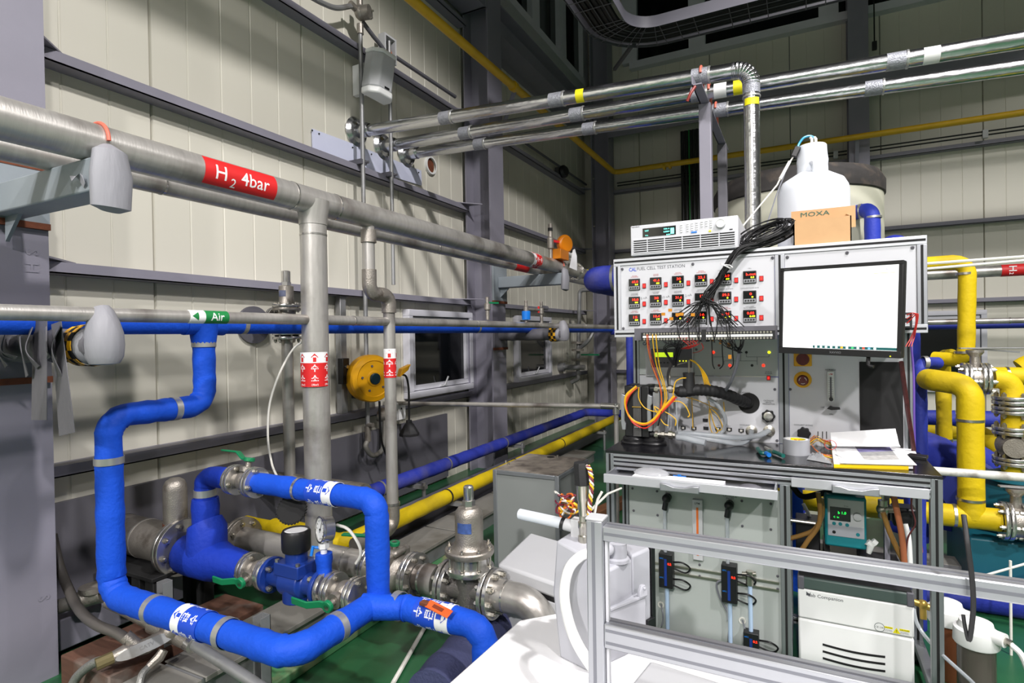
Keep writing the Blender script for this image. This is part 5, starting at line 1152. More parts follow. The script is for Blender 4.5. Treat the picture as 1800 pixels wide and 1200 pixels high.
# drawers
def drawer(xa, xb, yf, zc, depth, label, cx):
    h = .032
    o = part(st, 'drawer', MB().box((xa+.008, yf+.012, zc-.016), (xb-.008, yf+depth, zc-.013)).box((xa+.006, yf+.012, zc-.016), (xa+.012, yf+depth, zc+.016)).box((xb-.012, yf+.012, zc-.016), (xb-.006, yf+depth, zc+.016)), M_alu, label=label)
    part(o, 'drawer_front', MB().box((xa, yf, zc-.017), (xb, yf+.012, zc+.017)), M_aluw, bev=.002)
    n = 14; pr = [(-.065+.13*k/n, -.012-.006*math.sin(PI*k/n)*0) for k in range(n+1)]
    top = [(x, .0) for x, _ in pr]; hb = [(cx-.07, zc-.02), (cx+.07, zc-.02), (cx+.07, zc+.008), (cx+.045, zc+.006), (cx+.02, zc-.002), (cx-.02, zc-.002), (cx-.045, zc+.006), (cx-.07, zc+.008)]
    part(o, 'handle', MB().add([V((x, yf-.018, z)) for x, z in hb]+[V((x, yf, z)) for x, z in hb], [tuple(range(8)), tuple(range(8, 16))[::-1]]+[(k, (k+1) % 8, 8+(k+1) % 8, 8+k) for k in range(8)]), M_alu, bev=.003)
    return o
cxl = at(1195, 855, Y=2.15).x; drawer(-.7, -.078, 2.15, .737, .42, 'pulled out drawer', cxl)
cxr = at(1503, 865, Y=2.28).x; drawer(xc_+.022, XT1-.038, 2.278, .758, .38, 'closed drawer', cxr)
# terminal strip and duct
z0_, z1_ = ZB0-.004, at(1365, 566, Y=2.36).z
part(st, 'terminal_duct', MB().box((at(1115, 575, Y=2.36).x, 2.36, z0_-.01), (at(1366, 575, Y=2.36).x, 2.4, z0_+.04)), M_steeld)
ts = part(st, 'terminal_strip', MB().box((at(1127, 580, Y=2.34).x, 2.335, z0_-.012), (at(1362, 575, Y=2.34).x, 2.36, z0_+.022)), M_black)
xa, xb = at(1130, 580, Y=2.335).x, at(1358, 575, Y=2.335).x
part(ts, 'marking_strip', MB().box((xa, 2.333, z0_+.0), (xb, 2.335, z0_+.009)), M_wht)
mb = MB(); 
for k in range(42):
    x = xa+(xb-xa)*(k+.5)/42
    mb.cyl((x, 2.333, z0_+.016), (x, 2.335, z0_+.016), .0042, n=8); mb.cyl((x, 2.333, z0_-.006), (x, 2.335, z0_-.006), .0042, n=8)
part(ts, 'terminal_screws', mb, M_bolt, kind='stuff')
part(ts, 'divider', MB().box((at(1237, 580, Y=2.33).x-.008, 2.328, z0_-.02), (at(1237, 580, Y=2.33).x+.008, 2.34, z0_+.03)), M_black)
p = at(1233, 597, Y=2.36); part(st, 'relay_block', MB().cbox(p+V((0, .0, .005)), (.06, .03, .024)), M_rub, bev=.002)
# wire bundles
rnd = random.Random(3)
def jit(p, s): return p+V((rnd.uniform(-s, s), rnd.uniform(-s, s), rnd.uniform(-s, s)))
coil = thing('cable_bundle', 'thick bundle of thin black wires falling from the station top to the terminals', 'cable', at(1275, 460, Y=2.34))
key = [at(1383, 404, Y=2.42), at(1340, 425, Y=2.41), at(1300, 440, Y=2.36), at(1276, 468, Y=2.34), at(1262, 495, Y=2.34), at(1243, 525, Y=2.335)]
M = {'k': [], 'o': []}
mbk = MB()
for k in range(34):
    endx = 1160+rnd.random()*150; tail = [at(1243+(endx-1243)*.4, 545+rnd.uniform(-8, 6), Y=2.33), at(endx, 572+rnd.uniform(-4, 4), Y=2.333)]
    if rnd.random() < .35: tail = [at(1243+(endx-1243)*.55, 535, Y=2.33), at(endx, 560, Y=2.33), at(endx+rnd.uniform(-10, 10), 602, Y=2.33)]
    mbk.tube(spline([jit(p, .016 if i == 0 else (.011 if i < 5 else .018)) for i, p in enumerate(key)]+tail, 5), .0021, 5, False)
part(coil, 'wires', mbk, M_wire_k, kind='stuff')
part(coil, 'cable_tie', MB().ring(at(1275, 467, Y=2.34), (at(1262, 495, Y=2.34)-at(1290, 448, Y=2.34)), .018, .006, .003), M_wht)
part(coil, 'cable_tie', MB().tube([at(1275, 465, Y=2.32), at(1283, 466, Y=2.31), at(1288, 470, Y=2.3)], .002, 5), M_wht)
mb = MB()
for k in range(26):
    c = at(1345+rnd.uniform(-14, 16), 410+rnd.uniform(-6, 8), Y=2.47+rnd.uniform(-.03, .04)); a = rnd.uniform(.07, .11)
    mb.tube([c+V((a*math.cos(q)*.9, .05*math.sin(q), a*.42*math.sin(q)+a*.28*math.cos(q))) for q in [2*PI*j/22 for j in range(23)]], .0024, 5, False)
part(coil, 'wire_coil', mb, M_wire_k, kind='stuff')
mb = MB()
for (px, py) in ((1166, 552), (1180, 560), (1191, 553), (1198, 552), (1218, 553), (1178, 545)): mb.cbox(at(px, py, Y=2.325), (.015, .003, .012), Matrix.Identity(3))
for (px, py) in ((1252, 596), (1267, 601), (1281, 606), (1283, 627)): mb.cbox(at(px, py, Y=2.36), (.012, .003, .016))
part(coil, 'tape_flags', mb, mat('kapton_tape', (196, 128, 24), .35))
mb = MB()
for k in range(26):
    x = 1155+rnd.random()*75; tgt = rnd.choice(((1193, 610), (1193, 612), (1165, 612)))
    mb.tube(spline([at(x, 590, Y=2.335), at(x*.6+tgt[0]*.4+rnd.uniform(-9, 9), 604, Y=2.34), jit(at(tgt[0], tgt[1], Y=2.36), .012), jit(at(1186, 640, Y=2.4), .01)], 5), .0018, 5, False)
for k in range(16):
    x = 1250+rnd.random()*65; mb.tube(spline([at(x, 588, Y=2.335), at(x*.5+650, 608+rnd.uniform(-5, 8), Y=2.35), jit(at(1299, 616, Y=2.4), .012)], 5), .0018, 5, False)
for px in (1251, 1269, 1287): mb.tube(spline([at(px, 590, Y=2.34), at(px+1, 620, Y=2.38), at(px+2, 640, Y=2.4), at(px+(5 if px == 1251 else -4), 648, Y=2.41)], 5), .0024, 5, False)
part(coil, 'loose_wires', mb, M_wire_k, kind='stuff')
mb = MB()
for k in range(5): mb.tube(spline([at(1190+k*4, 592, Y=2.335), at(1210+k*5, 606-k, Y=2.34), at(1198+k*3, 613, Y=2.36)], 5), .0016, 5, False)
mb.tube(spline([at(1233, 603, Y=2.35), at(1236, 612, Y=2.36), at(1228, 618, Y=2.4), at(1218, 620, Y=2.5)], 6), .0016, 5, False)
part(coil, 'red_wires', mb, M_wire_r, kind='stuff')
part(coil, 'grey_cable', MB().tube(spline([at(1299, 620, Y=2.4), at(1294, 645, Y=2.45), at(1285, 670, Y=2.5), at(1272, 692, Y=2.6)], 7), .007, 8), M_wire_g)
part(coil, 'grey_cable', MB().tube(spline([at(1190, 620, Y=2.38), at(1180, 640, Y=2.42), at(1174, 660, Y=2.46), at(1177, 685, Y=2.5)], 7), .006, 8), mat('cable_dark_grey', (62, 62, 66), .5))
# ---- DC load on top
dx0, dx1, dz0, dz1, dy = -.645, -.216, ZB1+.008, 1.762, 2.4
ld = thing('electronic_load', 'white rack instrument with dark display and slotted grille on the station top', 'instrument', ((dx0+dx1)/2, 2.6, ZB1))
part(ld, 'case', MB().box((dx0, dy, dz0), (dx1, dy+.5, dz1)), M_white, bev=.004)
for x in (dx0+.04, dx1-.04):
    for y in (dy+.05, dy+.44): part(ld, 'foot', MB().cyl((x, y, ZB1), (x, y, dz0), .014, n=14), M_black)
def L(px, py): return at(px, py, Y=dy)
zs = L(1200, 415).z
a, b = L(1130, 416), L(1188, 397); d = part(ld, 'display', MB().box((a.x, dy-.002, L(1130, 417).z), (b.x, dy, L(1188, 396).z)), M_darkgl)
for s, q, h in (('VAT', (1137, 406), .009), ('8.86 A', (1172, 402), .009), ('0.000V', (1172, 407), .009), ('8.6W', (1175, 412), .007), ('FULL', (1137, 414), .006)): part(d, 'digits', flat_text(s, L(*q)+V((0, -.0022, 0)), UX, UZ, h, .01), M_led_c)
part(d, 'menu_block', MB().box((L(1179, 411).x, dy-.0028, L(1179, 411).z), (L(1185, 400).x, dy-.002, L(1185, 400).z)), M_led_c)
part(ld, 'lettering', flat_text('Programmable DC', L(1117, 399)+V((0, 0, 0)), UX, UZ, .008, .012, width=.034), M_blackm)
vz0, vz1 = L(1115, 445).z, L(1115, 425).z; n = 6
hole = part(ld, 'grille_recess', MB().box((dx0+.014, dy-.0008, vz0), (dx1-.014, dy, vz1+.006)), M_blackm)
for k in range(n+1):
    z = vz0+(vz1+.006-vz0)*k/n; part(ld, 'grille_slat', MB().box((dx0+.012, dy-.003, z-.0018), (dx1-.012, dy-.0005, z+.0018)), M_white)
for k in range(1, 6): x = dx0+(dx1-dx0)*k/6; part(ld, 'grille_rib', MB().box((x-.002, dy-.0024, vz0), (x+.002, dy-.0005, vz1+.006)), M_white)
bz = [L(1200, 397).z-.009*k for k in range(4)]
for gx0, ncol in ((1198, 1), (1209, 3), (1234, 3)):
    for cc in range(ncol):
        for k in range(4):
            if gx0 == 1234 and k == 3 and cc < 2: continue
            x = L(gx0+8*cc, 400).x; z = bz[k]+.0011*(cc+(gx0-1198)/8); m = M_signblue if False else M_lightgrey
            part(ld, 'key', MB().cbox((x, dy-.0015, z+.004), (.0085, .003, .0045)), M_hosew, bev=.0008)
part(ld, 'key', MB().cbox(L(1220, 408)+V((0, -.0015, 0)), (.022, .003, .006)), MATS['lever_blue'], label='long blue key')
part(ld, 'key', MB().cbox(L(1248, 406)+V((0, -.0015, 0)), (.009, .003, .006)), M_ystick, label='yellow key')
c = L(1267, 393); part(ld, 'dial_knob', MB().lathe([(.018, 0), (.0175, .012), (.0155, .014), (.015, .011), (0, .011)], c, NF, 28), M_hosew)
part(ld, 'usb_port', MB().cbox(L(1285, 403)+V((0, -.0005, 0)), (.012, .001, .004)), M_blackm)
# ---- cardboard box, carboy
b0, b1 = at(1395, 429, Y=2.45), at(1497, 418, Y=2.45); bz1 = at(1395, 388, Y=2.45).z
o = thing('cardboard_box', 'open brown cardboard box with green print standing in front of the white carboy', 'box', ((b0.x+b1.x)/2, 2.55, ZB1)); bw0, bw1, by0, by1 = b0.x, b1.x, 2.45, 2.66
part(o, 'box_front', MB().box((bw0, by0, ZB1), (bw1, by0+.004, bz1)), M_card)
part(o, 'box_back', MB().box((bw0, by1, ZB1), (bw1, by1+.004, bz1+.045)), M_card)
part(o, 'box_side', MB().prism([(0, 0), (by1-by0, 0), (by1-by0, bz1-ZB1+.045), (0, bz1-ZB1)], (bw0, by0, ZB1), V((0, 1, 0)), UZ, V((.004, 0, 0))), M_card)
part(o, 'box_side', MB().prism([(0, 0), (by1-by0, 0), (by1-by0, bz1-ZB1+.045), (0, bz1-ZB1)], (bw1-.004, by0, ZB1), V((0, 1, 0)), UZ, V((.004, 0, 0))), M_card)
part(o, 'box_bottom', MB().box((bw0, by0, ZB1), (bw1, by1, ZB1+.004)), M_card)
fl0, fl1 = at(1400, 372, Y=by1).x, at(1504, 365, Y=by1).x; zf0 = at(1400, 371, Y=by1).z
part(o, 'flap', MB().box((fl0-.02, by1+.004, bz1-.01), (fl1, by1+.008, zf0)), M_card)
part(o, 'lettering', flat_text('MOXA', at(1432, 376, Y=by1+.003), UX, UZ, .026, .0, width=.105), mat('print_green', (22, 92, 78), .6))
cc = V((.052, 2.86, ZB1)); rb_ = .143
o = thing('carboy', 'large white plastic carboy with tubes in its cap behind the cardboard box', 'bottle', cc)
zsh = at(1430, 327, Y=2.86).z-ZB1; zn = at(1430, 312, Y=2.86).z-ZB1; ztp = at(1430, 256, Y=2.86).z-ZB1; zcap = at(1430, 283, Y=2.86).z-ZB1
part(o, 'body', MB().lathe([(rb_*.95, 0), (rb_, .02), (rb_, zsh-.03), (rb_*.97, zsh-.01), (rb_*.86, zsh+.02), (rb_*.6, zn+.005), (.062, zn+.02), (.06, zcap)], cc, (0, 0, 1), 40), M_hdpe)
part(o, 'cap', MB().lathe([(.061, zcap-.02), (.063, zcap), (.059, zcap+.03), (.057, ztp-.004), (.054, ztp), (0, ztp)], cc, (0, 0, 1), 36), M_hdpe)
part(o, 'handle', MB().tube(spline([cc+V((-.005, -.058, zcap-.02)), cc+V((.005, -.085, zcap-.03)), cc+V((.006, -.09, zn+.02)), cc+V((.004, -.075, zn+.0))], 5), .01, 8), M_hdpe)
for q, dxx in ((1427, -.006), (1434, .012)): part(o, 'tube_fitting', MB().tube([at(q, 251, Y=2.86), at(q, 244, Y=2.86), at(q-3, 241, Y=2.86)], .006, 8), M_wire_w)
part(o, 'blue_tube', MB().tube(spline([at(1433, 243, Y=2.86), at(1424, 239, Y=2.86), at(1413, 242, Y=2.85), at(1405, 252, Y=2.84), at(1402, 260, Y=2.83)], 6), .005, 8), mat('tube_blue', (44, 150, 190), .35))
part(o, 'valve', MB().bar(at(1403, 258, Y=2.82), at(1395, 276, Y=2.82), .025, .025), M_black, bev=.003)
o = thing('sensor_lead', 'white sensor cord stretched from the carboy valve down behind the instrument', 'cable', at(1340, 370, Y=2.7))
part(o, 'cord', MB().tube([at(1394, 276, Y=2.82), at(1378, 300, Y=2.8), at(1366, 325, Y=2.76), at(1305, 398, Y=2.7), at(1290, 420, Y=2.66)], .0035, 6), M_wire_w)
part(o, 'joint', MB().tube([at(1388, 284, Y=2.81), at(1376, 306, Y=2.79), at(1371, 315, Y=2.775)], .007, 8), M_wire_w)
part(o, 'cord', MB().tube([at(1385, 290, Y=2.81), at(1364, 345, Y=2.78), at(1347, 398, Y=2.74), at(1338, 425, Y=2.7)], .003, 6), M_wire_g)
# ---- monitor
TL, TR, BL_, BR_ = at(1368, 472, Y=2.27), at(1586, 457, Y=2.12), at(1375, 620, Y=2.27), at(1588, 630, Y=2.12)
mc = (TL+TR+BL_+BR_)/4; ux = ((TR-TL)+(BR_-BL_)).normalized(); uz = ((TL-BL_)+(TR-BR_)); uz = (uz-ux*uz.dot(ux)).normalized(); nn = ux.cross(uz)
w2, h2 = ((TR-TL).length+(BR_-BL_).length)/4, ((TL-BL_).length+(TR-BR_).length)/4
o = thing('monitor', 'flat black monitor with a bright white screen on an arm in front of the station', 'monitor', mc)
def mbx(u0, u1, v0, v1, d0, d1): 
    vs = [mc+ux*a+uz*b+nn*d for d in (d0, d1) for a, b in ((u0, v0), (u1, v0), (u1, v1), (u0, v1))]
    return MB().add(vs, [(0, 1, 2, 3), (4, 5, 6, 7), (0, 1, 5, 4), (1, 2, 6, 5), (2, 3, 7, 6), (3, 0, 4, 7)])
bz_, bb = .012, .022
part(o, 'housing', mbx(-w2, w2, -h2, h2, -.03, -.004), M_black, bev=.004)
for u0, u1, v0, v1 in ((-w2, w2, h2-bz_, h2), (-w2, w2, -h2, -h2+bb), (-w2, -w2+bz_, -h2+bb, h2-bz_), (w2-bz_, w2, -h2+bb, h2-bz_)): part(o, 'bezel', mbx(u0, u1, v0, v1, -.004, .006), M_black, bev=.001)
part(o, 'screen', mbx(-w2+bz_, w2-bz_, -h2+bb, h2-bz_, -.004, .0), M_screen)
sw_, s0_ = 2*(w2-bz_), -w2+bz_; tb = -h2+bb
part(o, 'taskbar', mbx(s0_+sw_*.29, w2-bz_, tb+.001, tb+.010, 0, .0006), mat('taskbar_teal', (20, 84, 84), emit=.7))
tbm = MB()
for k, cl in enumerate(('w', 'w', 'w', 'w', 'w', 'o', 'w', 'g', 'w', 'r', 'b', 'w')):
    u = s0_+sw_*(.31+.046*k); part(o, 'icon', mbx(u, u+.007, tb+.0025, tb+.0085, .0006, .001), {'w': M_screen, 'o': mat('icon_orange', (240, 170, 40), emit=.9), 'g': mat('icon_green', (60, 190, 110), emit=.8), 'r': mat('icon_red', (220, 80, 60), emit=.8), 'b': mat('icon_blue', (120, 180, 240), emit=.8)}[cl])
M_scr1 = mat('screen_line_pale', (222, 226, 236), emit=1.05); M_scry = mat('screen_yellow', (236, 238, 150), emit=1.1); M_scrn = mat('screen_navy', (60, 60, 140), emit=.8); M_scrp = mat('screen_pink', (240, 196, 206), emit=1.0)
part(o, 'screen_text', mbx(s0_+sw_*.06, s0_+sw_*.2, h2-bz_-.017, h2-bz_-.013, 0, .0004), M_scr1)
part(o, 'screen_text', mbx(s0_+sw_*.80, s0_+sw_*.97, h2-bz_-.026, h2-bz_-.023, 0, .0004), M_scry)
part(o, 'screen_text', flat_text('CAL', mc+ux*(s0_+sw_*.9)+uz*(h2-bz_-.013)+nn*.0002, ux, uz, .008, .02), M_scrn)
part(o, 'screen_text', mbx(s0_+sw_*.03, s0_+sw_*.36, tb+.026, tb+.0268, 0, .0004), M_scr1)
part(o, 'screen_text', mbx(s0_+sw_*.05, s0_+sw_*.37, tb+.013, tb+.0138, 0, .0004), M_scrp)
part(o, 'lettering', flat_text('XAVVIO', mc-uz*(h2-.010)+nn*.0062, ux, uz, .010, .002), mat('print_silver', (120, 122, 126), .4))
part(o, 'lettering', flat_text('XAVVIO', mc+uz*(h2-.006)-ux*(w2-.026)+nn*.0062, ux, uz, .006, .002), MATS['print_silver'])
part(o, 'power_light', mbx(w2-.03, w2-.027, -h2+.004, -h2+.007, .006, .0068), M_led_y)
part(o, 'arm', MB().bar(mc-nn*.03, V((mc.x+.02, 2.4, mc.z+.02)), .06, .06).cbox(V((mc.x+.02, 2.392, mc.z+.02)), (.1, .016, .1)), M_black, bev=.004)
part(o, 'cable', MB().tube(spline([mc+ux*w2*.5-uz*h2+nn*(-.01), mc+ux*w2*.52-uz*(h2+.025), mc+ux*w2*.6-uz*(h2+.03)], 5), .006, 8), M_black)
q = at(1594, 563, Y=2.36); o = thing('relay_module', 'small grey relay block with red wires beside the monitor edge', 'relay', q)
part(o, 'block', MB().cbox(q+V((0, .02, 0)), (.032, .034, .055)), M_rub, bev=.002)
for dz in (-.014, .014): part(o, 'terminal', MB().cbox(q+V((-.002, .002, dz)), (.02, .004, .012)), M_lightgrey)
mb = MB()
for k in range(3): mb.tube(spline([q+V((.0, 0, .02-k*.015)), q+V((.022+.004*k, -.01, .022)), q+V((.024, 0, -.02-.01*k)), q+V((.012+.005*k, .01, -.06)), q+V((-.004+.008*k, .0, -.09))], 6), .0018, 5)
part(o, 'wires', mb, M_wire_r)
single('twisted_cable', 'dark red and black twisted cable hanging down beside the station right edge', 'cable', MB().tube(spline([at(1584, 636, Y=2.5), at(1590, 680, Y=2.55), at(1597, 730, Y=2.6), at(1606, 790, Y=2.66), at(1608, 830, Y=2.7)], 6), .008, 8), mat('cable_dark_red', (74, 30, 32), .5, var=.4, scale=60))
single('twisted_cable', 'thin violet twisted cable hanging beside the dark red one', 'cable', MB().tube(spline([at(1601, 600, Y=2.7), at(1606, 660, Y=2.7), at(1607, 740, Y=2.7), at(1609, 830, Y=2.72)], 6), .004, 6), mat('cable_violet', (110, 80, 170), .5))
# ================================================================ things on and under the station table
def F(px, py, Y=2.47): return at(px, py, Y=Y)
sy0, sy1 = 2.45, 2.58
fc = thing('fuel_cell_stack', 'black fuel cell stack with grey plates and round feet on the table corner', 'fuel cell', (-.63, 2.51, ZT))
xs = lambda px: at(px, 720, Y=sy0).x
zt_, zb2 = at(1120, 678, Y=sy0).z, at(1120, 768, Y=sy0).z
part(fc, 'end_block', MB().box((xs(1098), sy0, zb2), (xs(1113), sy1, zt_)), M_black, bev=.004)
part(fc, 'end_block', MB().box((xs(1127), sy0, zb2), (xs(1141), sy1, zt_)), M_black, bev=.004)
for k in range(6): x0_ = xs(1113)+(xs(1127)-xs(1113))*k/6; part(fc, 'cell_plate', MB().box((x0_+.0005, sy0-.003, zb2+.004), (x0_+(xs(1127)-xs(1113))/6-.0005, sy1-.004, zt_-.004)), mat('graphite_plate', (92, 92, 92), .45, .3))
part(fc, 'side_plates', MB().box((xs(1147), sy0+.012, zb2+.02), (xs(1158), sy1, zt_-.02)), M_galv)
for px in (1097, 1143):
    x = xs(px); pl = [(-.008, .0), (.008, .0), (.010, .03), (.004, .04), (.004, .11), (.010, .12), (.010, .15), (-.008, .16), (-.012, .13), (-.012, .03)]
    part(fc, 'clamp_bar', MB().prism(pl, (x, sy0-.01, zb2+.03), UX, UZ, V((0, .02, 0))), M_alu, bev=.002)
part(fc, 'tie_rod', MB().cyl((xs(1112), sy0-.006, (zt_+zb2)/2+.02), (xs(1128), sy0-.006, (zt_+zb2)/2+.02), .003, n=8), mat('brass', (196, 164, 84), .3, .8))
for px, yy in ((1110, 2.46), (1142, 2.47)):
    c = V((xs(px), yy+.03, ZT)); part(fc, 'foot', MB().lathe([(.058, 0), (.06, .006), (.056, .012), (.05, .014), (.05, .022), (.044, .03), (.04, zb2-ZT+.001)], c, (0, 0, 1), 32), M_black)
part(fc, 'lettering', flat_text('H2PS', V((xs(1120), sy0-.0035, zb2+.045)), UX, UZ, .011, .01), M_wht)
for pz, dx_ in ((683, 0), (763, 0)):
    a, b = F(1144, pz), F(1158, pz); part(fc, 'port_pipe', MB().cyl(a, b, .016, n=18), M_black)
    part(fc, 'hose_clamp', MB().ring(F(1155, pz), (1, 0, 0), .017, .012, .003).cbox(F(1155, pz)+V((0, -.02, 0)), (.016, .01, .012)), M_bolt)
    part(fc, 'fitting', MB().lathe([(.011, 0), (.011, .012), (.016, .014), (.016, .026), (.010, .028), (.010, .04), (.017, .042), (.017, .058), (.012, .06), (.012, .07)], F(1158, pz), (1, 0, 0), 8, True, False), M_bolt)
part(fc, 'sensor_stem', MB().lathe([(.004, 0), (.004, .03), (.007, .034), (.004, .05), (.006, .06), (.004, .075)], F(1177, 676, 2.47), (0, 0, 1), 10), M_bolt)
for a, b in (((1177, 700), (1174, 752)), ((1188, 700), (1191, 757))): part(fc, 'thin_tube', MB().tube([F(*a), F(*b)], .003, 8), M_clear)
hb = thing('black_hose', 'thick ribbed black hose with tee running into the round panel hole', 'hose', F(1250, 690, 2.55))
path = spline([F(1183, 685, 2.47), F(1200, 688, 2.48), F(1225, 685, 2.5), F(1252, 687, 2.54), F(1280, 694, 2.6), F(1300, 703, 2.66), F(1316, 708, 2.705)], 14)
part(hb, 'hose', MB().tube(path, [.006+.018*min(1, i/10)+(.0012 if i % 4 < 2 else 0) if i < 30 else .0235+(.0016 if i % 4 < 2 else 0) for i in range(len(path))], 20), M_rub)
part(hb, 'tee', MB().lathe([(.026, -.02), (.025, .02), (.023, .05), (.0245, .06), (.0245, .066), (.02, .066)], F(1211, 682, 2.485), (0, 0, 1), 20), M_rub)
part(hb, 'probe', MB().cyl(F(1211, 660, 2.485), F(1211, 633, 2.485), .004, n=8), M_bolt)
part(hb, 'probe_wire', MB().tube(spline([F(1208, 636, 2.485), F(1195, 639, 2.48), F(1183, 644, 2.48)], 5), .0025, 6), M_bolt)
yw = thing('yellow_wires', 'loops of yellow and orange wire around the black fuel cell stack', 'wire', F(1150, 720, 2.43))
for m, n_, off in ((M_wire_y, 4, 0), (M_wire_o, 2, 3), (M_wire_r, 2, 6)):
    for k in range(n_):
        j = lambda: rnd.uniform(-1.5, 1.5)+off*.5
        part(yw, 'loop', MB().tube(spline([F(1118+j(), 679+j(), 2.43), F(1101+j(), 695+j(), 2.42), F(1099+j(), 715+j(), 2.42), F(1109+j(), 735+j()+off*.6, 2.42), F(1130+j(), 744+j()+off*.7, 2.42), F(1148+j(), 737+j(), 2.42), F(1162+j(), 721+j(), 2.42), F(1176+j(), 706+j(), 2.43), F(1185+j(), 695+j(), 2.45)], 7), .0022, 6), m)
for pts in (((1123, 680), (1123, 700), (1133, 716), (1150, 723), (1162, 721)), ((1162, 721), (1178, 708), (1192, 705), (1204, 712), (1212, 728), (1209, 733)), ((1163, 722), (1150, 715), (1165, 742), (1175, 748)), ((1183, 694), (1187, 672), (1197, 665), (1206, 664)), ((1168, 723), (1180, 730), (1188, 738), (1187, 748))):
    part(yw, 'loop', MB().tube(spline([F(*p, 2.44) for p in pts], 7), .0024, 6), M_wire_y)
for k, (xa_, xb_) in enumerate(((1137, 1161), (1147, 1167), (1153, 1170))):
    part(yw, 'lead', MB().tube(spline([at(xa_, 588, Y=2.325), at(xa_+2, 612, Y=2.35), at((xa_+xb_)/2-2, 645, Y=2.4), at(xb_-2, 675, Y=2.42), F(xb_+2, 700, 2.43), F(1163, 720, 2.43)], 7), .0022, 6), (M_wire_o, M_wire_y, M_wire_y)[k])
part(yw, 'lead', MB().tube(spline([at(1139, 588, Y=2.325), at(1143, 620, Y=2.36), at(1155, 660, Y=2.42), at(1163, 690, Y=2.43), F(1160, 720, 2.43)], 7), .0014, 6), M_wire_r)
for k in range(4):
    part(yw, 'lead', MB().tube(spline([F(1213, 632, 2.49), F(1222+k*2, 636+k*2, 2.5), F(1232+k*3, 650+k*3, 2.51), F(1238+k*3, 672+k, 2.52), F(1240+k*4, 680, 2.54)], 7), .0026, 6), M_wire_y)
for pts in (((1244, 700), (1247, 712), (1247, 740), (1252, 760), (1262, 758), (1255, 745), (1247, 715)), ((1216, 698), (1217, 720), (1218, 752)), ((1250, 718), (1262, 730), (1270, 750), (1264, 757)), ((1272, 706), (1274, 730)), ((1206, 698), (1225, 703), (1248, 713), (1262, 720))):
    part(yw, 'lead', MB().tube(spline([F(*p, 2.66) for p in pts], 7), .002, 6), M_wire_y)
part(yw, 'cable_tie', MB().tube([F(1163, 722, 2.42), F(1160, 735, 2.42), F(1157, 748, 2.43)], .003, 6), M_black)
for lab, pts, r in (('clear hose running along the table to the right bulkhead fitting', ((1190, 762), (1215, 762), (1260, 766), (1300, 769), (1330, 766), (1352, 757)), .0115), ('clear hose ending in front of the left bulkhead fitting', ((1190, 764), (1220, 768), (1265, 775), (1300, 779), (1318, 770), (1321, 757)), .0105), ('short clear hose end lying beside the black stack', ((1190, 768), (1205, 770), (1225, 775), (1240, 778)), .013)):
    Ys = [2.47+(2.66-2.47)*k/(len(pts)-1) if 'short' not in lab else 2.46-.006*k for k in range(len(pts))]
    P_ = [at(p[0], p[1], Y=y) for p, y in zip(pts, Ys)]
    for p in P_: p.z = max(p.z, ZT+r)
    single('clear_hose', lab, 'hose', MB().tube(spline(P_, 7), r, 12), M_clear)
single('vent_hose', 'milky white hose curving down behind the black ribbed hose', 'hose', MB().tube(spline([F(1245, 700, 2.6), F(1262, 712, 2.6), F(1275, 735, 2.62), F(1272, 755, 2.64), F(1262, 768, 2.62)], 7), .008, 10), M_clear)
# tools, tape, bag, folder
def onT(px, py, dz=0): p = at(px, py, Z=ZT); return p+V((0, 0, dz))
o = thing('pliers', 'pliers with green and blue handles lying on the black table', 'pliers', onT(1352, 800))
part(o, 'jaws', MB().tube([onT(1345, 791, .012), onT(1352, 796, .012), onT(1357, 799, .012)], [.005, .010, .008], 8), M_bolt)
for a in (((1355, 797), (1345, 801), (1337, 800), (1332, 793)), ((1357, 798), (1366, 801), (1377, 806))): part(o, 'handle', MB().tube(spline([onT(*p, .011) for p in a], 5), .008, 8), mat('tool_green', (18, 92, 84), .4))
part(o, 'grip_end', MB().tube([onT(1347, 802, .012), onT(1352, 805, .012)], .009, 8), MATS['lever_blue'])
single('screw_bit', 'small shiny screw lying next to the silver tape roll', 'screw', MB().cyl(onT(1380, 795, .004), onT(1388, 799, .004), .003, n=8).cyl(onT(1378, 794, .004), onT(1380, 795, .004), .006, n=8), M_bolt)
c = onT(1400, 797); o = thing('tape_roll', 'roll of silver duct tape standing flat on the table', 'tape roll', c); hT = .058; rT = .048
part(o, 'tape', MB().lathe([(rT, 0), (rT, hT), (rT-.006, hT+.0005)], c, (0, 0, 1), 36, False), mat('silver_tape', (170, 172, 178), .42, .3, var=.04))
part(o, 'side', MB().lathe([(rT-.001, hT), (rT*.72, hT), (rT*.7, hT-.001), (rT*.7, .0)], c, (0, 0, 1), 36, False), M_wht)
part(o, 'print', MB().patch(c, (0, 0, 1), (.3, .9, 0), rT*.7-.002, -1.0, 1.0, hT-.03, hT-.001, 12), M_ystick)
tx = MB(); round_text('JUNE', c+V((0, 0, hT-.013)), (0, 0, 1), (.3, .9, 0), rT*.69-.004, .016, .01, True, tx, 0); part(o, 'lettering', tx, M_red)
P_ = [onT(1422+i*11, 806, 0) for i in range(5)]
o = thing('plastic_bag', 'crumpled clear plastic bag on the table beside the folder', 'bag', onT(1440, 805)); vs = []; fs = []
g = 9
for i in range(g):
    for j in range(g):
        p = onT(1418, 808)*(1-i/(g-1))*(1-j/(g-1))+onT(1462, 816)*(i/(g-1))*(1-j/(g-1))+onT(1425, 797)*(1-i/(g-1))*(j/(g-1))+onT(1458, 800)*(i/(g-1))*(j/(g-1))
        e_ = min(i, j, g-1-i, g-1-j); vs.append(p+V((0, 0, .002+rnd.uniform(.2, 1)*.008*e_)))
for i in range(g-1):
    for j in range(g-1): fs.append((i*g+j, (i+1)*g+j, (i+1)*g+j+1, i*g+j+1))
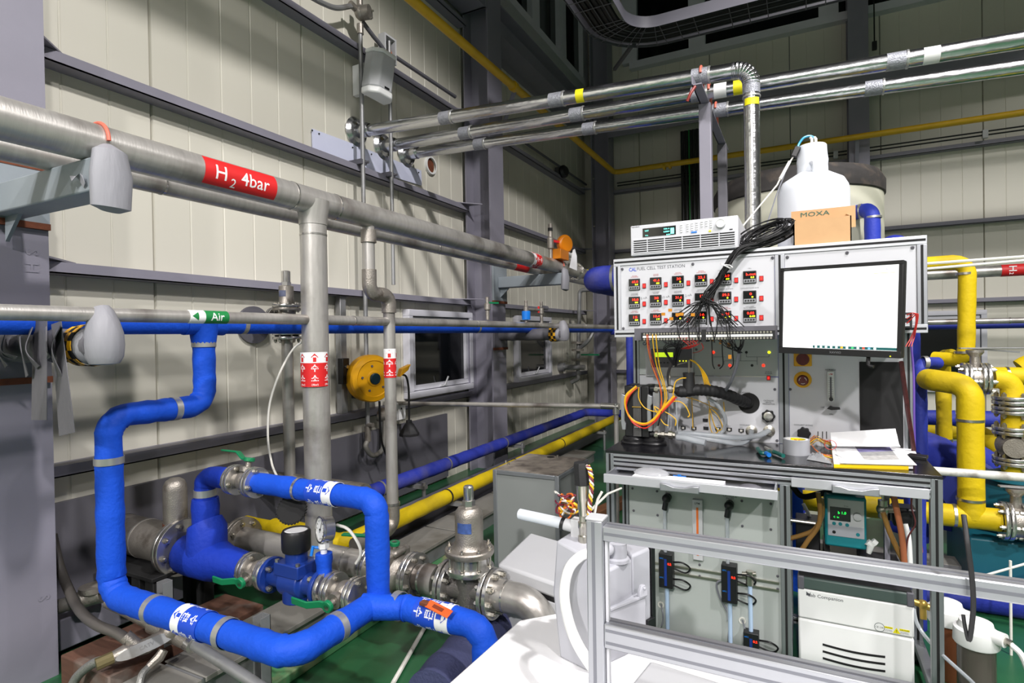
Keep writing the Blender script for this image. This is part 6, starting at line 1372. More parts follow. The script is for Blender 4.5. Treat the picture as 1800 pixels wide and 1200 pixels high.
part(o, 'film', MB().add(vs, fs), mat('clear_film', (222, 224, 228), .15, var=0, trans=.6))
o = thing('wire_bundle', 'small bundle of yellow and orange wires between tape roll and folder', 'wire', onT(1440, 795))
for k in range(9):
    y_ = rnd.uniform(-3, 5); part(o, 'wire', MB().tube(spline([onT(1424, 788+y_, .022+k*.002), onT(1436, 784+y_, .03+.002*k), onT(1450, 786+y_, .026), onT(1468, 790+y_*.6, .022)], 5), .0014, 5), (M_wire_y, M_wire_o, mat('brass', (196, 164, 84)))[k % 3])
part(o, 'wire', MB().tube(spline([onT(1426, 789, .02), onT(1434, 797, .014), onT(1447, 803, .01), onT(1462, 806, .012)], 6), .002, 6), M_wire_o)
part(o, 'wire', MB().tube([onT(1445, 803, .006), onT(1462, 808, .008)], .0028, 6), M_wire_y)
q = onT(1460, 800, .04); part(o, 'wire', MB().tube([q+V((.02*math.cos(a), .002, .018*math.sin(a))) for a in [2*PI*k/20 for k in range(21)]], .0011, 5), M_wire_r)
A, B, C_, D_ = onT(1466, 823), onT(1606, 827), onT(1588, 796), onT(1460, 785)
o = thing('folder', 'yellow folder of loose white papers lying open on the table', 'folder', (A+C_)/2)
def sheet(name, pts, th, m, z): n = len(pts); ps = [V((p.x, p.y, z+(p.z-ZT))) for p in pts]; return part(o, name, MB().add(ps+[p+V((0, 0, th)) for p in ps], [tuple(range(n))[::-1], tuple(range(n, 2*n))]+[(i, (i+1) % n, n+(i+1) % n, n+i) for i in range(n)]), m)
mm = mat('folder_yellow', (240, 206, 20), .45, var=.03)
sheet('cover', [A+V((0, .004, 0)), B+V((-.014, .002, 0)), C_, D_], .004, mm, ZT); sheet('cover', [A+V((0, .004, 0)), B+V((-.014, .002, 0)), B+V((-.014, .008, 0)), A+V((0, .010, 0))], .013, mm, ZT)
sheet('paper_stack', [A+V((0, .012, 0)), B+V((0, .012, 0)), C_+V((0, 0, 0)), D_+V((.002, 0, 0))], .014, M_paper, ZT+.004)
top = ZT+.0185
sheet('top_sheet', [A+V((.02, .006, 0)), B+V((.01, .004, 0)), C_+V((-.01, 0, 0)), D_+V((.01, 0, 0))], .0012, M_paper, top)
ph = [at(1501, 783, Z=top), at(1559, 780, Z=top), at(1581, 808, Z=top), at(1520, 809, Z=top)]
cols_ = ((118, 112, 120), (126, 120, 168), (150, 150, 150), (182, 180, 178))
for k in range(4):
    l = lambda f: [ph[0]*(1-f)+ph[3]*f, ph[1]*(1-f)+ph[2]*f]
    a, b = l(k/4), l((k+1)/4); ps = [V((p.x, p.y, top+.0014)) for p in (a[0], a[1], b[1], b[0])]
    part(o, 'printed_photo', MB().add(ps+[p+V((0, 0, .0003)) for p in ps], [(0, 1, 2, 3), (4, 5, 6, 7)]), mat('photo_print_%s' % ('dark', 'violet', 'grey', 'pale')[k], cols_[k], .6, var=.3, scale=60))
f0, f1 = at(1463, 784, Y=2.555), at(1583, 785, Y=2.575); h0, h1, u0, u1 = at(1461, 778, Y=2.57), at(1580, 779, Y=2.59), at(1460, 760, Y=2.62), at(1574, 753, Y=2.635)
L_ = spline([f0, f0*.5+h0*.5, h0, h0*.5+u0*.5-V((0, .004, 0)), u0], 4); R2 = spline([f1, f1*.5+h1*.5, h1, h1*.5+u1*.5-V((0, .004, 0)), u1], 4)
part(o, 'raised_sheet', MB().strip(L_, R2, (0, .0015, 0)), M_paper)
a = [at(1466, 797, Z=top+.002), at(1480, 804, Z=top+.002), at(1495, 808, Z=top+.002), at(1515, 811, Z=top+.002)]; part(o, 'curled_sheet', MB().strip(a, [p+V((.02, -.01, .008)) for p in a], (0, 0, .001)), M_paper)
sheet('loose_sheet', [onT(1575, 800), onT(1611, 802), onT(1600, 780), onT(1568, 778)], .012, M_paper, ZT)
single('black_card', 'small dark cover lying under the papers at the table edge', 'card', MB().prism([(0, 0), (.06, -.02), (.075, .03), (.02, .05)], onT(1592, 805), UX, V((0, 1, 0)), V((0, 0, .012))), M_black, bev=.002)
# contents of the pulled out drawer
zd = .726
single('plastic_bag', 'clear plastic bag of small parts in the pulled out drawer', 'bag', MB().sphere((-.54, 2.27, zd+.02), .03, 12, (2.4, 1.6, .7)), MATS['clear_film'])
single('paper_sheet', 'white paper lying in the drawer behind its front', 'paper', MB().box((-.6, 2.18, zd), (-.26, 2.26, zd+.018)), M_paper)
single('drawer_tool', 'dark grey plastic tool lying in the right end of the drawer', 'tool', MB().sphere((-.17, 2.215, zd+.012), .028, 12, (1.5, .8, .55)), M_steeld, bev=0)
single('small_connector', 'small brass and blue connector in the middle of the drawer', 'connector', MB().cyl((-.46, 2.3, zd+.008), (-.41, 2.3, zd+.008), .007, n=8).cbox((-.435, 2.3, zd+.01), (.014, .018, .018)), MATS['lever_blue'])
# ---- chiller with pump on top
cx0, cx1, cy0, cy1, cz0, cz1 = -.022, .342, 2.40, 2.78, .105, .385
cz0 = .03
ch = thing('chiller', 'white laboratory chiller with black slots standing inside the right bay', 'chiller', (.16, 2.6, cz0))
zm = at(1500, 1103, Y=cy0).z
part(ch, 'lower_cover', MB().box((cx0, cy0, cz0+.01), (cx1, cy1, zm-.0015)), M_hosew, bev=.008)
part(ch, 'upper_cover', MB().box((cx0, cy0, zm+.0015), (cx1, cy1, .33)), M_hosew, bev=.006)
part(ch, 'lid', MB().box((cx0+.002, cy0-.002, .33), (cx1-.002, cy1, .375)), mat('lid_grey_green', (70, 84, 80), .4), bev=.006)
part(ch, 'lid_corner', MB().box((cx0-.001, cy0-.004, .328), (cx0+.022, cy0+.03, .378)), M_steeld, bev=.004); part(ch, 'lid_corner', MB().box((cx1-.022, cy0-.004, .328), (cx1+.001, cy0+.03, .378)), M_steeld, bev=.004)
part(ch, 'top_plate', MB().box((cx0+.005, cy0+.004, .375), (cx1-.005, cy1, .38)), M_rub)
part(ch, 'lettering', flat_text('Lab Companion', at(1451, 1050, Y=cy0), UX, UZ, .018, .006), M_capk)
part(ch, 'logo', MB().prism([(-.007, -.007), (.007, -.007), (.007, .007), (.003, .0), (-.003, .004), (-.007, .007)], at(1421, 1043, Y=cy0), UX, UZ, V((0, -.0006, 0))), M_capk)
sl0, sl1 = at(1446, 1133, Y=cy0).x, at(1556, 1154, Y=cy0).x
for k in range(3):
    z0_2 = at(1446, 1133+12*k, Y=cy0).z; pts = [(sl0+(sl1-sl0)*i/8, z0_2-.006*math.sin(PI*i/8)-.002) for i in range(9)]
    part(ch, 'vent_slot', MB().add([V((x, cy0-.001, z)) for x, z in pts]+[V((x, cy0-.001, z+.0085)) for x, z in pts], [(i, i+1, 10+i, 9+i) for i in range(8)]), M_blackm)
c = at(1546, 1102, Y=cy0); part(ch, 'stamp', MB().lathe([(.016, 0), (.016, .0006), (.0145, .0006), (.0145, 0)], c, NF, 28, False), MATS['lid_grey_green'])
part(ch, 'lettering', flat_text('CE OK', c+V((0, -.0004, 0)), UX, UZ, .009, .0), MATS['lid_grey_green'])
part(ch, 'warning_sign', MB().prism([(-.0115, -.008), (.0115, -.008), (0, .012)], at(1576, 1109, Y=cy0), UX, UZ, V((0, -.0006, 0))), M_ystick); part(ch, 'lettering', flat_text('!', at(1576, 1109, Y=cy0)+V((0, -.0008, 0)), UX, UZ, .013, .01), M_blackm)
for q, w in (((1562, 1103), .025), ((1590, 1108), .03)):
    c = at(*q, Y=cy0); part(ch, 'sticker', MB().box(c+V((-w/2, -.0006, -.003)), c+V((w/2, 0, .004))), M_ystick); part(ch, 'lettering', flat_text('CAUTION', c+V((0, -.0008, .0005)), UX, UZ, .006, .006, width=w*.85), M_blackm); part(ch, 'lettering', flat_text('HOT SURFACE\nDO NOT TOUCH', c+V((0, -.0002, -.010)), UX, UZ, .0045, 0, width=w*.9), M_capk)
for x in (cx0+.04, cx1-.04):
    for y in (cy0+.05, cy1-.05): part(ch, 'foot', MB().cyl((x, y, 0), (x, y, cz0+.011), .018, n=14), M_black)
py_ = 2.5; pz0 = .455
pu = thing('peristaltic_pump', 'teal and grey pump unit with green digits on a black board', 'pump', (.14, 2.6, .38))
part(pu, 'board', MB().box((.0, py_-.03, .381), (.24, 2.74, .40)), M_black, bev=.003)
for x in (.08, .2): part(pu, 'stand', MB().box((x-.01, py_, .40), (x+.01, 2.68, pz0)), M_black)
def Q(px, py): return at(px, py, Y=py_)
xa, xb = Q(1450, 960).x, Q(1524, 960).x; za, zb3 = Q(1480, 962).z, Q(1480, 872).z
part(pu, 'case', MB().box((xa, py_, za), (xb, 2.66, zb3)), M_teal, bev=.008)
part(pu, 'face', MB().box((xa+.011, py_-.002, za+.042), (xb-.008, py_, zb3-.012)), M_lightgrey, bev=.001)
part(pu, 'face', MB().box((xa+.011, py_-.003, za+.042), (xb-.008, py_-.001, za+.085)), mat('pump_face_mid', (164, 166, 174), .45), bev=.001)
d = part(pu, 'display', MB().box((Q(1459, 913).x, py_-.003, Q(1459, 913).z), (Q(1495, 893).x, py_-.002, Q(1495, 893).z)), M_darkgl)
part(d, 'digits', flat_text('b 1.0', Q(1480, 901)+V((0, -.0034, 0)), UX, UZ, .014, .01), M_led_g); part(d, 'digits', flat_text('C  kt', Q(1470, 908)+V((0, -.0034, 0)), UX, UZ, .009, .0), M_led_g)
part(pu, 'dial', MB().lathe([(.0145, 0), (.0135, .012), (0, .013)], Q(1507, 907)+V((0, -.002, 0)), NF, 24), M_lightgrey)
for q in ((1466, 919), (1477, 920), (1489, 922), (1508, 939)): part(pu, 'button', MB().cyl(Q(*q)+V((0, -.005, 0)), Q(*q)+V((0, -.002, 0)), .0065, n=16), M_teal)
part(pu, 'button', MB().cyl(Q(1466, 934)+V((0, -.005, 0)), Q(1466, 934)+V((0, -.002, 0)), .006, n=16), M_black)
part(pu, 'pump_head', MB().box((xa+.02, py_+.04, zb3), (xb-.03, 2.64, zb3+.05)), M_steeld, bev=.006)
part(pu, 'outlet', MB().tube([Q(1524, 952), Q(1531, 958), Q(1527, 972)], [.014, .014, .008], 10).cyl(Q(1533, 950), Q(1540, 956), .012), M_hosew)
part(pu, 'lettering', flat_text('drive', Q(1487, 889)+V((0, -.0024, 0)), UX, UZ, .007, .0), M_capk)
for lab, pts, r, m, Y_ in (('amber hose curving from the pump side to the lower left of the bay', ((1444, 875), (1445, 905), (1432, 930), (1410, 940), (1388, 946)), .009, M_amber, 2.48), ('amber hose hanging beside the teal pump', ((1438, 865), (1442, 900), (1438, 925), (1420, 950), (1408, 968)), .009, M_amber, 2.45), ('brown hose hanging at the right side of the bay', ((1570, 868), (1577, 900), (1585, 940), (1590, 992)), .010, mat('brown_hose', (168, 100, 66), .45), 2.4), ('tan clear hose slanting down beside the brown hose', ((1552, 900), (1562, 930), (1575, 960), (1590, 990)), .009, M_amber, 2.42), ('white hose coming down behind the black motor', ((1591, 920), (1597, 945), (1600, 992)), .009, M_hosew, 2.5), ('white hose behind the pump in the left of the bay', ((1412, 885), (1422, 905), (1430, 930), (1428, 945)), .007, M_hosew, 2.7)):
    single('bay_hose', lab, 'hose', MB().tube(spline([at(p[0], p[1], Y=Y_) for p in pts], 7), r, 12), m)
o = thing('pump_motor', 'black square motor mounted in the right end of the bay', 'motor', at(1588, 905, Y=2.55)); c = ROOT[o.name]
part(o, 'body', MB().cbox(c, (.075, .08, .07)), M_black, bev=.008); part(o, 'face_ring', MB().lathe([(.026, 0), (.024, .012), (0, .014)], c+V((0, -.04, 0)), NF, 24), M_black)
part(o, 'mount', MB().box((c.x-.062, c.y-.02, .02), (c.x-.045, c.y+.02, c.z+.1)), M_steel)
part(o, 'mount', MB().box((c.x-.05, c.y-.02, c.z-.02), (c.x-.03, c.y+.02, c.z+.03)), M_steel)
o = thing('pipe_tee', 'small steel pipe tee hanging under the closed drawer', 'fitting', at(1552, 895, Y=2.5)); c = ROOT[o.name]
part(o, 'body', MB().cyl(c+V((0, 0, .035)), c+V((0, 0, -.03)), .016).cyl(c, c+V((.045, 0, .005)), .013).sphere(c, .022, 12), M_bolt)
part(o, 'rod', MB().cyl(c+V((0, 0, .035)), (c.x, c.y, ZT-.05), .004, n=8), M_bolt)
single('bay_cable', 'black cable sagging across the top of the bay beside the pump', 'cable', MB().tube(spline([at(1390, 850, Y=2.6), at(1410, 872, Y=2.58), at(1440, 868, Y=2.56), at(1470, 862, Y=2.55)], 6), .012, 8), M_wire_k)
single('bay_cable', 'thin dark red and black cable hanging in the right of the bay', 'cable', MB().tube(spline([at(1605, 862, Y=2.52), at(1602, 890, Y=2.5), at(1609, 920, Y=2.48), at(1596, 945, Y=2.47), at(1592, 985, Y=2.45)], 6), .003, 6), MATS['cable_dark_red'])
single('bay_crossbar', 'thin steel rod crossing the left of the bay behind the amber hoses', 'rod', MB().cyl((xc_+.01, 2.62, at(1400, 915, Y=2.62).z), (at(1445, 920, Y=2.62).x, 2.62, at(1445, 921, Y=2.62).z), .008, n=10), M_bolt)
o = thing('tool_case', 'dark box standing in the left back of the bay', 'box', (.0, 2.66, .39)); part(o, 'case', MB().box((-.03, 2.64, .381), (.06, 2.74, .52)), M_black, bev=.004)
# ================================================================ pipes, pump and tank on the right
ct = V((-.035, 5.0, 0)); rt = .60
o = thing('storage_tank', 'big cream cylindrical tank with a rounded dusty black rim behind the station', 'tank', ct)
zr = at(1400, 288, Y=ct.y-.45).z-.02
part(o, 'shell', MB().lathe([(rt-.02, 0), (rt-.012, .05), (rt-.012, zr-.16)], ct, (0, 0, 1), 72), M_cream)
part(o, 'rim', MB().lathe([(rt-.014, zr-.18), (rt, zr-.17), (rt+.002, zr-.08), (rt-.03, zr-.02), (rt-.09, zr), (0, zr+.02)], ct, (0, 0, 1), 72), M_lidblk)
q = at(1532, 372, Y=4.55)
o = thing('tank_pipe', 'blue wrapped pipe elbow coming out of the cream tank beside the carboy', 'pipe', q)
a = at(1508, 372, Y=4.5); part(o, 'pipe', wrapped([a+V((-.06, .2, 0)), a, at(1533, 368, Y=4.4), at(1536, 430, Y=4.4)-V((0, 0, 1.5))], .047, .07, .03, .001), mat('tank_pipe_blue', (40, 60, 178), .6, var=.08, bump=.2))
band(o, at(1513, 371, Y=4.47), (1, -.3, .05), .048, .02); band(o, at(1535, 382, Y=4.4), (0, 0, 1), .048, .014)
o = thing('dome_pipe', 'rounded dusty blue pipe bend just showing above the station top', 'pipe', at(1588, 410, Y=4.0)); q = at(1590, 416, Y=4.0)
part(o, 'pipe', wrapped([q+V((-.15, .3, -.1)), q, q+V((.02, .02, -1.2))], .062, .1, .03, .001), M_blued)
def ypipe(label, pts, r, rad, bands=(), m=None, name='yellow_pipe'):
    o = thing(name, label, 'pipe', pts[0]); part(o, 'pipe', wrapped(pts, r, rad, .04, .0012, 24), m or M_yel)
    for p, a in bands: band(o, p, a, r, .012, .003, M_bolt)
    return o
Y1 = 3.7
t1 = at(1700, 470, Y=Y1); t1.z = at(1660, 462, Y=Y1).z; b1_ = at(1698, 632, Y=Y1); e1_ = at(1662, 630, Y=Y1)
ypipe('yellow wrapped pipe dropping from upper elbow to lower elbow beside the monitor', [V((.2, Y1, t1.z)), V((b1_.x+.01, Y1, t1.z)), V((b1_.x, Y1, b1_.z)), V((e1_.x-.03, Y1+.1, b1_.z))], .038, .06, ((at(1697, 481, Y=Y1), (0, 0, 1)), (at(1694, 619, Y=Y1), (0, 0, 1))))
Y2 = 3.95; a = at(1657, 650, Y=Y2); b = at(1661, 798, Y=Y2)
ypipe('thinner yellow wrapped riser standing left of the thick yellow pipe', [V((a.x+.02, Y2-.1, e1_.z+.01)), V((a.x, Y2, e1_.z)), V((b.x, Y2, b.z)), V((b.x-.1, Y2, b.z)), V((b.x-.12, Y2, b.z-.2))], .037, .05, ((at(1657, 660, Y=Y2), (0, 0, 1)), (at(1660, 772, Y=Y2), (0, 0, 1))))
Y3 = 3.25; zt3 = at(1680, 672, Y=Y3).z; x3 = at(1706, 760, Y=Y3).x; z3 = at(1700, 908, Y=Y3).z
ypipe('thick yellow wrapped pipe with elbow at the top, standing on the yellow floor header', [V((at(1645, 668, Y=Y3).x-.0, Y3+.18, zt3+.0)), V((x3-.11, Y3+.08, zt3)), V((x3, Y3, zt3-.01)), V((x3, Y3, z3))], .051, .075, ((at(1705, 738, Y=Y3), (0, 0, 1)), (at(1706, 877, Y=Y3), (0, 0, 1))))
xe = at(1758, 915, Y=Y3).x
hd = ypipe('horizontal yellow wrapped header crossing behind the table leg near the floor', [V((-.2, Y3, z3)), V((xe, Y3, z3))], .05, .05, ((at(1677, 905, Y=Y3), (1, 0, 0)),))
part(hd, 'pipe', wrapped([V((xe+.11, Y3, z3)), V((1.4, Y3, z3))], .05, .05, .04, .001), M_yel)
def butterfly(label, p, ax, fr, sgn=1):
    p = V(p); ax = V(ax); o = thing('butterfly_valve', label, 'valve', p)
    flange_pair(o, p-ax*.035, ax, fr, .016, .003, nb=6, br=.010); flange_pair(o, p+ax*.035, ax, fr, .016, .003, nb=6, br=.010)
    part(o, 'body', MB().cyl(p-ax*.03, p+ax*.03, fr*.8), M_cast)
    up = V((0, 0, 1)) if abs(ax.z) < .5 else V((-.3, -1, 0)).normalized()
    part(o, 'neck', MB().lathe([(.022, fr*.7), (.02, fr+.03), (.035, fr+.05), (.035, fr+.062)], p, up, 14), M_cast)
    h = p+up*(fr+.07); d = V((1, .1, 0)) if abs(ax.z) < .5 else V((1, 0, .1))
    part(o, 'lever', MB().bar(h-d*.06, h+d*.2, .03, .006, up).bar(h-d*.03, h+d*.17-up*.02, .012, .008, up), M_galv, bev=.001); return o
butterfly('steel butterfly valve with flat lever between two yellow pipes near the floor', V((xe+.055, Y3, z3)), (1, 0, 0), .085)
Y4 = 3.43; pv = at(1714, 665, Y=Y4)
butterfly('steel butterfly valve with long flat lever at the upper yellow elbow', pv, (1, 0, 0), .075)
h1 = ypipe('upper yellow header with elbow turning down to the flanged pump stack', [pv+V((.07, 0, 0)), V((at(1778, 672, Y=Y4).x, Y4, pv.z)), V((at(1780, 690, Y=Y4).x, Y4, at(1780, 700, Y=Y4).z))], .045, .055)
ypipe('far yellow wrapped pipe running level behind the upper valve', [at(1730, 660, Y=4.1), at(1790, 662, Y=4.1)+V((.6, 0, 0))], .05, .05, ((at(1770, 661, Y=4.1), (1, 0, 0)),))
ypipe('yellow pipe bend at the right picture edge above the far pipe', [at(1795, 640, Y=4.3)+V((0, 0, -.03)), at(1812, 640, Y=4.3), at(1815, 640, Y=4.3)+V((.4, 0, 0))], .06, .05)
pb = at(1785, 760, Y=Y4)
o = thing('pump_stack', 'vertical stack of steel flanges and round body between yellow pipes at the right edge', 'valve', pb)
def zz(py): return at(1785, py, Y=Y4).z
xq = at(1784, 740, Y=Y4).x
for py in (703, 720, 756, 809): flange_pair(o, (xq, Y4, zz(py)), (0, 0, 1), .085, .016, .004, nb=6, br=.010)
part(o, 'pipe', wrapped([V((xq, Y4, zz(727))), V((xq, Y4, zz(750)))], .052, .05, .02, .001), M_yel); part(o, 'pipe', wrapped([V((xq, Y4, zz(815))), V((xq, Y4, zz(832)))], .052, .05, .02, .001), M_yel)
part(o, 'pipe', MB().cyl((xq, Y4, zz(706)), (xq, Y4, zz(718)), .05), M_cast)
part(o, 'round_body', MB().sphere((xq, Y4, zz(783)), .075, 20, (1, 1, .92)).cyl((xq-.01, Y4-.05, zz(783)), (xq-.02, Y4-.085, zz(783)), .045), M_cast)
part(o, 'flow_arrow', MB().prism([(-.02, -.02), (.02, 0), (-.02, .02)], (xq+.03, Y4-.09, zz(760)), UX, UZ, V((0, -.002, 0))), M_ystick)
o = thing('teal_pump', 'teal painted water pump casing with flange under the steel stack', 'pump', (xq, Y4, 0))
part(o, 'flange', MB().cyl((xq, Y4, zz(843)), (xq, Y4, zz(833)), .11, n=36), M_teald)
part(o, 'neck', MB().lathe([(.06, zz(860)), (.06, zz(845))], (xq, Y4, 0), (0, 0, 1)), M_teald)
part(o, 'volute', MB().lathe([(.05, -.12), (.13, -.1), (.19, -.04), (.2, 0), (.19, .06), (.12, .1), (.05, .12)], (xq+.02, Y4+.05, zz(900)), (.55, .83, 0), 32), M_teald)
part(o, 'motor', MB().lathe([(.02, -.2), (.12, -.19), (.13, -.15), (.13, .05)], (xq-.1, Y4+.32, zz(885)), (.2, .97, 0), 28), mat('motor_blue', (50, 60, 140), .55))
part(o, 'base', MB().box((xq-.2, Y4-.12, .0), (xq+.4, Y4+.35, zz(940))), M_teald, bev=.01)
bp = [('thick dusty blue wrapped pipe bending down behind the table leg', [at(1600, 790, Y=3.75)+V((0, .3, 0)), at(1650, 800, Y=3.75), at(1672, 820, Y=3.75), at(1676, 925, Y=3.75)], .1, .12), ('large dusty blue wrapped pipe lying on the floor under the galvanised channel', [V((-.4, 3.3, .085)), V((1.6, 3.3, .085))], .085, .05), ('blue wrapped pipe crossing level in the background behind the thick yellow pipe', [at(1615, 733, Y=4.4), at(1770, 737, Y=4.4)], .048, .05), ('blue wrapped upper elbow beside the monitor turning down along the station', [at(1648, 638, Y=3.6), at(1617, 637, Y=3.5), at(1617, 640, Y=3.5)-V((0, 0, .9))], .03, .05), ('dusty blue duct far behind the thick yellow pipe', [at(1740, 800, Y=4.2)-V((0, 0, .45)), at(1740, 800, Y=4.2), at(1600, 805, Y=4.2), at(1590, 805, Y=4.2)-V((0, 0, .45))], .09, .12)]
for k, (lab, pts, r, rad) in enumerate(bp):
    o = thing('blue_pipe', lab, 'pipe', pts[0]); part(o, 'pipe', wrapped(pts, r, rad, .05, .0015, 22), M_blued if k in (0, 1, 4) else M_bluedeep2 if False else mat('blue_wrap_mid', (38, 52, 150), .62, var=.1, bump=.2))
    if k == 3: band(o, at(1626, 637, Y=3.5), (1, .3, 0), .031, .02)
    if k == 2: part(o, 'support_leg', MB().cyl((pts[0].x+.1, 4.4, 0), (pts[0].x+.1, 4.4, pts[0].z-.04), .015), M_galv)
    if k == 2: band(o, at(1681, 735, Y=4.4), (1, 0, 0), .049, .02)
ypipe('far dull yellow pipe behind the blue pipe, bending down to the right', [at(1625, 757, Y=4.6), at(1725, 760, Y=4.6), at(1765, 795, Y=4.5), V((at(1765, 795, Y=4.5).x, 4.5, 0))], .05, .08)
ypipe('dull yellow pipe stub near the floor behind the thin riser', [at(1645, 800, Y=4.2), at(1690, 812, Y=4.2), at(1690, 812, Y=4.2)-V((0, 0, .36))], .04, .05)
# blue vertical pipe at the left station edge and in bay
ypipe('blue wrapped vertical pipe showing between station and corner column', [at(1107, 585, Y=3.3)+V((0, 0, .15)), at(1107, 690, Y=3.3)-V((0, 0, .6))], .022, .05, m=MATS['blue_wrap_mid'], name='blue_pipe')
ypipe('thick blue wrapped vertical pipe seen through the right bay', [at(1608, 870, Y=3.0)+V((0, 0, .1)), V((at(1608, 900, Y=3.0).x, 3.0, 0))], .04, .05, m=MATS['blue_wrap_mid'], name='blue_pipe')
ypipe('bright blue wrapped pipe seen low through the left side of the bay', [at(1395, 880, Y=3.2)+V((0, 0, .1)), V((at(1402, 950, Y=3.2).x, 3.2, 0))], .04, .05, m=M_blue, name='blue_pipe')
# hydrogen and air on the back wall
Yb = 7.3; zz1, zz2 = at(1640, 482, Y=Yb).z, at(1640, 566, Y=Yb).z
o = thing('hydrogen_pipe', 'stainless pipe with small red H2 sign on the back wall', 'pipe', (1, Yb, zz1))
part(o, 'pipe', MB().tube([(-2.0, Yb, zz1), (1, Yb, zz1), (4.5, Yb, zz1)], .058, 18), M_inox)
xs_ = at(1781, 473, Y=Yb).x; part(o, 'sticker', MB().patch((xs_, Yb, zz1), (1, 0, 0), (0, -1, 0), .0585, -2.2, 2.2, -.1, .1, 24), M_red)
mb = round_text('H', (xs_, Yb, zz1+.0), (0, 0, -1), (0, -1, 0), .06, .1, .01, mb=MB()) if False else flat_text('H', V((xs_-.02, Yb-.0605, zz1+.012)), V((0, 0, -1)), V((1, 0, 0)), .085, .01)
flat_text('2', V((xs_-.03, Yb-.0605, zz1-.035)), V((0, 0, -1)), V((1, 0, 0)), .045, .005, mb=mb); part(o, 'lettering', mb, M_wht)
o = thing('air_pipe', 'thin stainless air pipe with blue one below on the back wall', 'pipe', (1, Yb, zz2))
part(o, 'pipe', MB().tube([(-2.0, Yb, zz2), (1, Yb, zz2), (4.5, Yb, zz2)], .03, 14), M_inox); part(o, 'pipe', MB().tube([(-2.3, Yb+.2, zz2-.04), (1, Yb+.2, zz2-.04), (4.5, Yb+.2, zz2-.04)], .04, 14), MATS['blue_wrap_mid'])
part(o, 'ring', MB().ring((at(1775, 563, Y=Yb).x, Yb, zz2), (1, 0, 0), .03, .012, .003), M_inox2)
for p, q, lab in (((1630, 467), (1800, 449), 'upper thin white rod slanting behind the station right edge'), ((1630, 479), (1800, 453), 'lower thin white rod slanting behind the station right edge')):
    single('white_rod', lab, 'rod', MB().cyl(at(*p, Y=3.0)-V((.3, -.0, -.005)), at(*q, Y=3.0)+V((.3, 0, .0)), .006, n=8), M_wire_w)
single('handrail', 'white painted handrail tube crossing in front of the yellow pipe', 'handrail', MB().cyl((-.3, 2.95, at(1640, 827, Y=2.95).z), at(1800, 839, Y=2.95)+V((.6, 0, 0)), .0175, n=16), mat('rail_white', (206, 206, 200), .45, var=.08, scale=20, dirt=(150, 146, 138), dscale=18), auto=60)
# ---- filters
def filt(label, c, body, ztop):
    c = V(c); o = thing('water_filter', label, 'filter', c); h = ztop
    part(o, 'housing', MB().lathe([(.05, .0), (.052, .01), (.052, h-.075)], c, (0, 0, 1), 28), body)
    part(o, 'cartridge', MB().cyl(c+V((0, 0, .01)), c+V((0, 0, h-.08)), .03), M_lightgrey if body.name.startswith('smoke') else M_rust)
    part(o, 'head', MB().lathe([(.06, h-.085), (.063, h-.08), (.061, h-.035), (.05, h-.03), (.045, h-.01), (.02, h)], c, (0, 0, 1), 28), M_hosew)
    part(o, 'inlet', MB().cyl(c+V((.03, -.03, h-.035)), c+V((.062, -.055, h-.035)), .022), M_hosew); part(o, 'nut', MB().cyl(c+V((.06, -.053, h-.035)), c+V((.075, -.065, h-.037)), .012, n=8), M_bolt)
    return o, c, h
c2 = at(1705, 1190, Z=.04); c2 = V((.505, 2.36, 0)); zf2 = at(1705, 1095, Y=2.36).z
o2, c2, h2_ = filt('clear water filter with white cap and hose in front by the table leg', c2, mat('smoke_clear', (110, 104, 96), .12, var=.05, trans=.5), zf2+.02)
part(o2, 'hose', MB().tube(spline([c2+V((.07, -.06, h2_-.037)), c2+V((.10, -.07, h2_-.07)), c2+V((.12, -.065, h2_-.16)), c2+V((.11, -.05, h2_-.3)), c2+V((.09, -.03, .01))], 7), .009, 10), M_hosew)
c1 = V((.475, 2.62, 0)); filt('brown water filter with white cap behind the clear one', c1, mat('filter_brown', (112, 62, 34), .5, var=.1), at(1665, 1062, Y=2.62).z+.02)
single('filter_hose', 'thin translucent hose running from the chiller along the floor past the filters', 'hose', MB().tube(spline([at(1606, 1070, Y=2.45), at(1612, 1095, Y=2.45), at(1628, 1120, Y=2.42), at(1656, 1150, Y=2.3), at(1700, 1190, Y=2.2), at(1715, 1205, Y=2.15)], 8), .006, 8), M_clear)
o = thing('drain_valve', 'small brass drain valve on the chiller side', 'valve', at(1622, 1062, Y=2.55)); c = ROOT[o.name]
part(o, 'body', MB().cyl(c+V((-.05, 0, .01)), c+V((.03, 0, -.01)), .012).cyl(c, c+V((0, -.01, -.05)), .011).sphere(c, .018, 10), mat('brass', (196, 164, 84)))
o = thing('floor_channel', 'galvanised channel lying across the floor behind the table leg', 'channel', (.8, 3.75, 0))
z_ = .14; part(o, 'channel', MB().box((-.5, 3.46, z_-.03), (1.8, 3.6, z_)), M_galvd, bev=.003); part(o, 'channel_side', MB().box((-.5, 3.455, .0), (1.8, 3.462, z_-.002)), M_galv)
o = thing('wire_stand', 'thin white wire stand in front of the blue floor pipe', 'stand', at(1775, 1020, Y=2.9)); q = at(1776, 985, Y=2.9)
part(o, 'wire', MB().cyl(q, (q.x, q.y, 0), .005, n=8), M_wire_w); part(o, 'wire', MB().cyl(at(1735, 1012, Y=2.9)-V((.12, 0, .06)), at(1800, 985, Y=2.9)+V((.1, 0, .04)), .005, n=8), M_wire_w); part(o, 'wire', MB().cyl((q.x+.3, q.y, 0), (q.x+.3, q.y, q.z+.1), .005, n=8), M_wire_w)
single('copper_hook', 'bent copper rod standing in front of the blue pipe', 'rod', MB().tube([at(1618, 942, Y=2.9), at(1620, 970, Y=2.9), at(1612, 975, Y=2.9), V((at(1612, 975, Y=2.9).x, 2.9, 0))], .005, 8), M_orange)
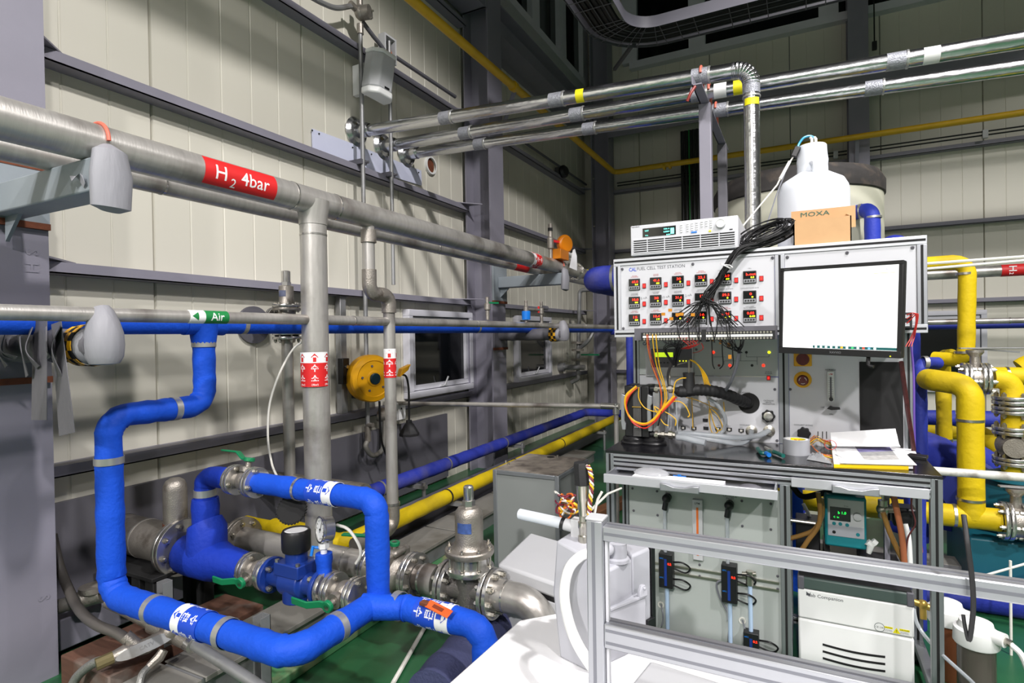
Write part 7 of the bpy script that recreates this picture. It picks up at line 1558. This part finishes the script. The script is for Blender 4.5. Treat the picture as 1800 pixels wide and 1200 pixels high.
# ---- grey cabinet and low white box
kx0, kx1, ky0, ky1, kz = -1.46, -1.085, 2.62, 3.06, .6
o = thing('equipment_cabinet', 'grey panelled cabinet with aluminium edges and dusty top behind the regulator', 'cabinet', ((kx0+kx1)/2, 2.84, 0)); e_ = .022
for x in (kx0, kx1-e_):
    for y in (ky0, ky1-e_): part(o, 'frame_profile', MB().box((x, y, 0), (x+e_, y+e_, kz)), M_aluside, bev=.002)
for z in (.0, kz-e_):
    for y in (ky0, ky1-e_): part(o, 'frame_profile', MB().box((kx0+e_, y, z), (kx1-e_, y+e_, z+e_)), M_aluside, bev=.002)
    for x in (kx0, kx1-e_): part(o, 'frame_profile', MB().box((x, ky0+e_, z), (x+e_, ky1-e_, z+e_)), M_aluside, bev=.002)
M_cab = mat('cabinet_grey', (128, 132, 130), .5, var=.03); 
part(o, 'front_panel', MB().box((kx0+e_, ky0+.006, e_), (kx1-e_, ky0+.012, kz-e_)), M_cab); part(o, 'side_panel', MB().box((kx1-.012, ky0+e_, e_), (kx1-.006, ky1-e_, kz-e_)), M_cab); part(o, 'side_panel', MB().box((kx0+.006, ky0+e_, e_), (kx0+.012, ky1-e_, kz-e_)), M_cab)
part(o, 'top_panel', MB().box((kx0+.008, ky0+.008, kz-.002), (kx1-.008, ky1-.008, kz+.003)), mat('cabinet_top_dusty', (126, 118, 108), .8, var=.25, scale=20, dirt=(92, 84, 78), dscale=16)); part(o, 'top_hole', MB().cyl(at(968, 803, Z=kz+.0035), at(968, 803, Z=kz+.0035)+V((0, 0, .001)), .022), M_blackm)
for q in ((889, 813), (894, 817), (980, 804)): p = at(*q, Z=kz+.003); part(o, 'screw', MB().cyl(p, p+V((0, 0, .014)), .006, n=8), M_bolt)
tzz = .37; A, B, Cc = at(932, 935, Z=tzz), at(874, 990, Z=tzz), at(1085, 978, Z=tzz)
u = (Cc-A); u.z = 0; w = (B-A); w.z = 0; D = B+u
o = thing('low_white_box', 'low box with pale grey lid on the floor behind the machine', 'box', V(((A.x+D.x)/2, (A.y+D.y)/2, 0)))
def quadbox(A, B, D, C, z0, z1, ins=0): 
    c = (A+B+C+D)/4; P4 = [p+(c-p)*ins for p in (A, B, D, C)]; return MB().add([V((p.x, p.y, z0)) for p in P4]+[V((p.x, p.y, z1)) for p in P4], [(0, 1, 2, 3), (4, 5, 6, 7)]+[(k, (k+1) % 4, 4+(k+1) % 4, 4+k) for k in range(4)])
part(o, 'lid', quadbox(A, B, D, Cc, tzz-.06, tzz), M_lightgrey, bev=.012); part(o, 'body', quadbox(A, B, D, Cc, .0, tzz-.075, .01), M_lightgrey, bev=.006); part(o, 'gap', quadbox(A, B, D, Cc, tzz-.08, tzz-.058, .02), M_black)
# ================================================================ foreground table, frame and machine
TZ = .6
ft = thing('work_table', 'white topped work table with a cut corner in the foreground', 'table', (-.1, .9, 0))
poly = [(-.56, 1.32), (.6, 1.32), (.6, .1), (-.66, .1), (-.645, .96), (-.628, 1.25)]
part(ft, 'table_top', MB().prism(poly, (0, 0, TZ-.03), UX, V((0, 1, 0)), V((0, 0, .03))), mat('table_white', (236, 236, 238), .35, var=.01), bev=.004)
for x in (-.56, .5):
    for y in (.2, 1.22): part(ft, 'leg', MB().box((x, y, 0), (x+.05, y+.05, TZ-.031)), M_alu)
part(ft, 'screw_hole', MB().cyl(at(1006, 1149, Z=TZ), at(1006, 1149, Z=TZ)+V((0, 0, .001)), .004, n=10), M_black)
gf = thing('guard_frame', 'aluminium profile guard frame with two rails close in the foreground', 'frame', (-.1, .95, TZ)); yg = .95; pw = .03
xp = at(1031, 1000, Y=yg).x; zt1 = at(1045, 911, Y=yg).z
def aprof(lo, hi, ax, slots, w=.0075):
    p = part(gf, 'frame_profile', MB().box(lo, hi), M_alu, bev=.0025)
    mb = MB(); lo, hi = V(lo), V(hi)
    for s in slots:
        if ax == 'z': mb.box((lo.x+s-.003, lo.y-.0004, lo.z+.003), (lo.x+s+.003, lo.y+.004, hi.z-.003))
        else: mb.box((lo.x+.003, lo.y-.0004, lo.z+s-.0025), (hi.x-.003, lo.y+.004, lo.z+s+.0025))
    part(p, 'slot', mb, mat('slot_shadow_grey', (128, 130, 138), .45, .6))
    if ax == 'x': part(p, 'slot', MB().box((lo.x+.003, (lo.y+hi.y)/2-.003, hi.z-.004), (hi.x-.003, (lo.y+hi.y)/2+.003, hi.z+.0004)), MATS['slot_shadow_grey'])
aprof((xp, yg, TZ), (xp+pw, yg+pw, zt1-.004), 'z', (.013,))
part(gf, 'end_cap', MB().box((xp-.001, yg-.001, zt1-.004), (xp+pw+.001, yg+pw+.001, zt1)), M_lightgrey, bev=.001)
zr1 = at(1062, 925, Y=yg).z; zr1b = at(1062, 951, Y=yg).z
aprof((xp+pw, yg, zr1b), (1.0, yg+pw, zr1), 'x', ((zr1-zr1b)*.5,))
zs1 = at(1065, 1097, Y=yg).z; zs1b = at(1065, 1140, Y=yg).z; h_ = zs1-zs1b
aprof((xp+pw, yg, zs1b), (1.0, yg+pw, zs1), 'x', (h_*.25, h_*.75))
part(gf, 'inner_strip', MB().box((xp+pw+.001, yg+.01, zs1), (xp+pw+.006, yg+.02, zr1b)), M_white); part(gf, 'inner_strip', MB().box((xp+pw+.001, yg+.01, TZ), (xp+pw+.006, yg+.02, zs1b)), M_white)
single('cable_tie', 'long black cable tie looped over the guard rail at the right', 'cable tie', MB().tube(spline([at(1694, 905, Y=.96), at(1700, 950, Y=.935), at(1708, 1010, Y=.932), at(1711, 1060, Y=.934), at(1708, 1100, Y=.936), at(1703, 1125, Y=.938), at(1697, 1105, Y=.94), at(1693, 1080, Y=.944)], 8), [.0022]*57, 8, True, (1.4, 1)), M_rub)
single('corner_plate', 'light grey plate with rounded edge lying on the white table behind the rail', 'plate', MB().prism([(0, 0), (.34, -.04), (.5, -.2), (-.03, -.2)], at(1143, 1160, Z=TZ+.035), UX, V((0, 1, 0)), V((0, 0, -.03))), M_lightgrey, bev=.006)
ma = thing('grey_machine', 'grey moulded machine housing standing on the white table behind the frame', 'machine', (-.42, 1.25, TZ))
Ya, Yc = 1.14, 1.42
def mp(px, py, Y): return at(px, py, Y=Y)
mL = [mp(975, 956, Ya), mp(1040, 985, Ya-.02), mp(1046, 1165, Ya-.03), mp(983, 1118, Ya), mp(970, 1010, Ya)]
mL = [V((p.x, p.y, max(p.z, TZ))) for p in mL]
g1 = mat('machine_grey', (172, 173, 180), .45, var=.02)
x0m, x1m, zmT = mp(975, 960, Ya).x, mp(1052, 960, Ya).x, mp(980, 953, Ya).z
part(ma, 'front_housing', MB().add([V((x0m+.008, Ya, TZ)), V((x1m, Ya-.03, TZ)), V((x1m, Ya+.12, TZ)), V((x0m+.01, Ya+.12, TZ)), V((x0m-.006, Ya, TZ+.14)), V((x1m, Ya-.035, TZ+.14)), V((x1m, Ya+.12, TZ+.14)), V((x0m-.006, Ya+.12, TZ+.14)), V((x0m, Ya+.01, zmT)), V((x1m, Ya-.02, zmT-.02)), V((x1m, Ya+.11, zmT)), V((x0m+.012, Ya+.11, zmT))], [(0, 1, 5, 4), (1, 2, 6, 5), (2, 3, 7, 6), (3, 0, 4, 7), (4, 5, 9, 8), (5, 6, 10, 9), (6, 7, 11, 10), (7, 4, 8, 11), (8, 9, 10, 11), (0, 3, 2, 1)]), g1, bev=.005)
def fprism(name, poly, z0, z1, m=None, bev=.006, shift=(0, 0)):
    n = len(poly); return part(ma, name, MB().add([V((x, y, z0)) for x, y in poly]+[V((x+shift[0], y+shift[1], z1)) for x, y in poly], [tuple(range(n))[::-1], tuple(range(n, 2*n))]+[(k, (k+1) % n, n+(k+1) % n, n+k) for k in range(n)]), m or g1, bev=bev)
fprism('rear_housing', [(-.378, 1.17), (-.345, 1.255), (-.39, 1.33), (-.47, 1.27)], TZ, .795)
fprism('rear_housing', [(-.346, 1.257), (-.320, 1.322), (-.36, 1.38), (-.40, 1.33)], TZ, .802)
fprism('black_side', [(-.318, 1.325), (-.312, 1.338), (-.36, 1.39), (-.37, 1.38)], TZ, .80, M_black, .001)
fprism('black_side', [(-.322, 1.30), (-.312, 1.325), (-.33, 1.33), (-.34, 1.31)], TZ, TZ+.04, M_black, .001)
fprism('step_block', [(-.372, 1.165), (-.318, 1.268), (-.345, 1.28), (-.395, 1.18)], TZ, .712, bev=.003)
part(ma, 'ledge', MB().bar((-.371, 1.167, .715), (-.317, 1.268, .715), .008, .006), g1, bev=.001)
c = mp(1122, 1033, 1.26); part(ma, 'lug', MB().prism([(-.012, -.01), (.012, -.01), (.012, .004), (.005, .016), (-.005, .016), (-.012, .004)], V((-.326, 1.256, .726)), V((.5, .86, 0)), UZ, V((.008, -.004, 0))).cyl((-.322, 1.254, .736), (-.314, 1.25, .736), .003), g1, bev=.0015)
part(ma, 'column', MB().lathe([(.026, .0), (.026, .007), (.021, .010), (.021, .038), (.023, .042), (0, .043)], V((-.372, 1.235, .795)), (0, 0, 1), 28), g1)
part(ma, 'elbow_cover', MB().sphere((-.392, 1.2, .83), .018, 14, (1.3, 1, .9)), g1)
part(ma, 'shaft_fitting', MB().lathe([(.008, 0), (.008, .012), (.0105, .014), (.0105, .03), (.008, .032), (.0085, .045), (.0105, .048), (.0105, .06), (.008, .062), (.0075, .085), (.011, .088), (.011, .1)], mp(1025, 965, 1.18), (0, 0, 1), 16), M_bolt)
ts_ = thing('pressure_sensor', 'vertical steel pressure sensor with black cap and twisted wires above the machine', 'sensor', mp(1025, 910, 1.18)); p0 = mp(1027, 905, 1.18); p1 = mp(1024, 842, 1.18); p2_ = mp(1022, 812, 1.18)
part(ts_, 'barrel', MB().lathe([(.011, 0), (.0125, .006), (.0125, .03), (.0145, .034), (.0145, (p1-p0).length)], p0, p1-p0, 20), M_bolt); part(ts_, 'cap', MB().lathe([(.017, -.012), (.019, -.01), (.019, (p2_-p1).length*.8), (.017, (p2_-p1).length)], p1, p2_-p1, 8), M_rub)
for k, m in enumerate((M_wire_y, M_wire_w, mat('wire_maroon', (120, 40, 60), .5))):
    base = spline([mp(1033, 818, 1.17), mp(1038, 830, 1.17), mp(1040, 855, 1.17), mp(1037, 885, 1.17), mp(1036, 905, 1.17)], 10); part(ts_, 'twisted_wire', MB().tube([p+V((.0035*math.cos(i*.9+k*2.1), .0035*math.sin(i*.9+k*2.1), 0)) for i, p in enumerate(base)], .0022, 6), m)
tg = thing('wire_tangle', 'tangle of twisted yellow white and maroon wires behind the steel sensor', 'wire', mp(1000, 885, 1.22))
for k in range(12):
    m = (M_wire_y, M_wire_w, MATS['wire_maroon'], M_wire_o)[k % 4]; cxy = (998+rnd.uniform(-6, 10), 887+rnd.uniform(-8, 8)); rx_, ry_ = rnd.uniform(9, 20), rnd.uniform(7, 20); ph_ = rnd.uniform(0, 6)
    part(tg, 'wire', MB().tube([mp(cxy[0]+rx_*math.cos(a+ph_), cxy[1]+ry_*math.sin(a*1.0), 1.24+.01*math.sin(a*3+k)) for a in [5.2*j/26 for j in range(27)]], .0022, 6), m)
part(tg, 'wire', MB().tube(spline([mp(1045, 903, 1.2), mp(1050, 880, 1.2), mp(1056, 868, 1.2), mp(1058, 864, 1.2)], 5), .003, 6), M_wire_w); part(tg, 'wire', MB().tube([mp(1040, 895, 1.22), mp(1068, 868, 1.4), mp(1092, 858, 1.6)], .003, 6), M_wire_w)
tb_ = thing('plastic_tube', 'milky horizontal plastic tube sticking out from the machine fitting', 'tube', mp(950, 910, 1.2))
part(tb_, 'tube', MB().tube([mp(914, 903, 1.22), mp(955, 912, 1.21), mp(995, 921, 1.2)], .0125, 20), mat('milky_tube', (226, 232, 240), .3, var=0, trans=.25)); part(tb_, 'coupling', MB().cyl(mp(990, 920, 1.2), mp(1008, 925, 1.2), .0135), M_lightgrey); part(tb_, 'block', MB().cbox(mp(1014, 930, 1.2), (.022, .025, .05)), M_lightgrey, bev=.002); part(tb_, 'clamp', MB().ring(mp(990, 920, 1.2), (1, 0, -.2), .0132, .008, .002), M_black)
single('white_hose', 'thick white hose arching from the machine fitting down behind the post', 'hose', MB().tube(spline([mp(1042, 970, 1.14), mp(1020, 978, 1.12), mp(1000, 1000, 1.09), mp(992, 1040, 1.06), mp(998, 1085, 1.03), mp(1012, 1125, 1.0), mp(1036, 1165, .99), mp(1060, 1195, .99)], 8), .0105, 14), M_hosew)
single('dark_hose', 'thick dark blue wrapped duct lying on the floor beside the white table', 'duct', MB().tube(dense([at(905, 1060, Z=.1), at(760, 1230, Z=.1)], .03), [.1+.003*math.sin(k*1.3) for k in range(len(dense([at(905, 1060, Z=.1), at(760, 1230, Z=.1)], .03)))], 24), mat('navy_wrap', (58, 62, 96), .75, var=.15, bump=.3))
